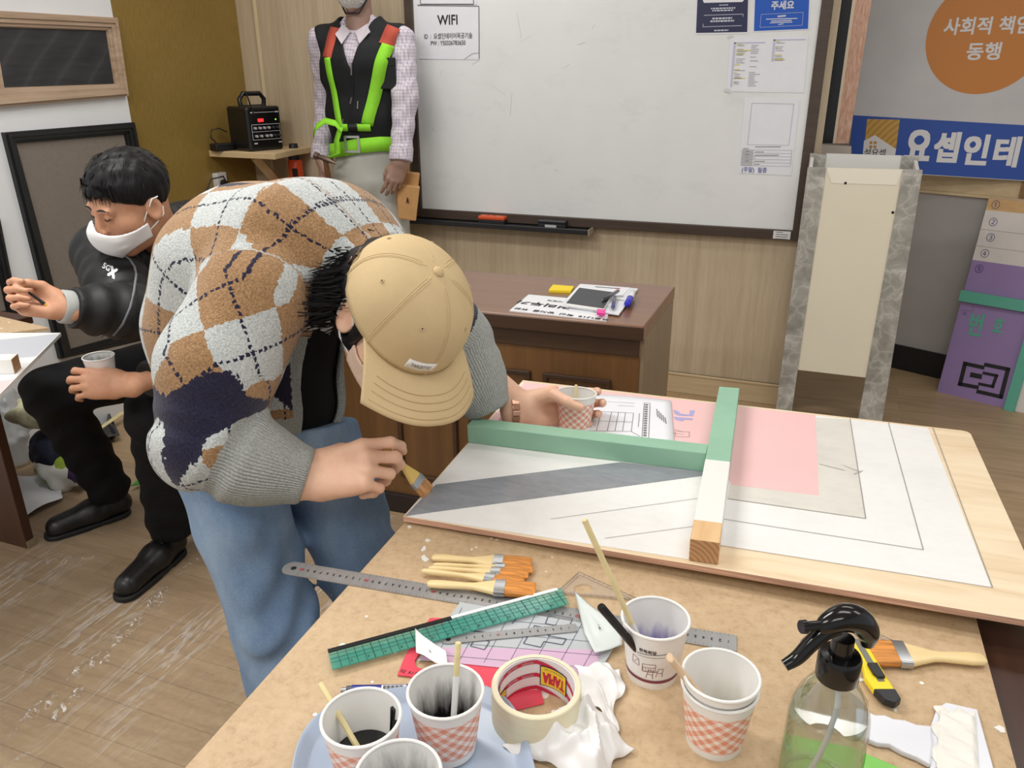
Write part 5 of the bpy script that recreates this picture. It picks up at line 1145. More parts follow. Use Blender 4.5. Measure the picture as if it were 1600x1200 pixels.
# ---- white putty knife and green scraper
t=thing('putty_knife','white plastic putty knife with filler smeared on its blade at bottom right','putty knife',PZ(1440,1160,TZ))
hw=[(1336,1112),(1350,1117),(1366,1124),(1380,1124),(1394,1130),(1412,1132),(1430,1139),(1453,1141),(1456,1172),(1452,1202),(1430,1190),(1407,1181),(1388,1170),(1369,1168),(1350,1160),(1336,1157)]
mb=MB(); mb.prism([PZ(*p,TZ+.001) for p in hw],A(0,0,.007)); mb.build('handle',M('plastic_white',(226,228,236),.3),t,bevel=.002,recalc=True)
mb=MB(); mb.prism([PZ(*p,TZ+.001) for p in ((1452,1141),(1463,1110),(1477,1101),(1526,1112),(1560,1235),(1480,1245),(1452,1202))],A(0,0,.0035)); mb.build('blade',M('plastic_white',(0,0,0)),t,bevel=.001,recalc=True)
qq=[PZ(*p,TZ+.0046) for p in ((1456,1205),(1530,1215),(1524,1112),(1464,1106))]
def plas(u,v):
    p=(qq[0]*(1-u)+qq[1]*u)*(1-v)+(qq[3]*(1-u)+qq[2]*u)*v; e=min(u,1-u,v,1-v)
    return p+A(.004*math.sin(v*17)*(u<.05),.004*math.sin(u*13)*(v>.95),(.0005+min(1,e*9)*(.0035+.0013*math.sin(u*9+v*23)+.001*math.sin(v*41+u*5))))
mb=MB(); mb.grid(plas,26,26); mb.build('filler_smear',M('filler_white',(238,236,228),.6,bump=.3,bs=90),t,smooth=60)
t=thing('scraper','green plastic scraper lying behind the spray bottle at bottom edge','scraper',PZ(1340,1190,TZ))
mb=MB(); mb.prism([PZ(*p,TZ+.0006) for p in ((1225,1150),(1330,1172),(1410,1206),(1380,1240),(1215,1215))],A(0,0,.004)); mb.build('plate',M('scraper_green',(128,204,88),.35,alpha=.9),t,bevel=.001,recalc=True)

# ================================================================== plastic film on the floor
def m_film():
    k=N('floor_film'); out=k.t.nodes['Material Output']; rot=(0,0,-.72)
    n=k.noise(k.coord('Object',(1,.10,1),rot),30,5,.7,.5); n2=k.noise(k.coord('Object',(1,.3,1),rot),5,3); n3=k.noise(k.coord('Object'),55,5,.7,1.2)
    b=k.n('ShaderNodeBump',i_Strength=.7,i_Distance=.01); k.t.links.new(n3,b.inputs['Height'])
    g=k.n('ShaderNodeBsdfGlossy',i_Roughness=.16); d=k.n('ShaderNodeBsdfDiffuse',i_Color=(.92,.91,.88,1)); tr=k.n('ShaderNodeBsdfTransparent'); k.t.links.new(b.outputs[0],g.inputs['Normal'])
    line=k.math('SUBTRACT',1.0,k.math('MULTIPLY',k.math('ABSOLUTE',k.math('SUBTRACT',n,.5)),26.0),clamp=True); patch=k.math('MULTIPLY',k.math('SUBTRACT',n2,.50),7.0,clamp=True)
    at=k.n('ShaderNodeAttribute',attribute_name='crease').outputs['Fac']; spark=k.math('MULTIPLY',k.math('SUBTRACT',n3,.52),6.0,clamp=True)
    milk_glint=k.math('ADD',k.math('MULTIPLY',k.math('MULTIPLY',line,patch),.35),k.math('MULTIPLY',k.math('MULTIPLY',at,spark),1.3),clamp=True)  # milky creases, with the lamps' glints along them painted in as white diffuse
    m1=k.n('ShaderNodeMixShader'); m2=k.n('ShaderNodeMixShader'); k.set(m1.inputs[0],k.math('ADD',milk_glint,.035)); k.t.links.new(tr.outputs[0],m1.inputs[1]); k.t.links.new(d.outputs[0],m1.inputs[2])
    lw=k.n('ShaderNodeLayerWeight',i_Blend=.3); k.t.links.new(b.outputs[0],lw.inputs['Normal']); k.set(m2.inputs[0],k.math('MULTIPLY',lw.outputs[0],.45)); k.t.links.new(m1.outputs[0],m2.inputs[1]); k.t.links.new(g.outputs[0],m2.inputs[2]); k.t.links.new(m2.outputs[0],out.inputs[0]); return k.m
t=thing('plastic_sheet','crinkled clear plastic sheet spread on the wooden floor at left','plastic sheet',(-1.5,1.4,0))
cre=[(PZ(0,1165,0),PZ(250,940,0),.022,.012),(PZ(30,1190,0),PZ(300,880,0),.018,.008),(PZ(60,640+500,0),PZ(220,1000,0),.006,.005),(PZ(240,1010,0),PZ(300,950,0),.004,.006),(PZ(180,1100,0),PZ(225,1045,0),.004,.006),(PZ(60,880,0),PZ(160,870,0),.008,.02),(PZ(290,720,0),PZ(420,690,0),.012,.03)]
def filmz(x,y):
    z=.0025+.0012*math.sin(9*x+4*y)*math.sin(7*y-3*x)+.0008*math.sin(31*x-17*y)
    for a,b,h,w in cre:
        d=(b-a)[:2]; L_=d@d; s=((x-a[0])*d[0]+(y-a[1])*d[1])/L_; 
        if -.1<s<1.1:
            q_=abs((x-a[0])*d[1]-(y-a[1])*d[0])/math.sqrt(L_); q_=abs(q_+.006*math.sin(s*23)); z+=h*max(0,1-q_/w)*max(0,min(1,(s+.1)*6,(1.1-s)*6))
    return max(z,.0012)
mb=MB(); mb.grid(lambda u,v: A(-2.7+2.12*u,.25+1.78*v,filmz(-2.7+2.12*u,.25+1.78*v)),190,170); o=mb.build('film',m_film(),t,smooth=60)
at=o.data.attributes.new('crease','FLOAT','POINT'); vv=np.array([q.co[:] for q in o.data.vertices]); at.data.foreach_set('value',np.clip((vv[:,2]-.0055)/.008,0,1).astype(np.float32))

# ================================================================== the second work table at far left with its board, and clutter below
TX,TY=PZ(43,858,0)[:2]
t=thing('side_table','dark wooden work table at far left edge with panel side','table',(TX-.35,TY+.1,0))
MSD=m_wood_h('side_table_wood',(52,30,20),(84,52,34),'Z',.4,12)
mb=MB(); mb.bb((-2.68,TY,0),(TX,TY+.03,.70)); mb.build('side_panel',MSD,t,bevel=.002)
mb=MB(); mb.bb((-2.68,TY-.02,.70),(TX+.02,TY+.19,.725)); mb.build('tabletop',MSD,t,bevel=.003)
mb=MB(); mb.bb((-2.66,TY+.13,0),(-2.60,TY+.18,.70)); mb.build('rear_leg',MSD,t)
mb=MB(); mb.bb((TX-.0,TY+.001,0),(TX+.002,TY+.032,.025)); mb.build('edge_strip',M('strip_beige',(150,132,104),.5),t)
Z2=.735
def sz(x,y,o=0): return PZ(x,y,Z2+o)
t=thing('fibreboard_sheet','brown fibreboard corner under the second plywood board at far left','board',sz(30,506))
mb=MB(); mb.prism([sz(76,512,.0),sz(-140,540,0),sz(-140,480,0),sz(-10,492,0)],A(0,0,-.009)); mb.build('sheet',MMDF,t,recalc=True)
t=thing('plywood_board','second plywood board painted grey, white and pink in front of seated man','board',sz(40,560))
O=.010
mb=MB(); mb.prism([sz(95,520,O),sz(-60,676,O),sz(-220,640,O),sz(-120,520,O)],A(0,0,-.009)); mb.build('panel',[MPR1],t,recalc=True)
mb=MB(); mb.prism([sz(93,521.5,O),sz(56,557,O),sz(-40,566,O),sz(-60,540,O),sz(0,531,O)],A(0,0,.0004)); mb.prism([sz(-20,598,O),sz(22,592,O),sz(-30,644,O),sz(-70,640,O)],A(0,0,.0004),1); mb.build('painted_areas',[M('grey_pale_paint',(196,200,208),.35),MPNK],t,recalc=True)
P=[sz(-60,588,O),sz(25,585,O),sz(34,575,O),sz(24,553,O),sz(-60,556,O)]
a=sz(23,584,O+.0005);b=sz(33,574.5,O+.0005);lft=nrm(sz(-60,586,O)-sz(23,584,O)); P=[a,b,b+lft*.3,a+lft*.3]
mb=MB(); mb.hexa(P,[p+A(0,0,.036) for p in P]); mb.build('batten',M('batten_white',(0,0,0)),t,recalc=True,bevel=.001)
mb=MB(); P2=[a-lft*.0006,b-lft*.0006,b,a]; mb.hexa(P2,[p+A(0,0,.036) for p in P2]); mb.build('batten_end',m_end(),t,recalc=True)
# clutter on the floor under the side table
def fl(x,y,z=0): return PZ(x,y,z)
t=thing('paper_sheet','large white sheet of paper on the floor under the side table','paper',fl(70,770,.014))
mb=MB(); mb.grid(lambda u,v:(fl(30,812,.016)*(1-u)+fl(98,778,.016)*u)*(1-v)+(fl(20,745,.016)*(1-u)+fl(90,742,.016)*u)*v+A(0,0,.01*math.sin(3*u+2*v)**2),10,10); mb.build('sheet',PAPER,t,smooth=60,solid=.0004)
def blob(name,label,cat,c,r,mat,seed,amp=.25,part='body',alpha=None):
    t=thing(name,label,cat,A(c[0],c[1],0)); 
    def fn(p):
        q=(p-c); return ell(p,c,r)+wob(p,26,.03*amp/.25,seed)+wob(p,60,.010*amp/.25,seed+3)
    sdfobj(part,fn,A(*c)-A(*r)*1.5,A(*c)+A(*r)*1.5,.007,mat,t); return t
c=fl(22,735,.0); blob('plastic_bag','crumpled clear plastic bag beside the side table panel','plastic bag',A(c[0]-.03,c[1]+.03,.17),A(.075,.07,.15),m_pet() if False else m_trans('bag_clear',(214,218,220),.15,.45),2,.4)
c=fl(62,712,.12); blob('cloth','dark navy cloth heap under the side table','cloth',A(c[0],c[1]+.06,.12),A(.10,.08,.075),M('navy_cloth',(28,32,54),.8),5)
def m_patch():
    k=N('patchwork'); vo=k.n('ShaderNodeTexVoronoi',i_Vector=k.coord('Object'),i_Scale=17); k.p('Base Color',k.ramp(k.n('ShaderNodeSeparateColor',i_0=vo.outputs[1]).outputs[0],[(0,(226,226,216)),(.3,(150,176,60)),(.5,(230,228,222)),(.7,(120,44,66)),(.85,(60,36,80))],'CONSTANT')); k.p('Roughness',.6); return k.m
c=fl(64,760,.05); blob('tote_bag','white tote bag with green and maroon patches on the floor','bag',A(c[0],c[1]+.09,.065),A(.12,.06,.055),m_patch(),7)
c=fl(22,655,.30); blob('snack_bag','crumpled cream and yellow wrapper heap under the side table','wrapper',A(c[0],c[1]+.12,.28),A(.11,.08,.06),M('wrapper_cream',(222,210,170),.4,var=.25,vs=14),9)
t=thing('food_tray','black plastic tray with jar and stick on the floor behind seated man','tray',fl(165,690))
def trq(u,v,z): 
    q_=[fl(140,700),fl(186,690),fl(170,655),fl(128,663)]; p=(q_[0]*(1-u)+q_[1]*u)*(1-v)+(q_[3]*(1-u)+q_[2]*u)*v; return A(p[0],p[1],z)
mb=MB()
lo_=[trq(.12,.12,.005),trq(.88,.12,.005),trq(.88,.88,.005),trq(.12,.88,.005)]; mid=[trq(.02,.02,.035),trq(.98,.02,.035),trq(.98,.98,.035),trq(.02,.98,.035)]; rim=[trq(-.06,-.06,.035),trq(1.06,-.06,.035),trq(1.06,1.06,.035),trq(-.06,1.06,.035)]
mb.add(lo_+mid+rim,[(0,1,2,3)]+[(i,(i+1)%4,4+(i+1)%4,4+i) for i in range(4)]+[(4+i,4+(i+1)%4,8+(i+1)%4,8+i) for i in range(4)]); mb.build('dish',M('tray_black',(24,24,27),.25),t,solid=.002)
c=trq(.2,.3,.008); t=thing('jar','small orange and white jar in the black tray','jar',c)
mb=MB(); mb.lathe([(.02,0),(.021,.03)],20,c,cap0=True,cap1=True); mb.build('body',M('jar_orange',(214,120,40),.4),t,smooth=40)
mb=MB(); mb.lathe([(.022,.03),(.022,.044),(.001,.0445)],20,c); mb.build('lid',M('plastic_white',(0,0,0)),t,smooth=40)
a,b=trq(-.0,.05,.042),trq(1.5,.75,.045); t=thing('wooden_stick','flat pale wooden stick lying across the black tray','stick',(a+b)/2); mb=MB(); mb.tube([a,b],[.010,.012],10,flat=.4); mb.build('shaft',MBAM,t,smooth=50)
t=thing('paper_sheet','small printed white receipt standing by the black tray','paper',fl(153,650)); mb=MB(); mb.prism([fl(140,655)+A(0,0,z) for z in (.0,)]+[fl(165,652),fl(165,652)+A(0,.03,.07),fl(140,655)+A(0,.03,.07)],A(0,.001,0)); mb.build('sheet',PAPER,t)
t=thing('plastic_scrap','small green plastic scrap on the floor film','scrap',fl(214,758)); mb=MB(); mb.prism([fl(205,760,.02),fl(222,756,.02),fl(222,750,.02),fl(214,752,.02)],A(0,0,.004)); mb.build('scrap',M('scrap_green',(60,150,60),.4),t)
# ================================================================== people: shared pieces
def m_skin(nm,c,amt=.06):
    k=N(nm); c=np.array(c,float); n=k.noise(k.coord('Object'),28,4,.6); n2=k.noise(k.coord('Object'),400,2)
    k.p('Base Color',k.ramp(n,[(.3,tuple(c*[1-amt*.6,1-amt*1.4,1-amt*1.5])),(.7,tuple(np.minimum(c*(1+amt*.4),255)))])); k.p('Roughness',.48); k.p('Subsurface Weight',.12); k.p('Subsurface Radius',(.012,.004,.002)); k.bump(n2,.06,.001); return k.m
def near(p,c,r,fn):
    d=np.linalg.norm(p-np.asarray(c),axis=1)-r; m=d<.03; out=d.copy()
    if m.any(): out[m]=fn(p[m])
    return out
class Frame3:
    def __init__(s,o,x,y,z): s.o=np.asarray(o,float); s.R=np.stack([x,y,z],1)
    def l(s,p): return (p-s.o)@s.R
    def w(s,*q): q=np.asarray(q[0] if len(q)==1 else q,float); return s.o+q@s.R.T
def headframe(o,fwd,up):
    f=nrm(fwd); u=nrm(np.asarray(up)-f*(np.asarray(up)@f)); r=np.cross(f,u); return Frame3(o,r,f,u)   # x = own right side
def head_sdf(q):
    d=ell(q,(0,-.008,.022),(.076,.097,.088))
    d=smin(d,ell(q,(0,.028,-.045),(.062,.066,.072)),.03)
    d=smin(d,rc(q,A(0,.012,-.075),A(0,.062,-.104),.050,.026),.03)
    d=smin(d,ell(q,(.043,.05,-.03),(.024,.026,.022)),.02); d=smin(d,ell(q,(-.043,.05,-.03),(.024,.026,.022)),.02)
    d=smin(d,rc(q,A(-.04,.081,.016),A(.04,.081,.016),.012,.012),.015)
    for s in(1,-1): d=smax(d,-ell(q,(.031*s,.101,.0),(.020,.014,.012)),.014)
    d=smin(d,rc(q,A(0,.089,.006),A(0,.110,-.034),.008,.012),.012)
    for s in(1,-1): d=smin(d,ell(q,(.012*s,.102,-.037),(.008,.009,.007)),.006)
    d=smin(d,ell(q,(0,.090,-.066),(.024,.010,.0055)),.006); d=smin(d,ell(q,(0,.088,-.077),(.021,.010,.006)),.006)
    for s in(1,-1):
        e=smax(ell(q,(.079*s,-.012,-.018),(.011,.022,.033)),-ell(q,(.090*s,-.006,-.016),(.010,.014,.022)),.006)
        d=smin(d,e,.006)
    return d
HX={'i':(.026,.088,.0),'m':(.006,.092,.003),'r':(-.013,.088,.001),'p':(-.030,.079,-.004)}
HL={'i':(.042,.025,.021),'m':(.046,.029,.022),'r':(.042,.027,.021),'p':(.033,.021,.019)}
HR={'i':(.0098,.0088,.0078,.0066),'m':(.0100,.0090,.0080,.0067),'r':(.0096,.0086,.0076,.0064),'p':(.0086,.0076,.0068,.0058)}
class Hand:
    """local axes: x thumb side, y fingers, z back of the hand"""
    def __init__(s,o,f,n,right,curl,thumb,spread=(.06,.0,-.05,-.12),scale=1.0):
        f=nrm(f); n=nrm(np.asarray(n)-f*(np.asarray(n)@f)); t=np.cross(n,f) if right else np.cross(f,n)
        s.F=Frame3(o,t,f,n); s.k=scale; s.fing={}
        for i,key in enumerate('imrp'):
            p=np.array(HX[key]); P=[p.copy()]; a=0; sp=spread[i]
            for L_,c in zip(HL[key],curl[i]):
                a+=math.radians(c); p=p+L_*A(math.sin(sp)*math.cos(a),math.cos(sp)*math.cos(a),-math.sin(a)); P.append(p.copy())
            s.fing[key]=P
        s.th=[np.array(q,float) for q in thumb]
    def tip(s,k): return s.F.w(s.fing[k][-1]*s.k)
    def pt(s,*q): return s.F.w(np.array(q)*s.k)
    def sdf(s,p):
        q=s.F.l(p)/s.k
        d=rc(q,A(.012,-.03,0),A(.013,.01,0),.021,.020); d=smin(d,rc(q,A(-.012,-.03,0),A(-.014,.01,0),.021,.019),.02)
        for key in 'imrp':
            m=np.array(HX[key]); d=smin(d,rc(q,A(m[0]*.55,.012,-.002),m-A(0,.004,.004),.0165,.0125),.014)
        d=smin(d,rc(q,A(.020,.018,-.010),A(.034,.052,-.016),.018,.012),.014)
        d=smin(d,rc(q,A(-.022,.02,-.010),A(-.026,.06,-.012),.015,.012),.014)
        d=smin(d,chain(q,s.th,(.0150,.0118,.0100,.0078),.006),.010)
        g=None
        for key in 'imrp':
            c=chain(q,s.fing[key],HR[key],.004); g=c if g is None else smin(g,c,.0022)
        return smin(d,g,.007)*s.k
def strands(mb,roots,dirs,L,r,seed=0,grav=(0,0,-1),droop=.4,wave=.15,segs=5):
    R_=np.random.default_rng(seed)
    for p,d in zip(roots,dirs):
        l=L*R_.uniform(.65,1.25); d=nrm(d+R_.normal(0,.16,3)); P=[p-d*.006]; q=p.copy(); dd=d.copy()
        for i in range(segs): dd=nrm(dd+np.asarray(grav)*droop/segs+R_.normal(0,wave/segs,3)); q=q+dd*l/segs; P.append(q.copy())
        mb.tube(P,np.linspace(r,r*.25,len(P)),3,caps=False)
def clumps(mb,roots,dirs,L,seed,R3,per=9):
    R_=np.random.default_rng(seed)
    for c0 in range(0,len(roots),per):
        p0,d0=roots[c0],nrm(dirs[c0]); l=L*R_.uniform(.55,1.25); bend=R_.normal(0,.35,3); 
        for j in range(per):
            p=p0+R_.normal(0,.0075,3); d=nrm(d0+R_.normal(0,.14,3)); P=[p-d*.008]; q=p.copy(); dd=d.copy(); tip=p0+d0*l
            for i in range(6):
                dd=nrm(dd+bend*.16+(nrm(tip-q)-dd)*.10*(i>1)+R_.normal(0,.03,3)); q=q+dd*l*R_.uniform(.75,1.25)/6; P.append(q.copy())
            mb.tube(P,np.array([.0013,.0013,.0012,.0010,.0007,.0004,.0001])*R_.uniform(.6,1.1),3,caps=False)
def m_hair(nm,c):
    k=N(nm); n=k.noise(k.coord('Object'),120,3); c=np.array(c,float); k.p('Base Color',k.ramp(n,[(.3,tuple(c*.7)),(.7,tuple(c*1.3))])); k.p('Roughness',.5); k.p('Specular IOR Level',.25); return k.m
MHAIR=m_hair('black_hair',(19,18,20))
def m_cloth(nm,c,var=.12,sc=14,bsc=500,bst=.2,rough=.85,sheen=0,spec=.2):
    k=N(nm); c=np.array(c,float); n=k.noise(k.coord('Object'),sc,4,.6); n2=k.noise(k.coord('Object'),bsc,2)
    k.p('Base Color',k.mix(.35,k.ramp(n,[(.3,tuple(c*(1-var))),(.7,tuple(np.minimum(c*(1+var),255)))]),k.ramp(n2,[(.3,tuple(c*(1-var))),(.7,tuple(np.minimum(c*(1+var),255)))]))); k.p('Roughness',rough); k.p('Specular IOR Level',spec)
    if sheen: k.p('Sheen Weight',sheen)
    k.bump(n2,bst,.001); return k.m
def m_denim():
    k=N('washed_denim'); n=k.noise(k.coord('Object',(1,1,.45)),7,4,.6); n2=k.noise(k.coord('Object',(3,3,1)),220,3,.7); n3=k.noise(k.coord('Object',(1,1,.5)),28,4,.7)
    c=k.ramp(n,[(.25,(84,112,150)),(.5,(122,151,186)),(.75,(166,188,212))]); c=k.mix(.25,c,k.ramp(n2,[(.3,(66,92,128)),(.7,(168,188,208))])); c=k.mix(k.math('MULTIPLY',k.math('GREATER_THAN',n3,.70),.35),c,lin((190,205,218)))
    k.p('Base Color',c); k.p('Roughness',.8); k.p('Specular IOR Level',.2); k.bump(n2,.12,.001); return k.m
def m_argyle():
    k=N('argyle_knit'); at=lambda nm: k.n('ShaderNodeAttribute',attribute_name=nm).outputs['Fac']
    pa_,pb_,w,rib,nav=at('pa'),at('pb'),at('pw'),at('rib'),at('nav')
    wob_=k.math('MULTIPLY',k.math('SUBTRACT',k.noise(k.coord('Object'),160,2),.5),.10); wob2=k.math('MULTIPLY',k.math('SUBTRACT',k.noise(k.coord('Object',(1,1,1),(0,0,0),(3,1,2)),160,2),.5),.10)
    a=k.math('ADD',pa_,wob_); b=k.math('ADD',pb_,wob2)
    n=k.math('ADD',k.math('FLOOR',a),k.math('FLOOR',b)); par=k.math('FLOORED_MODULO',n,2.0)
    sp=k.noise(k.coord('Object'),330,3,.75); sp2=k.noise(k.coord('Object'),120,3,.7)
    tan=k.ramp(sp,[(.3,(126,96,66)),(.55,(170,134,96)),(.75,(198,166,128))]); gry=k.ramp(sp,[(.3,(150,157,158)),(.52,(196,201,200)),(.75,(222,225,223))]); nvy=k.ramp(sp,[(.3,(24,22,42)),(.7,(52,50,74))])
    grib=k.ramp(sp,[(.3,(136,140,138)),(.55,(172,176,172)),(.75,(196,199,195))])
    c=k.mix(k.math('GREATER_THAN',par,.5),tan,gry)
    def line(x,y):
        l=k.math('LESS_THAN',k.math('ABSOLUTE',k.math('SUBTRACT',k.math('FRACT',x),.5)),.024); d=k.math('LESS_THAN',k.math('FRACT',k.math('MULTIPLY',y,11.0)),.66); return k.math('MULTIPLY',l,d)
    c=k.mix(k.math('MAXIMUM',line(a,b),line(b,a)),c,nvy)
    c=k.mix(k.math('GREATER_THAN',k.math('ADD',nav,k.math('MULTIPLY',k.math('SUBTRACT',sp2,.5),.35)),.5),c,nvy)
    c=k.mix(k.math('GREATER_THAN',rib,.5),c,grib)
    k.p('Base Color',c); k.p('Roughness',.95); k.p('Specular IOR Level',.1); k.p('Sheen Weight',.25); k.p('Sheen Roughness',.5)
    st=k.math('SINE',k.math('MULTIPLY',w,900.0)); hgt=k.math('ADD',k.math('MULTIPLY',sp,1.2),k.math('MULTIPLY',k.math('MULTIPLY',st,rib),.8)); k.bump(hgt,.55,.004); return k.m

# ================================================================== person 1: standing, bent over the board
t1=thing('person','standing person in argyle cardigan and beige cap bending over the board, painting','person',(-.86,1.06,0))
MSK1=m_skin('skin_one',(236,196,168))
S=[PD(405,635,1.43),PD(392,508,1.42),PD(415,420,1.385),PD(505,392,1.335),PD(582,428,1.295)]
shR=PD(400,462,1.205); shL=PD(640,470,1.43); sd1=nrm(shL-shR)
elR=PD(318,690,1.165); wrR=PD(478,745,1.20); elL=PD(712,535,1.49); wrL=PD(805,620,1.55)
H1=PD(625,496,1.215); HF=headframe(H1,c2w(.36,-.87,.33),c2w(.63,.35,.69))
hipc=S[0]
hand1R=Hand(wrR,c2w(.955,.24,-.02),c2w(-.16,.42,.89),True,[(26,40,26),(38,54,30),(52,64,36),(60,66,40)],[(.022,.018,-.012),(.034,.054,-.030),(.028,.086,-.044),(.018,.112,-.054)],scale=1.06)
cupH=PD(899,640,1.515); 
_f=nrm(c2w(.93,.04,-.30)); _n=c2w(.30,.0,-.95); _n=nrm(_n-_f*(_n@_f)); _t=np.cross(_f,_n)
hand1L=Hand(cupH-(_t*(-.004)+_f*.082-_n*.050),_f,_n,False,[(26,46,38),(28,46,38),(30,46,38),(30,44,38)],[(.020,.018,-.016),(.026,.038,-.052),(.012,.054,-.082),(.000,.074,-.097)],scale=1.0); wrL=hand1L.F.o-_f*.075
def body1(p):
    q=HF.l(p); d=near(p,HF.o,.17,lambda x: head_sdf(HF.l(x)))
    d=smin(d,rc(p,HF.w(0,-.03,-.05),S[4]-A(.02,0,0),.052,.056),.025)
    for a,b,r0,r1 in ((S[4],S[3],.06,.06),(S[3],S[2],.06,.07),(S[2],S[1],.07,.07),(S[1],S[0],.07,.07),(shR,S[3],.04,.05),(shL,S[3],.04,.05),(shR,elR,.04,.035),(shL,elL,.04,.035)): d=smin(d,rc(p,a,b,r0*.45,r1*.45),.02)
    d=smin(d,rc(p,elR,wrR,.018,.026),.015); d=smin(d,rc(p,elL,hand1L.F.o,.018,.026),.015)
    for s,sx in ((-1,0),(1,0)):
        h=hipc+sd1*.09*s-A(0,0,.03); kn=knees[0 if s<0 else 1]; an=ankles[0 if s<0 else 1]; d=smin(d,rc(p,h,kn,.022,.02),.02); d=smin(d,rc(p,kn,an,.02,.018),.01)
    d=smin(d,near(p,hand1R.F.o+hand1R.F.R[:,1]*.08,.16,hand1R.sdf),.012); d=smin(d,near(p,hand1L.F.o+hand1L.F.R[:,1]*.08,.16,hand1L.sdf),.012)
    return d
knees=[A(-.83,.955,.46),A(-.725,1.125,.46)]; ankles=[A(-.83,.95,.08),A(-.70,1.12,.08)]
def bbox(pts,m): P=np.array(pts); return P.min(0)-m,P.max(0)+m
lo,hi=bbox(S+[shR,shL,elR,wrR,elL,wrL,HF.o,hand1R.tip('m'),hand1L.tip('m'),hand1R.F.o,*ankles],.14)
sdfobj('body',body1,lo,hi,.0026,MSK1,t1,smooth=2)
# --- cardigan
fr1=lambda t: np.cross(sd1,t)
def torso1(p,off=0,k=.05):
    rs=[(.170,.122),(.172,.128),(.182,.130),(.180,.108),(.098,.078)]; d=None
    for i in range(4):
        e=ecap(p,S[i],S[i+1],(rs[i][0]+off,rs[i][1]+off),(rs[i+1][0]+off,rs[i+1][1]+off),sd1); d=e if d is None else smin(d,e,k)
    return d
S_arc=np.concatenate([[0],np.cumsum([np.linalg.norm(S[i+1]-S[i]) for i in range(4)])])
def spine_coord(p):
    best=np.full(len(p),1e9); s=np.zeros(len(p)); an=np.zeros(len(p))
    for i in range(4):
        t_,d=seg(p,S[i],S[i+1]); m=d<best; ax=nrm(S[i+1]-S[i]); raw=((p-S[i])@ax)
        ss=S_arc[i]+(np.clip(raw,-.12 if i==0 else 0,S_arc[i+1]-S_arc[i] if i<3 else .1)); s=np.where(m,ss,s)
        f=nrm(np.cross(sd1,ax)); u=(p-S[i])@sd1; v=(p-S[i])@f; an=np.where(m,np.arctan2(u,v),an); best=np.where(m,d,best)
    return s,an        # angle 0 = front, + = own left
AR=[shR,PD(340,575,1.18),elR,elR*.55+wrR*.45+A(-.0,0,-.006),wrR-(wrR-elR)*.06]; ARr=[.088,.084,.066,.061,.046]
AL=[shL,(shL+elL)/2,elL,elL*.5+wrL*.5,wrL-(wrL-elL)*.10]; ALr=[.080,.074,.066,.058,.046]
def sleeve(p,P,R): return chain(p,P,R,.03)
def folds(p,P,amp,per): # ring folds along a limb
    s=np.zeros(len(p)); best=np.full(len(p),1e9); acc=0
    for i in range(len(P)-1):
        t_,d=seg(p,P[i],P[i+1]); L_=np.linalg.norm(np.asarray(P[i+1])-P[i]); m=d<best; s=np.where(m,acc+t_*L_,s); best=np.where(m,d,best); acc+=L_
    return amp*np.sin(2*PI*s/per+6*np.sin(9*p[:,0]+5*p[:,1]+7*p[:,2])*.25),s,acc
def card1(p):
    o=torso1(p); o=o+wob(p,18,.006,1)
    s,an=spine_coord(p)
    hem=smax(o,-(s+.062),.01); shell=smax(hem,-(torso1(p,-.016)),.004)
    # front opening
    op=.40+.06*np.clip((.30-s)/.3,0,1); deg=np.abs(an-.62)
    R_=np.where(an>0,.15,.15); cut=(op-deg)*R_          # >0 inside opening
    shell=smax(shell,cut,.01)
    neck=np.linalg.norm(p-(S[4]+nrm(S[4]-S[3])*.06),axis=1)-.080; shell=smax(shell,-neck,.01)
    fR,sR,LR=folds(p,AR,.0045,.052); fL,sL,LL=folds(p,AL,.0035,.05)
    aR=sleeve(p,AR,ARr)+fR*np.clip((sR-.16)/.08,0,1)*np.clip((LR-.065-sR)/.03,0,1); aL=sleeve(p,AL,ALr)+fL*np.clip((sL-.12)/.08,0,1)*np.clip((LL-.06-sL)/.03,0,1)
    eR=nrm(AR[-1]-AR[-2]); aR=smax(aR,(p-AR[-1])@eR-.012,.006); eL=nrm(AL[-1]-AL[-2]); aL=smax(aL,(p-AL[-1])@eL-.012,.006)
    # keep the sleeves out of the chest
    ins=torso1(p,-.020); aR=smax(aR,-ins,.01); aL=smax(aL,-ins,.01)
    return smin(smin(shell,aR,.022),aL,.022)
def surf_at(px,py,d0,fn):
    v=nrm(ray(px,py)); P=(PD(px,py,d0))[None,:]
    for _ in range(80): P=P+v*np.clip(fn(P),-.02,.02)[:,None]*.8
    return P
TS_,AS_=.098,.150       # tile side on the body, diamond length on the sleeves
def tcoord(p,P,arc,sd):
    best=np.full(len(p),1e9); s=np.zeros(len(p)); an=np.zeros(len(p)); n=len(P)-1
    for i in range(n):
        t_,d=seg(p,P[i],P[i+1]); m=d<best; ax=nrm(P[i+1]-P[i]); raw=(p-P[i])@ax; L_=arc[i+1]-arc[i]
        s=np.where(m,arc[i]+np.clip(raw,-.3 if i==0 else 0,L_ if i<n-1 else L_+.2),s); f=nrm(np.cross(sd,ax)); an=np.where(m,np.arctan2((p-P[i])@sd,(p-P[i])@f),an); best=np.where(m,d,best)
    return s,an
SF=smooth_path(S,7); SF_arc=np.concatenate([[0],np.cumsum(np.linalg.norm(np.diff(SF,axis=0),axis=1))])
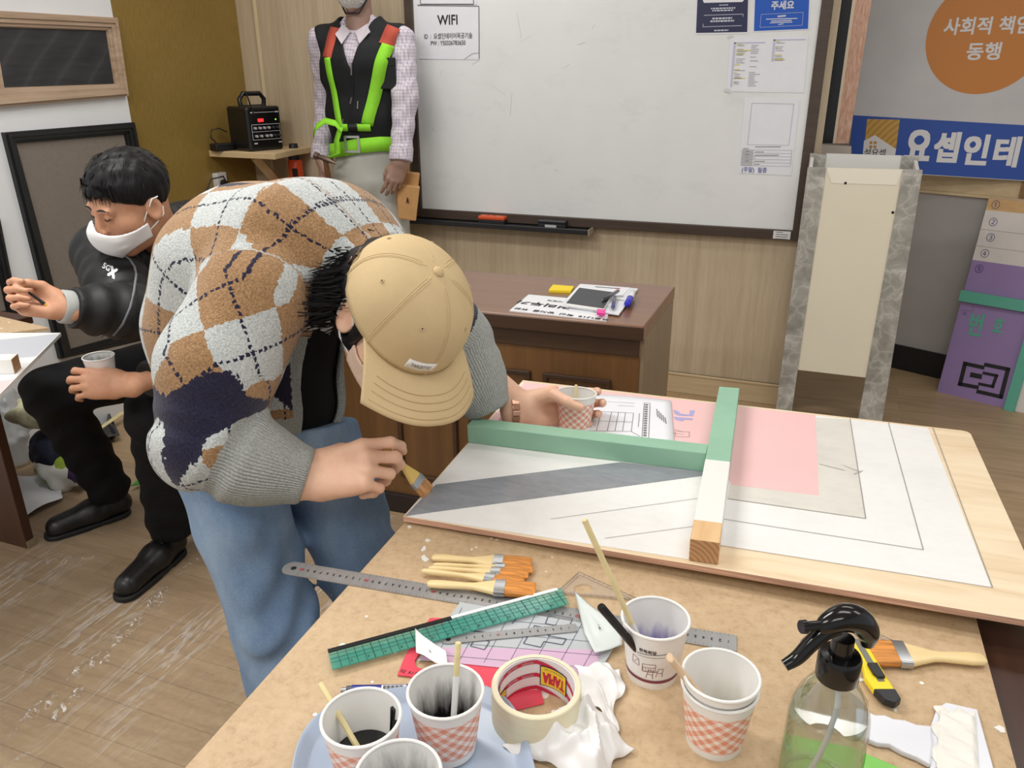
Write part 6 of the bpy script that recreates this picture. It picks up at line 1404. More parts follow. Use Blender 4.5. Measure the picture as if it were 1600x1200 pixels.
def card_attr(V):
    dT=torso1(V); dR=sleeve(V,AR,ARr); dL=sleeve(V,AL,ALr); s,an=tcoord(V,SF,SF_arc,sd1)
    an=np.where(an<-2.6,an+2*PI,an); pw=an*.165; nav=np.zeros(len(V)); rib=np.zeros(len(V))
    s0,a0=tcoord(surf_at(345,408,1.15,torso1),SF,SF_arc,sd1); a0=np.where(a0<-2.6,a0+2*PI,a0); pa=(s-s0)/TS_+.5; pbb=(pw-a0*.165)/TS_+.5
    op=.40+.06*np.clip((.30-s)/.3,0,1); edge=(np.abs(an-.62)-op)*.16; rib=np.where((edge<.034)&(s<S_arc[-1]+.1),1.0,0); rib=np.where(s<-.02,1.0,rib)
    def limb(P,R,side):
        best=np.full(len(V),1e9); ss=np.zeros(len(V)); aa=np.zeros(len(V)); acc=0; u0=None
        for i in range(len(P)-1):
            ax=nrm(P[i+1]-P[i]); u=nrm(VW-ax*(VW@ax)) if u0 is None else nrm(u0-ax*(u0@ax)); u0=u; w=np.cross(ax,u)
            t_,d=seg(V,P[i],P[i+1]); L_=np.linalg.norm(P[i+1]-P[i]); m=d<best; q=V-P[i]
            ss=np.where(m,acc+t_*L_,ss); aa=np.where(m,np.arctan2(q@w,-(q@u)),aa); best=np.where(m,d,best); acc+=L_
        return ss,aa,acc
    for P,R,dd,ku,kw in ((AR,ARr,dR,'ru','rw'),(AL,ALr,dL,'lu','lw')):
        ss,aa,Lt=limb(P,R,0); m=(dd<dT-.012)|((dd<.035)&(ss>.17))
        sa=ss-.165; wa=aa*.088+.012
        pa=np.where(m,(sa+wa)/AS_+.5,pa); pbb=np.where(m,(sa-wa)/AS_+.5,pbb); pw=np.where(m,aa*.088,pw)
        rb=np.where(ss>(Lt-.118 if P is AR else .10),1.0,0.0); rib=np.where(m,rb,rib)
        nv=1-np.abs(ss-(Lt-.185))/.075+.22*np.sin(aa*2.2+.6)+.25*np.sin(aa*5+ss*40)*.5; nv=np.where(ss>Lt-.10,nv-.3,nv); nav=np.where(m,np.clip(nv,0,1) if P is AR else (np.abs(ss-.09)<.03)*1.0,nav)
    # navy diamonds near the hem and at the back
    nv=1-(np.abs(s-.03)/.06+np.abs(((an+PI/4)%(PI/2))-PI/4)/.55); nb=(dR>.03)&(dL>.03)&(dT<.02); nav=np.where(nb,np.maximum(nav,np.where(np.abs(an)<1.6,nv+.25,0)),nav)
    c=PD(338,292,1.4); dn=np.linalg.norm((V-CAM)-(c-CAM)*(((V-CAM)@(c-CAM))/((c-CAM)@(c-CAM)))[:,None],axis=1)
    ax2=np.abs((s-.30))/.055+np.abs(an*.172+.02 - (-.46))/.07
    nav=np.where(nb,np.maximum(nav,1.5-ax2),nav)
    return dict(pa=pa,pb=pbb,pw=pw,rib=rib,nav=nav)
lo,hi=bbox(S+AR+AL,.24)
sdfobj('cardigan',card1,lo,hi,.0048,m_argyle(),t1,card_attr,smooth=2)
# --- tee shirt and jeans
def tee1(p):
    o=torso1(p,-.020)+wob(p,22,.004,2); s,an=spine_coord(p); return smax(o-.004*np.clip((.06-s)/.06,0,1),-(s+.060),.008)
sdfobj('tee_shirt',tee1,*bbox(S,.24),.007,m_cloth('black_jersey',(20,20,22),.1,14,600,.05),t1)
def legs(p,hip,sd,kn,an,R=(.098,.074,.066),off=0):
    d=ecap(p,hip+A(0,0,.07),hip-A(0,0,.05),(.162+off,.118+off),(.168+off,.124+off),sd)
    for s,k_,a_ in ((-1,kn[0],an[0]),(1,kn[1],an[1])):
        h=hip+sd*.088*s-A(0,0,.06); d=smin(d,chain(p,[h,k_,a_],[R[0]+off,R[1]+off,R[2]+off],.03),.03)
    return d
def jeans1(p):
    d=legs(p,hipc,sd1,knees,ankles); f=.006*np.sin(p[:,2]*70+6*np.sin(p[:,0]*15+1)+5*np.sin(p[:,1]*17))*(.5+.5*np.sin(p[:,0]*21+p[:,1]*13))*np.clip(1.2-np.abs(p[:,2]-.47)/.22,0,1)+wob(p,24,.010,4); s,an=spine_coord(p)
    return smax(smax(d+f,.045-p[:,2],.01),s+.045,.006)
lo,hi=bbox([hipc,*knees,*ankles],.22); hi[2]=hipc[2]+.22
sdfobj('jeans',jeans1,lo,hi,.006,m_denim(),t1,smooth=2)
def shoe_sdf(p,heel,toe,zb=0,an=None):
    d=nrm(toe-heel); L_=np.linalg.norm(toe-heel); s=A(-d[1],d[0],0); q=p-heel; x=q@d; y=q@s; z=p[:,2]-zb
    P=[heel+d*.035+A(0,0,.045),heel+d*.12+A(0,0,.045),heel+d*(L_-.055)+A(0,0,.032)]
    b=smin(rc(p,P[0],P[1],.038,.040),rc(p,P[1],P[2],.040,.037),.03); b=smin(b,rc(p,heel+d*.05+A(0,0,.06),(an if an is not None else heel+d*.05+A(0,0,.12)),.038,.040),.02)
    return smax(b,.012-z,.006)
def soles(p,heel,toe):
    d=nrm(toe-heel); L_=np.linalg.norm(toe-heel); s=A(-d[1],d[0],0); q=p-heel; x=q@d; y=q@s; w=.036+.008*np.sin(np.clip(x/L_,0,1)*PI*1.0+.1)
    pr=np.sqrt(np.maximum(np.abs(x-L_/2)-(L_/2-.045),0)**2+y*y)-w; h=np.abs(p[:,2]-.0085)-.0085; h=np.where((x>L_*.33)&(x<L_*.5),np.maximum(h,.006-p[:,2]),h)
    return np.maximum(pr,h)
def shoe(parent,heel,toe,an,mat,sole):
    lo,hi=bbox([heel,toe,heel+A(0,0,.17)],.07); lo[2]=-.02
    o=sdfobj('shoe',lambda p: shoe_sdf(p,heel,toe,0,an),lo,hi,.005,mat,parent)
    sdfobj('sole',lambda p: soles(p,heel,toe),lo,hi,.0045,sole,o); 
    d=nrm(toe-heel); s=A(-d[1],d[0],0); mb=MB()
    for i in range(3): c=heel+d*(.105+.022*i)+A(0,0,.092-.006*i); mb.tube([c-s*.022-A(0,0,.006),c+A(0,0,.004),c+s*.022-A(0,0,.006)],.0022,6)
    mb.build('laces',sole,o,smooth=60); return o
MLEA=M('black_leather',(20,19,19),.38,var=.2,vs=30,bump=.12,bs=120); MSOL=M('black_sole',(16,16,16),.6)
fd=nrm(A(.88,-.47,0))
for an in ankles: h=A(an[0],an[1],0)-fd*.06; shoe(t1,h,h+fd*.27,A(an[0],an[1],.13),MLEA,MSOL)
# --- hair
def hair1(p):
    q=HF.l(p); d=ell(q,(0,-.026,-.004),(.096,.108,.098)); d=smin(d,ell(q,(0,-.085,-.050),(.078,.055,.062)),.03)
    d=smax(d,q[:,1]-.030+.5*np.maximum(q[:,2],-.1)*0-.02*(q[:,2]>-.0),.01); d=smax(d,-(q[:,2]+.105),.01)
    ear=np.linalg.norm((q-A(.085,-.012,-.022))/A(.03,.030,.036),axis=1)-1; d=smax(d,-ear*.03,.006); ear=np.linalg.norm((q-A(-.085,-.012,-.022))/A(.03,.030,.036),axis=1)-1; d=smax(d,-ear*.03,.006)
    return d+.003*np.sin(q[:,0]*170+20*q[:,2])*np.sin(q[:,2]*60)
th=sdfobj('hair',hair1,HF.o-.15,HF.o+.15,.004,MHAIR,t1)
mb=MB(); R_=np.random.default_rng(3); roots=[];dirs=[]
for i in range(6500):
    a=R_.uniform(-2.0,2.0); z=R_.uniform(-.085,.008); r=A(.096*math.sin(a),-.026-.112*math.cos(a),0)
    if r[1]>.012: continue
    if abs(r[0])>.07 and -.035<r[1]<.012 and z<.005: continue
    kf=math.sqrt(max(.1,1-((z+.01)/.12)**2)); p=HF.w(r[0]*kf,r[1]*kf-.006*(z<-.03),z); out=nrm(A(math.sin(a),-math.cos(a)*.9,0)); roots.append(p);dirs.append(HF.R@nrm(out*.34+A(.0,-.22,-.75)))
clumps(mb,roots,dirs,.058,5,HF.R)
mb.build('hair_strands',MHAIR,th)
# --- cap
MCAP=m_cloth('beige_twill',(200,177,136),.05,8,700,.12,.8); MSTI=M('cap_stitch',(184,156,108),.8)
CA,CB_,CHh,Z0=.098,.110,.096,.018
def crown(ph,t_,off=0):
    th_=t_*PI/2; rr=math.sin(th_)**.82; z=max(math.cos(th_),0)**.80
    pk=1-.010*(abs(math.cos(3*ph)))**6*math.sin(th_)         # seams pull in
    return A((CA+off)*math.sin(ph)*rr*pk,(CB_+off)*math.cos(ph)*rr*pk-.004,Z0+(CHh+off)*z-.012*math.cos(ph)*t_**3*(1 if math.cos(ph)>0 else .3))
tc_=None
mb=MB(); NU,NV=96,26; V=[];fs=[]
for j in range(NV+1):
    for i in range(NU): V.append(HF.w(crown(2*PI*i/NU,max(j/NV,.02))))
for j in range(NV):
    for i in range(NU):
        ph=(2*PI*(i+.5)/NU); back=abs(((ph-PI+PI)%(2*PI))-PI); t_=(j+.5)/NV
        if (back/.52)**2+((1-t_)/.30)**2<1 and t_<.95: continue
        fs.append((j*NU+i,j*NU+(i+1)%NU,(j+1)*NU+(i+1)%NU,(j+1)*NU+i))
mb.add(V,fs); mb.add([HF.w(crown(0,.0001))]+V[:NU],[(0,i+2 if i+2<=NU else 1,i+1) for i in range(NU)])
cap=mb.build('cap',MCAP,t1,smooth=50,solid=.0022,recalc=True)
mb=MB(); NB,ND=40,14
def brim(u,v,off=0):
    ph=(u-.5)*2.25; p=crown(ph,1.0); x=p[0]/CA; o=nrm(A(math.sin(ph)*.22,1,0)); tipy=CB_+.078-.066*abs(x)**2.3-.004; ln=max(.004,(tipy-p[1])); fl=min(1,ln/.02)
    q=p+o*ln*v; q[2]-=(1.9*q[0]**2)*v+.014*v; q[2]+=.003*math.sin(v*PI)+off
    return q
mb.grid(lambda u,v: HF.w(brim(u,v)),NB,ND); mb.build('brim',MCAP,cap,smooth=60,solid=.0042)
mb=MB()
for v in (.45,.60,.75,.90):
    mb.tube([HF.w(brim(.5+(u-.5)*(.70+.26*v),v,.0026)) for u in np.linspace(0.02,.98,40)],.0006,5)
tag(mb.build('brim_stitching',MSTI,cap,smooth=60),None)
for i in range(6):
    ph=PI/3*i; mb=MB()
    for dp in (-.028,.028):
        e=1.0 if i!=3 else .66
        mb.tube([HF.w(crown(ph+dp*(1.0/max(.25,math.sin(t_*PI/2))),t_,.0012)) for t_ in np.linspace(.12,e,24)],.0006,5)
    mb.tube([HF.w(crown(ph,t_,.0006)) for t_ in np.linspace(.08,e,24)],.0014,6)
    mb.build('panel_seam',MSTI if False else MCAP,cap,smooth=60)
mb=MB(); bp_=HF.w(crown(0,.0001,.001)); bz=HF.R[:,2]; mb.lathe([(.0085,-.001),(.0088,.002),(.0065,.005),(.003,.0062),(.0003,.0065)],20,bp_,frame(bz)); mb.build('button',MCAP,cap,smooth=60)
for i in range(6):
    ph=PI/3*(i+.5); c=HF.w(crown(ph,.56,.0016)); n=nrm(c-HF.w(0,0,.0)); 
    mb=MB(); mb.lathe([(.0028,.0),(.0030,.0008),(.0020,.0012),(.0012,.0004)],14,c,frame(n)); mb.lathe([(.0012,.0004),(.0001,.0003)],14,c,frame(n),mi=1); mb.build('eyelet',[MCAP,M('hole_black',(0,0,0))],cap,smooth=50)
mb=MB(); V=[];nn=14
for j in (0,1):
    for i in range(nn): V.append(HF.w(crown(.44-.50*i/(nn-1)*1.0,.955-.085*j,.0018)))
mb.add(V,[(i,i+1,nn+i+1,nn+i) for i in range(nn-1)]); lab=mb.build('front_label',M('label_white',(232,230,226),.6),cap,smooth=60,solid=.0006)
mb=MB()
def lab_fn(P): return np.array([HF.w(crown(.20-p[0]/.10,.915-p[1]/.13,.0026)) for p in P])
text(mb,'TARGETTO',A(0,0,0),A(1,0,0),A(0,1,0),.034,.0042,0,.0,0,lab_fn); mb.build('label_lettering',INK,lab)
mb=MB(); P=[HF.w(crown(PI+x,1.0-.03,.0015)) for x in np.linspace(-.62,.62,20)]; mb.tube(P,.006,8,flat=.3,up=tuple(HF.R[:,1])); st=mb.build('strap',MCAP,cap,smooth=60)
mb=MB(); bx=PI-.80; P=[HF.w(crown(bx+dx*.9,.92+dz*.8,.005)) for dx,dz in ((-.10,-.07),(.10,-.07),(.10,.07),(-.10,.07),(-.10,-.07))]; mb.tube(P,.0022,8); mb.build('buckle',M('buckle_metal',(110,96,84),.3,.9),st,smooth=60)
# --- mask with ear loops
MMK=m_cloth('mask_pink_beige',(236,208,188),.02,10,800,.04,.8)
def mask_fn(p,front=.0):
    q=HF.l(p); m=smin(head_sdf(q),ell(q,(0,.072,-.058),(.040,.046,.046)),.03)-.004; inner=smin(head_sdf(q),ell(q,(0,.072,-.058),(.040,.046,.046)),.03)-.0008
    d=np.maximum(m,-inner); top=-.012-.35*np.abs(q[:,0])-.0; d=np.maximum(d,q[:,2]-top-.012*np.exp(-(q[:,0]/.016)**2)); d=np.maximum(d,-(q[:,2]+.118-.55*np.abs(q[:,0]))); d=np.maximum(d,.022-q[:,1]); return d
mk=sdfobj('face_mask',mask_fn,HF.o-.16,HF.o+.16,.0024,MMK,t1)
MLOOP=M('ear_loop_white',(240,240,240),.7)
for s in (1,-1):
    mb=MB(); mb.tube([HF.w(.062*s,.028,-.045),HF.w(.080*s,.008,-.010),HF.w(.088*s,-.018,.012),HF.w(.086*s,-.032,.0)],.0017,6); mb.tube([HF.w(.058*s,.026,-.075),HF.w(.078*s,.0,-.055),HF.w(.086*s,-.026,-.030),HF.w(.086*s,-.034,-.004)],.0017,6); mb.build('ear_loop',MLOOP,mk,smooth=60)
for s in (1,-1):
    mb=MB(); mb.lathe([(.0001,.011),(.006,.0095),(.010,.005),(.011,0),(.010,-.005),(.006,-.0095),(.0001,-.011)],16,HF.w(.031*s,.083,.0),HF.R); mb.build('eye',M('eye_dark',(40,32,28),.2),t1,smooth=80)
# --- watch
MW=M('rose_gold',(206,160,136),.25,.85)
wc=hand1L.pt(0,-.030,0); wx=hand1L.F.R
mb=MB()
for i in range(22):
    a=2*PI*i/22; c=wc+wx[:,0]*.0385*math.cos(a)+wx[:,2]*.0275*math.sin(a); tdir=nrm(-wx[:,0]*.0385*math.sin(a)+wx[:,2]*.0275*math.cos(a)); nn_=nrm(np.cross(tdir,wx[:,1])); mb.box(c,(.0092,.015,.0035),np.stack([tdir,wx[:,1],nn_],1))
wt=mb.build('wristwatch',MW,t1,bevel=.0008)
mb=MB(); mb.lathe([(.0001,.005),(.014,.005),(.0155,.002),(.0155,-.003)],24,wc+wx[:,2]*.0295,frame(wx[:,2])); mb.build('watch_case',MW,wt,smooth=40)
# button dots of the cardigan on the far placket
mb=MB()
for (x,y,dd) in ((597,648,1.36),(603,676,1.36)): pass
# --- what this person holds
tipB=pb(670,771,.001); hb=(hand1R.tip('i')+hand1R.F.w(hand1R.th[-1]))/2; bx_=nrm(tipB-hb); Lb_=.118
yv=nrm(np.cross(c2w(.35,.55,.75),bx_)); R3=np.stack([bx_,yv,np.cross(bx_,yv)],1)
brush('paint_brush','flat paint brush held in hand, wet tip touching the grey stripe',Lb_,.030,tipB-bx_*Lb_,R3,None,.20,(M('handle_gold',(226,194,110),.35),MFER,m_bris('bristle_wet',(206,150,96))))
ax_=nrm(c2w(.10,.98,.15)*.5+A(0,0,1)); R4=frame(ax_,A(1,0,0))
cup('orange gingham paper cup held in hand behind the green batten','0' if False else cupH-ax_*.040,None,paint=M('grey_paint_wet',(0,0,0)),level=.012,inside=m_inside('held_cup_grey',(150,152,158),.0,.018),rot=R4,h=.075)
b=cupH-ax_*.02; stick('bamboo_stick','short bamboo stick inside the hand held cup','stick',cupH+ax_*.046+VU*.004-VW*(-.012),b+VW*.004,.003,MBAM)

# ================================================================== person 2: seated man
t2=thing('person','seated man in black padded jacket and white mask holding a cup and brush','person',(-1.85,1.75,0))
MSK2=m_skin('skin_two',(206,156,124))
H2=PD(203,312,2.02); HF2=headframe(H2,c2w(-.56,-.60,.57),c2w(-.14,.76,.62))
nb2=PD(252,378,2.27); sR2=PD(163,398,2.17); sL2=PD(330,372,2.45); sd2=nrm(sL2-sR2)
eR2=PD(204,489,2.0); wR2=PD(97,479,1.86); eL2=PD(335,560,2.28); wL2=PD(236,590,2.03)
pv2=A(-1.73,1.97,.54); T=[pv2,A(-1.72,2.0,.68),pv2*.45+nb2*.55+A(.02,.05,0),nb2*.85+pv2*.15+A(0,.02,0),nb2]
k2=[PD(80,614,2.34),PD(243,645,2.2)]; a2=[A(-2.10,1.70,.09),A(-1.73,1.585,.09)]; h2=[A(-1.86,1.93,.53),A(-1.63,1.90,.53)]
cup2c=PD(158,577,2.07)
hand2R=Hand(wR2,c2w(-.93,.16,.30),c2w(.15,-.30,-.93),True,[(52,66,40),(62,78,40),(66,78,40),(64,72,38)],[(.022,.018,-.012),(.036,.048,-.026),(.030,.074,-.044),(.016,.092,-.054)],scale=.94)
_f2=nrm(c2w(-.96,.06,.05)); _n2=c2w(.02,.22,.96); _n2=nrm(_n2-_f2*(_n2@_f2)); _t2=np.cross(_f2,_n2)
hand2L=Hand(cup2c-(_t2*.046+_f2*.080-_n2*.048),_f2,_n2,False,[(18,40,32),(20,40,32),(22,40,32),(22,38,32)],[(.022,.018,-.014),(.038,.042,-.044),(.034,.062,-.070),(.026,.084,-.084)],spread=(.12,.02,-.08,-.2),scale=1.0); wL2=hand2L.F.o-_f2*.03
def body2(p):
    d=near(p,H2,.17,lambda x: head_sdf(HF2.l(x))); d=smin(d,rc(p,HF2.w(0,-.03,-.05),nb2+(pv2-nb2)*.06,.054,.058),.025)
    for a,b,r0,r1 in ((T[4],T[3],.06,.06),(T[3],T[2],.06,.07),(T[2],T[1],.07,.07),(T[1],T[0],.07,.07),(sR2,T[3],.04,.05),(sL2,T[3],.04,.05),(sR2,eR2,.04,.035),(sL2,eL2,.04,.035),(eR2,wR2,.04,.058),(eL2,wL2,.04,.058)): d=smin(d,rc(p,a,b,r0*.45,r1*.45),.02)
    for i in(0,1): d=smin(d,chain(p,[T[0],h2[i],k2[i],a2[i]],[.022,.022,.02,.018],.02),.02)
    d=smin(d,near(p,hand2R.F.o+hand2R.F.R[:,1]*.07,.16,hand2R.sdf),.012); d=smin(d,near(p,hand2L.F.o+hand2L.F.R[:,1]*.07,.16,hand2L.sdf),.012); return d
lo,hi=bbox(T+k2+a2+h2+[sR2,sL2,eR2,wR2,eL2,wL2,H2,hand2R.tip('m'),hand2L.tip('m')],.14)
sdfobj('body',body2,lo,hi,.0030,MSK2,t2,smooth=2)
T_arc=np.concatenate([[0],np.cumsum([np.linalg.norm(T[i+1]-T[i]) for i in range(4)])])
def torso2(p,off=0):
    rs=[(.172,.130),(.175,.135),(.185,.135),(.190,.115),(.085,.075)]; d=None
    for i in range(4): e=ecap(p,T[i],T[i+1],(rs[i][0]+off,rs[i][1]+off),(rs[i+1][0]+off,rs[i+1][1]+off),sd2); d=e if d is None else smin(d,e,.05)
    return d
def jack2(p):
    s,an=tcoord(p,T,T_arc,sd2); quilt=lambda u: -.006*np.abs(np.sin(PI*u/.048))**.6
    o=torso2(p,.012)+quilt(s+.03*np.abs(np.sin(an)))+wob(p,30,.004,2); o=smax(o,-(s+.06),.015); sh=smax(o,-torso2(p,-.012),.006)
    sh=smax(sh,(.36-np.abs(an-.42))*.15,.012)
    neck=np.linalg.norm(p-(nb2+nrm(nb2-T[2])*.055-np.cross(sd2,nrm(nb2-T[2]))*(-.02)),axis=1)-.082; sh=smax(sh,-neck,.012)
    PR=[sR2,(sR2+eR2)/2+A(0,0,.0),eR2,(eR2+wR2)/2,wR2+(eR2-wR2)*.14]; PL=[sL2,(sL2+eL2)/2,eL2,wL2+(eL2-wL2)*.18]
    f1,s1,L1=folds(p,PR,.004,.055); f2,s2_,L2=folds(p,PL,.004,.055)
    aR=chain(p,PR,[.083,.077,.066,.056,.046],.03)+f1; aL=chain(p,PL,[.083,.075,.066,.048],.03)+f2
    e=nrm(PR[-1]-PR[-2]); aR=smax(aR,(p-PR[-1])@e-.004,.006); e=nrm(PL[-1]-PL[-2]); aL=smax(aL,(p-PL[-1])@e-.004,.006)
    ins=torso2(p,-.02); aR=smax(aR,-ins,.01); aL=smax(aL,-ins,.01); d=smin(smin(sh,aR,.02),aL,.02)
    ax=nrm(nb2-T[3]); rel=p-(nb2+ax*.015); h=rel@ax; rr=np.linalg.norm(rel-np.outer(h,ax),axis=1); col=np.maximum(np.abs(rr-(.072+.10*np.maximum(h,0)*.2))-.009,np.abs(h-.015)-.040); fr=rel@np.cross(sd2,ax); col=smax(col,fr-.035,.01)
    return smin(d,col,.012)
jk=sdfobj('padded_jacket',jack2,*bbox(T+[sR2,sL2,eR2,wR2,eL2,wL2],.22),.0055,m_cloth('black_nylon',(24,25,27),.12,20,300,.08,.55,0,.4),t2,smooth=2)
sdfobj('sweater',lambda p: smax(torso2(p,-.014)+wob(p,24,.003,5),-(tcoord(p,T,T_arc,sd2)[0]+.03),.01),*bbox(T,.22),.008,m_cloth('navy_knit',(28,34,58),.12,14,500,.15),t2)
# grey cuff of the jacket lining, piping, chest lettering
c=wR2+(eR2-wR2)*.06; mb=MB(); ex_=nrm(wR2-eR2); mb.lathe([(.036,-.02),(.040,-.012),(.040,.012),(.034,.016)],24,c,frame(ex_)); mb.build('cuff',m_cloth('cuff_grey',(168,170,168),.05,30,500,.2),t2,smooth=60)
def onj(P,lift=.002):   # project onto the jacket from the camera side
    d=nrm(np.mean(P,0)-CAM); return toSDF(P-d*.06,d,jack2,lift,40)
pip=np.array([PD(x,y,2.0) for x,y in ((194,398),(203,404),(211,416),(213,430),(209,455),(203,480),(192,505),(178,522),(160,534),(148,541))])
mb=MB(); mb.tube(onj(pip,.002),.0032,8); mb.build('piping',M('piping_grey',(110,112,116),.6),jk,smooth=60)
mb=MB(); o_=PD(171,421,2.0); ex2=c2w(.86,-.48,.1); ey2=c2w(.42,.88,.1)
text(mb,'5G',o_-ex2*.010+ey2*.002,ex2,ey2,.021,.014,0,.03,0,lambda P:onj(P,.0015)); text(mb,'X',o_+ex2*.011-ey2*.002,ex2,ey2,.020,.024,0,.05,0,lambda P:onj(P,.0015)); mb.build('chest_lettering',M('print_bright',(236,238,240),.5),jk)
def pants2(p):
    d=ecap(p,T[1],T[0]-A(0,0,.02),(.168,.125),(.178,.135),sd2)
    for i in(0,1):
        f=.0035*np.sin(p[:,2]*80+4*np.sin(p[:,0]*20+i)); d=smin(d,chain(p,[h2[i],k2[i],a2[i]+A(0,0,.03)],[.098,.076,.068],.03)+f,.03)
    return smax(d+wob(p,22,.005,8),.06-p[:,2],.01)
lo,hi=bbox([T[1]]+k2+a2+h2,.2); sdfobj('trousers',pants2,lo,hi,.0065,m_cloth('black_trousers',(22,22,24),.12,12,500,.06,.8),t2,smooth=2)
shoe(t2,A(-2.075,1.755,0),A(-2.205,1.50,0),A(-2.10,1.70,.14),MLEA,MSOL); shoe(t2,A(-1.745,1.63,0),A(-1.715,1.33,0),A(-1.73,1.585,.14),MLEA,MSOL)
def hair2(p):
    q=HF2.l(p); d=ell(q,(0,-.012,.036),(.088,.106,.092)); lim=.034+.36*np.maximum(-.0,0)
    front=q[:,1]-(.066-.05*np.clip((.035-q[:,2])/.05,0,1)*1.6); d=smax(d,np.where(q[:,2]<.052,front,-.05),.012); d=smax(d,-(q[:,2]+.062+.35*(q[:,1]+.02)*(q[:,1]<0)),.012)
    for s in(1,-1):
        ear=np.linalg.norm((q-A(.088*s,-.008,-.028))/A(.034,.036,.036),axis=1)-1; d=smax(d,-ear*.03,.006)
    return d+.0022*np.sin(q[:,0]*190+q[:,2]*40)*np.sin(q[:,1]*120)
th2=sdfobj('hair',hair2,H2-.16,H2+.16,.0036,MHAIR,t2)
mb=MB(); R_=np.random.default_rng(9); roots=[];dirs=[]
for i in range(1100):
    a=R_.uniform(0,2*PI); e=R_.uniform(.05,1.35); n=A(math.cos(e)*math.sin(a),math.cos(e)*math.cos(a),math.sin(e)); 
    if n[2]<.22 and n[1]>.2: continue
    p=A(.086*n[0],-.012+.104*n[1],.036+.090*n[2]); d=nrm(A(n[0]*.5,.6 if n[1]>-.1 else -.3,-.35-.4*(1-n[2]))-n*(n@A(n[0]*.5,.6 if n[1]>-.1 else -.3,-.35-.4*(1-n[2])))*.92); roots.append(HF2.w(p));dirs.append(HF2.R@d)
for i in range(160):
    x=R_.uniform(-.07,.07); p=A(x,.082-5*x*x,.066+R_.uniform(-.004,.012)); roots.append(HF2.w(p)); dirs.append(HF2.R@nrm(A(x*2,.16,-1)))
strands(mb,roots,dirs,.030,.0010,7,droop=.35,wave=.2,segs=4); mb.build('hair_strands',MHAIR,th2)
MMK2=m_cloth('mask_white',(240,240,240),.015,10,800,.04,.8)
def mask2(p):
    q=HF2.l(p); base=lambda: smin(head_sdf(q),np.maximum(ell(q,(0,.078,-.052),(.058,.052,.050)),-1),.025)
    b=base(); d=np.maximum(b-.0075,-(b-.0030)); top=-.014-.42*np.abs(q[:,0]); d=np.maximum(d,q[:,2]-top-.016*np.exp(-(q[:,0]/.015)**2)); d=np.maximum(d,-(q[:,2]+.124-.62*np.abs(q[:,0]))); d=np.maximum(d,.018-q[:,1]); return d
mk2=sdfobj('face_mask',mask2,H2-.17,H2+.17,.0024,MMK2,t2)
for s in (1,-1):
    mb=MB(); mb.tube([HF2.w(.063*s,.026,-.044),HF2.w(.076*s,.010,-.018),HF2.w(.088*s,-.012,.010),HF2.w(.086*s,-.030,.008)],.0017,6); mb.tube([HF2.w(.060*s,.024,-.070),HF2.w(.076*s,.002,-.055),HF2.w(.087*s,-.024,-.038),HF2.w(.086*s,-.032,-.02)],.0017,6); mb.build('ear_loop',MLOOP,mk2,smooth=60)
for s in (1,-1):
    mb=MB(); mb.lathe([(.0001,.0100),(.006,.0088),(.0105,.005),(.0118,0),(.0105,-.005),(.006,-.0088),(.0001,-.0100)],20,HF2.w(.031*s,.0815,.0),HF2.R); e=mb.build('eyelid',MSK2,t2,smooth=80)
    mb=MB(); mb.tube([HF2.w(.031*s+.0125*math.cos(a),.0818+.0122*math.sin(a),-.0035+.0022*math.cos(a*2)) for a in np.linspace(.3,PI-.3,12)],[.0006]+[.0012]*10+[.0006],6); mb.build('eyelash_line',MHAIR,e,smooth=60)
    mb=MB()
    P=[]
    for x,z in ((.014,.0195),(.026,.0225),(.038,.0225),(.051,.017)):
        y=.125
        for _ in range(60):
            dd=head_sdf(np.array([[x*s,y,z]]))[0]; y-=dd*.7
        P.append(HF2.w(x*s,y+.0005,z))
    mb.tube(P,[.0022,.0034,.0032,.0012],8,flat=.7); mb.build('eyebrow',MHAIR,t2,smooth=60)
# his brush, his cup, his stool
bc=(hand2R.tip('i')+hand2R.F.w(hand2R.th[-1]*1.02))/2; b0,b1=PD(24,446,1.80),PD(76,484,1.84); bx=nrm(b1-b0); sh_=bc-(b0+bx*((bc-b0)@bx)); b0,b1=b0+sh_*.6,b1+sh_*.6
t=thing('artist_brush','thin black handled brush with yellow bristles held by the seated man','brush',(b0+b1)/2)
for nm,s,e,r0,r1,m_ in (('handle',0,.7,.0022,.0036,M('handle_black',(0,0,0))),('ferrule',.7,.82,.004,.0042,M('ferrule_dark',(60,56,52),.3,.7)),('bristles',.82,1.02,.0045,.0028,M('bristle_yellow',(222,176,84),.5))): mb=MB(); mb.tube([b0+(b1-b0)*s,b0+(b1-b0)*e],[r0,r1],10); mb.build(nm,m_,t,smooth=40)
ax2=A(0,0,1); cup('plain white paper cup with black paint held on the knee of the seated man',cup2c-ax2*.040,None,band=None,paint=MLIQB,level=.045,inside=m_inside('ink_smear_top',(30,30,30),.045,.07),rot=frame(ax2,A(1,0,0)),h=.078)
sc=A(-1.73,1.97,0); t=thing('stool','black stool under the seated man, mostly hidden','stool',sc)
mb=MB(); mb.lathe([(.001,.385),(.15,.385),(.158,.378),(.158,.36),(.15,.353),(.001,.353)],32,sc); mb.build('seat',M('stool_black',(28,28,30),.5),t,smooth=40)
for i in range(4): a=PI/4+PI/2*i; mb=MB(); mb.tube([sc+A(.10*math.cos(a),.10*math.sin(a),.355),sc+A(.16*math.cos(a),.16*math.sin(a),.004)],.012,10); mb.build('leg',M('stool_black',(0,0,0)),t,smooth=40)

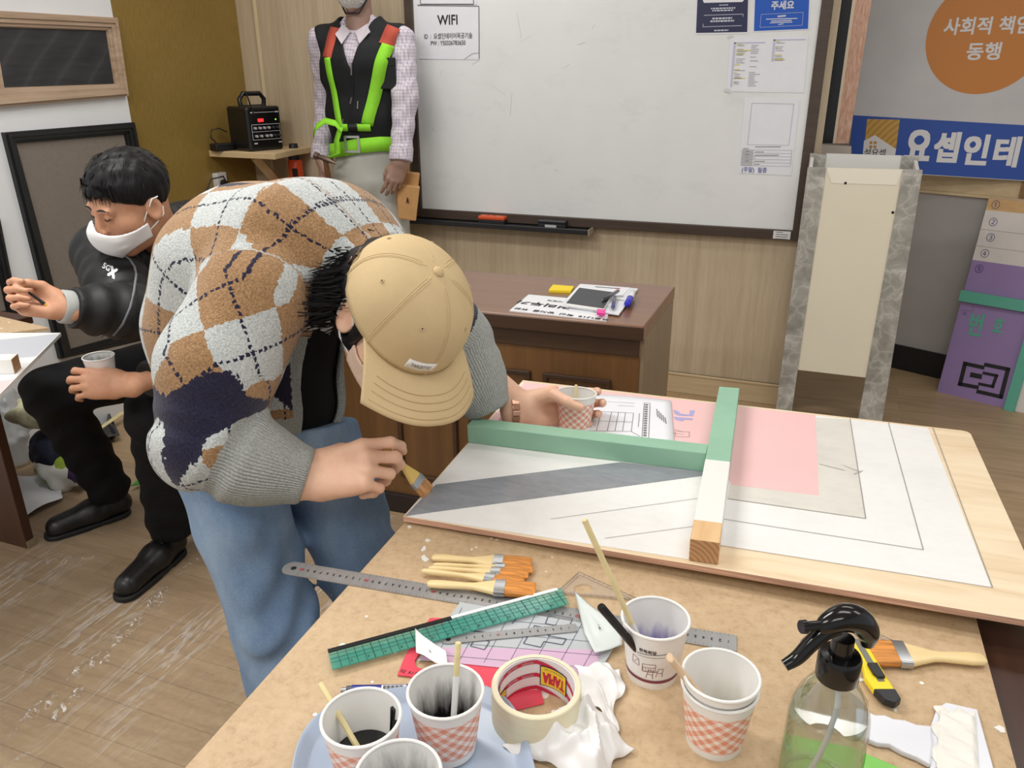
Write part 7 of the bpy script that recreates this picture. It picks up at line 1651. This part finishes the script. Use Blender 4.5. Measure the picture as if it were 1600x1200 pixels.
# ================================================================== mannequin in work clothes
MC=PY(573,130,3.30); mx,my=MC[0],3.275; mf=nrm(A(.16,-.985,0)); ml=nrm(A(-mf[1],mf[0],0))   # ml: its own left
t3=thing('mannequin','mannequin in checked shirt, black vest and lime tool straps beside whiteboard','mannequin',(mx,my,0))
def mp(l,f,z): return A(mx,my,0)+ml*l+mf*f+A(0,0,z)
zz=lambda px,py: PY(px,py,3.26)[2]
zsh=zz(575,52); zbl=zz(560,225); zch=zz(570,14)
hF=headframe(mp(0,.02,zch+.115),mf,A(0,0,1))
Lsh,Rsh=mp(.185,0,zsh-.03),mp(-.185,0,zsh-.03); 
Lel=PY(633,150,3.24);Lwr=PY(626,252,3.16);Rel=PY(512,150,3.30);Rwr=PY(503,250,3.22)
hLm=Hand(Lwr,PY(605,312,3.12)-Lwr,A(.55,-.8,.1),False,[(18,22,14),(22,26,16),(26,28,16),(30,30,16)],[(.02,.018,-.012),(.038,.05,-.022),(.04,.078,-.028),(.036,.102,-.034)],scale=1.0)
hRm=Hand(Rwr,A(0.02,-.1,-1),A(-.9,-.4,0),True,[(18,22,14),(22,26,16),(26,28,16),(30,30,16)],[(.02,.018,-.012),(.038,.05,-.022),(.04,.078,-.028),(.036,.102,-.034)],scale=1.0)
MMAN=M('mannequin_skin',(164,132,116),.4,var=.04,vs=20)
def body3(p):
    d=near(p,hF.o,.17,lambda x: head_sdf(hF.l(x))); d=smin(d,rc(p,hF.w(0,-.02,-.06),mp(0,0,zsh-.02),.054,.058),.02)
    d=smin(d,rc(p,mp(0,0,zsh-.05),mp(0,0,zbl-.05),.07,.07),.02)
    for a,b in ((mp(0,0,zsh-.05),Lsh),(mp(0,0,zsh-.05),Rsh),(Lsh,Lel),(Rsh,Rel),(Lel,Lwr),(Rel,Rwr)): d=smin(d,rc(p,a,b,.036,.03),.015)
    for s in(1,-1): d=smin(d,chain(p,[mp(.0,0,zbl-.06),mp(.09*s,0,zbl-.12),mp(.10*s,.0,.5),mp(.10*s,0,.12)],[.025,.025,.022,.02],.02),.02); 
    for s in(1,-1): d=smin(d,rc(p,mp(.10*s,-.02,.085),mp(.11*s,.13,.075),.04,.03),.02)
    d=smin(d,near(p,hLm.F.o+hLm.F.R[:,1]*.08,.15,hLm.sdf),.01); return smin(d,near(p,hRm.F.o+hRm.F.R[:,1]*.08,.15,hRm.sdf),.01)
lo,hi=bbox([hF.o+A(0,0,.02),mp(0,0,.1),Lel,Rel,Lwr,Rwr,hLm.tip('m'),hRm.tip('m')],.16); hi[1]=WALLY-.01
sdfobj('body',body3,lo,hi,.0042,MMAN,t3)
mb=MB(); mb.lathe([(.17,.0),(.17,.03),(.16,.045),(.001,.045)],32,mp(0,0.03,0),cap0=True); mb.build('base',M('steel',(0,0,0)),t3,smooth=40)
def m_check():
    k=N('checked_shirt'); sp=k.n('ShaderNodeSeparateXYZ'); k.t.links.new(k.coord('Object'),sp.inputs[0]); g=lambda o,fq: k.math('LESS_THAN',k.math('FRACT',k.math('MULTIPLY',o,fq)),.35)
    s=k.math('MULTIPLY',k.math('ADD',k.math('ADD',g(sp.outputs[0],75.),g(sp.outputs[1],75.)),g(sp.outputs[2],75.)),.34); k.p('Base Color',k.ramp(s,[(0,(222,214,222)),(1,(166,156,176))])); k.p('Roughness',.8); return k.m
def tor3(p,off=0):
    d=ecap(p,mp(0,0,zbl-.08),mp(0,0,zbl+.12),(.150+off,.105+off),(.155+off,.108+off),ml); d=smin(d,ecap(p,mp(0,0,zbl+.12),mp(0,.01,zsh-.12),(.155+off,.108+off),(.182+off,.118+off),ml),.05); d=smin(d,ecap(p,mp(0,.01,zsh-.12),mp(0,-.01,zsh+.02),(.182+off,.118+off),(.10+off,.072+off),ml),.04); return smin(d,rc(p,Lsh+ml*-.02,Rsh+ml*.02,.062+off,.062+off),.03)
def shirt3(p):
    d=tor3(p,-.004)
    for a,b,c_ in ((Lsh,Lel,Lwr),(Rsh,Rel,Rwr)):
        f=.004*np.sin((p@nrm(b-a+c_-b))*70+4*np.sin(p[:,0]*30)); e=nrm(c_-b); q=chain(p,[a,b,c_-e*.01],[.062,.054,.045],.03)+f*.6; q=smax(q,(p-c_)@e+.004,.004); d=smin(d,q,.02); cf=np.maximum(np.abs((p-(c_-e*.03))@e)-.03,seg(p,b,c_)[1]-.052); d=smin(d,cf,.005)
    ax=A(0,0,1); return smax(d,-ell(p,mp(0,.03,zsh+.055),(.055,.06,.05)),.01)
lo,hi=bbox([Lsh,Rsh,Lel,Rel,Lwr,Rwr,mp(0,0,zbl-.1)],.17); hi[1]=WALLY-.005
MSHIRT=m_check(); sh3=sdfobj('shirt',shirt3,lo,hi,.0055,MSHIRT,t3)
def onm(fn,P,lift=.002): return toSDF(P+mf*.25,-mf,fn,lift,60)
vestf=lambda p: tor3(p,.012)+wob(p,26,.005,3)
def vest3(p):
    o=vestf(p); l=(p-mp(0,0,0))@ml; f=(p-mp(0,0,0))@mf; z=p[:,2]
    d=smax(o,-tor3(p,-.002),.004); d=smax(d,zbl-.005-z,.006); vz=zz(553,110); nw=np.clip((z-vz)*.36,0,.09)
    d=np.where(f>0,smax(d,(nw-np.abs(l+.0))*.8-.0+(z<vz)*-.2,.006),d)
    for s in(1,-1): d=smax(d,-(np.linalg.norm(np.stack([(l-.228*s)/.062,(z-(zsh-.10))/.135],1),axis=1)-1)*.06,.008)
    d=smax(d,-ell(p,mp(0,.0,zsh+.06),(.085,.09,.07)),.01); return d
lo,hi=bbox([mp(.2,.15,zsh+.05),mp(-.2,-.14,zbl-.03),mp(.2,-.14,zbl),mp(-.2,.15,zbl)],.03); hi[1]=WALLY-.003
vs3=sdfobj('vest',vest3,lo,hi,.0048,m_cloth('black_vest',(36,38,40),.1,14,500,.1,.7),t3,smooth=1)
def mpx(px,py,dY=3.15): return PY(px,py,dY)
def strap_mesh(name,pts,w,mat,lift=.004,fn=vestf,par=None,n=24):
    pts=np.array([mpx(*q) for q in pts]); tt=np.linspace(0,1,len(pts)); T_=np.linspace(0,1,n); C=np.stack([np.interp(T_,tt,pts[:,k]) for k in range(3)],1); tg=np.gradient(C,axis=0); V=[]
    sds=[nrm(np.cross(t_,mf)) for t_ in tg]; Lf=onm(fn,np.array([c+s*w/2 for c,s in zip(C,sds)]),lift); Rt=onm(fn,np.array([c-s*w/2 for c,s in zip(C,sds)]),lift)
    mb=MB(); mb.add(np.vstack([Lf,Rt]),[(i,i+1,n+i+1,n+i) for i in range(n-1)]); return mb.build(name,mat,par or t3,smooth=70,solid=.003)
MLIME=m_cloth('lime_webbing',(150,226,60),.04,20,400,.15,.7); MRST=m_cloth('rust_patch',(190,88,72),.05,20,400,.1,.8)
strap_mesh('shoulder_patch',[(602,40),(595,70)],.062,MRST); strap_mesh('shoulder_patch',[(516,42),(514,90)],.048,MRST)
strap_mesh('strap',[(598,69),(588,120),(573,195)],.050,MLIME,.006); strap_mesh('strap',[(515,90),(522,140),(533,200)],.030,MLIME,.006)
trf=lambda p: smin(tor3(p,.014),ecap(p,mp(0,0,zbl-.05),mp(0,0,zbl-.2),(.160,.112),(.168,.115),ml),.03)
strap_mesh('waist_belt',[(506,238),(540,232),(560,228),(590,226),(612,228)],.062,MLIME,.008,trf); strap_mesh('chest_strap',[(535,199),(560,199),(578,200)],.030,MLIME,.010,vestf)
strap_mesh('chest_buckle',[(546,199),(560,199)],.034,M('buckle_black',(24,24,26),.4),.013,vestf)
o=onm(trf,np.array([mpx(552,225)]),.010)[0]; mb=MB(); P=[o+ml*a+A(0,0,b)+mf*.004 for a,b in ((-.036,-.036),(.036,-.036),(.036,.036),(-.036,.036))]; Q=[o+ml*a*.72+A(0,0,b*.72)+mf*.004 for a,b in ((-.036,-.036),(.036,-.036),(.036,.036),(-.036,.036))]; mb.ring(P,Q,mf*.005); mb.build('belt_buckle',M('buckle_silver',(186,186,184),.3,.8),t3,recalc=True)
# loose loop of strap at its right hip
lp=[mpx(x,y,3.10) for x,y in ((534,200),(524,188),(508,184),(494,194),(490,206))]; mb=MB(); n=len(lp); V=[p+A(0,.0,0)+c2w(.3,-.2,.4)*.0 for p in lp]; up_=nrm(A(.25,-.55,-.75))*.03
mb.add(V+[p+up_ for p in V],[(i,i+1,n+i+1,n+i) for i in range(n-1)]); lp2=[mpx(x,y,3.10) for x,y in ((528,200),(522,220),(524,240),(508,246))]; n=len(lp2); up_=nrm(A(.9,-.3,.1))*.035; mb.add(lp2+[p+up_ for p in lp2],[(i,i+1,n+i+1,n+i) for i in range(n-1)]); mb.build('loose_strap',MLIME,t3,smooth=70,solid=.003)
for q,w,h in (((597,108),.078,.055),((575,160),.004,.004)):
    if w>.01:
        c=onm(vestf,np.array([mpx(*q)]),.0)[0]; mb=MB(); mb.box(c-mf*.002-A(0,0,.03),(w*1.15,.010,.10),np.stack([ml,mf,EZ],1)); mb.box(c-mf*.001+A(0,0,.028),(w*1.2,.012,.035),np.stack([ml,mf,EZ],1)); mb.build('chest_pocket',m_cloth('black_pocket',(40,42,44),.1,14,500,.1,.7),vs3,bevel=.004)
MZIP=M('zip_steel',(176,176,172),.3,.8)
for q,q2 in (((553,98),(552,117)),((551,152),(549,162)),((560,158),(560,170)),((538,186),(537,196))):
    P=onm(vestf,np.array([mpx(*q),mpx(*q2)]),.005); mb=MB(); mb.tube(P,.0055,8,flat=.5); mb.build('zip_pull',MZIP,vs3,smooth=50)
P=onm(vestf,np.array([mpx(*q) for q in ((554,100),(553,130),(551,160),(549,185),(548,215))]),.001); mb=MB(); mb.tube(P,.0035,6); mb.build('zip',M('zip_dark',(24,24,26),.5),vs3,smooth=50)
# shirt collar, buttons
MCOL=M('shirt_collar',(214,206,214),.8)
for s in(1,-1):
    V=[mp(.062*s,-.03,zsh+.055),mp(.055*s,.055,zsh+.035),mp(.012*s,.085,zsh+.005),mp(.040*s,.122,zsh-.045),mp(.074*s,.10,zsh-.005),mp(.078*s,-.02,zsh+.03)]
    mb=MB(); mb.add(V,[(0,1,4,5),(1,2,3,4)]); mb.build('collar',MCOL,sh3,solid=.003)
for (x,y) in ((558,67),(554,97)): 
    c=onm(lambda p:tor3(p,-.004),np.array([mpx(x,y)]),.001)[0]; mb=MB(); mb.lathe([(.0055,0),(.0055,.002),(.0001,.002)],12,c,frame(mf)); mb.build('button',M('button_dark',(60,56,64),.4),sh3)
def trous3(p):
    d=ecap(p,mp(0,0,zbl-.01),mp(0,0,zbl-.15),(.156,.112),(.170,.118),ml)
    for s in(1,-1): d=smin(d,chain(p,[mp(.088*s,0,zbl-.16),mp(.10*s,.0,.5),mp(.10*s,0,.12)],[.092,.075,.07],.03),.02)
    return smax(smax(d+wob(p,24,.006,6),.09-p[:,2],.01),p[:,2]-zbl,.005)
lo,hi=bbox([mp(.2,.1,zbl),mp(-.2,-.1,.08),mp(.2,-.1,.08),mp(-.2,.1,.08)],.06); hi[1]=WALLY-.003
sdfobj('trousers',trous3,lo,hi,.008,m_cloth('grey_twill',(190,190,182),.05,10,500,.08,.8),t3,smooth=2)
mk3=sdfobj('dust_mask',lambda p: (lambda q: np.maximum(np.maximum(np.abs(ell(q,(0,.055,-.055),(.062,.075,.066)))-.002,.03-q[:,1]),-1))(hF.l(p)),hF.o-.17,hF.o+.17,.0035,M('mask_grey_white',(222,222,218),.7),t3)
mb=MB(); mb.tube([hF.w(.075,.0,.0),hF.w(.068,.03,-.07),hF.w(.03,.055,-.135),hF.w(-.03,.055,-.135),hF.w(-.068,.03,-.07),hF.w(-.075,0,0)],.007,8,flat=.5); mb.build('chin_strap',M('strap_dark',(52,48,58),.6),t3,smooth=60)
# tool pouch and hammer hang from the belt
MLTH=m_cloth('tan_leather',(196,150,98),.1,10,200,.12,.5,0,.4)
pc=PY(622,275,3.16); t=thing('tool_pouch','tan leather tool pouch hanging at the left hip of the mannequin','tool pouch',pc)
Rm=np.stack([nrm(A(1,.15,0)),nrm(A(-.15,1,0)),EZ],1)
def pouch(px0,px1,pt,pbm,dY,dep,name,tp=.0):
    a,b,c,d=PY(px0,pbm,dY),PY(px1,pbm+4,dY),PY(px1+6,pt+5,dY),PY(px0-3,pt,dY); mb=MB(); dv=A(-.45*dep,.9*dep,0); P=[a,b,b+dv,a+dv]; Q=[d,c,c+dv*1.1,d+dv*1.1]; mb.hexa(P,Q); return mb.build(name,MLTH,t,bevel=.006,recalc=True)
pouch(597,636,228,314,3.25,.02,'back_panel'); pouch(612,650,266,318,3.225,.035,'upper_pocket'); pouch(622,650,287,342,3.19,.04,'lower_pocket')
mb=MB(); text(mb,'A',PY(637,313,3.186),nrm(A(.96,-.2,0)),EZ,.014,.026,0,.02,.002); mb.build('stamp_letter',INK,t)
hc=PY(508,246,3.06); t=thing('hammer','claw hammer hanging at the right hip of the mannequin','hammer',hc)
a,b,c=PY(492,242,3.06),PY(508,248,3.06),PY(526,256,3.06); mb=MB(); mb.tube([a,a+(b-a)*.35],[.015,.014],16); mb.tube([a+(b-a)*.35,b,b+(c-b)*.4,c],[.010,.013,.010,.003],14); mb.build('head',M('hammer_steel',(120,100,90),.35,.7),t,smooth=50)
mb=MB(); mb.tube([b,PY(512,270,3.08),PY(520,310,3.10)],[.010,.013,.014],12); mb.build('handle',m_wood_h('hammer_wood',(96,64,40),(130,92,60),'Z'),t,smooth=60)
# ================================================================== repeats share a group
for o in list(COL.objects):
    if o.parent is None and o.get('label') and not o.get('group'):
        b=o.name.split('.')[0]; l=o['label']
        g={'notice_sheet':'printed notices taped to the whiteboard','poster':'laminated posters at the top of the whiteboard','board_eraser':'board erasers on the whiteboard tray','ballpoint_pen':'ballpoint pens on the desk clipboard','set_square':'clear set squares on the work table','steel_ruler':'steel rulers on the work table','framed_panel':'moulded frames on the white wall'}.get(b)
        if b=='paper_cup' and 'held' not in l and 'hand' not in l: g='paper cups on the work table'
        if b=='bamboo_stick' and 'hand' not in l: g='bamboo sticks standing in the paint cups'
        if g: o['group']=g
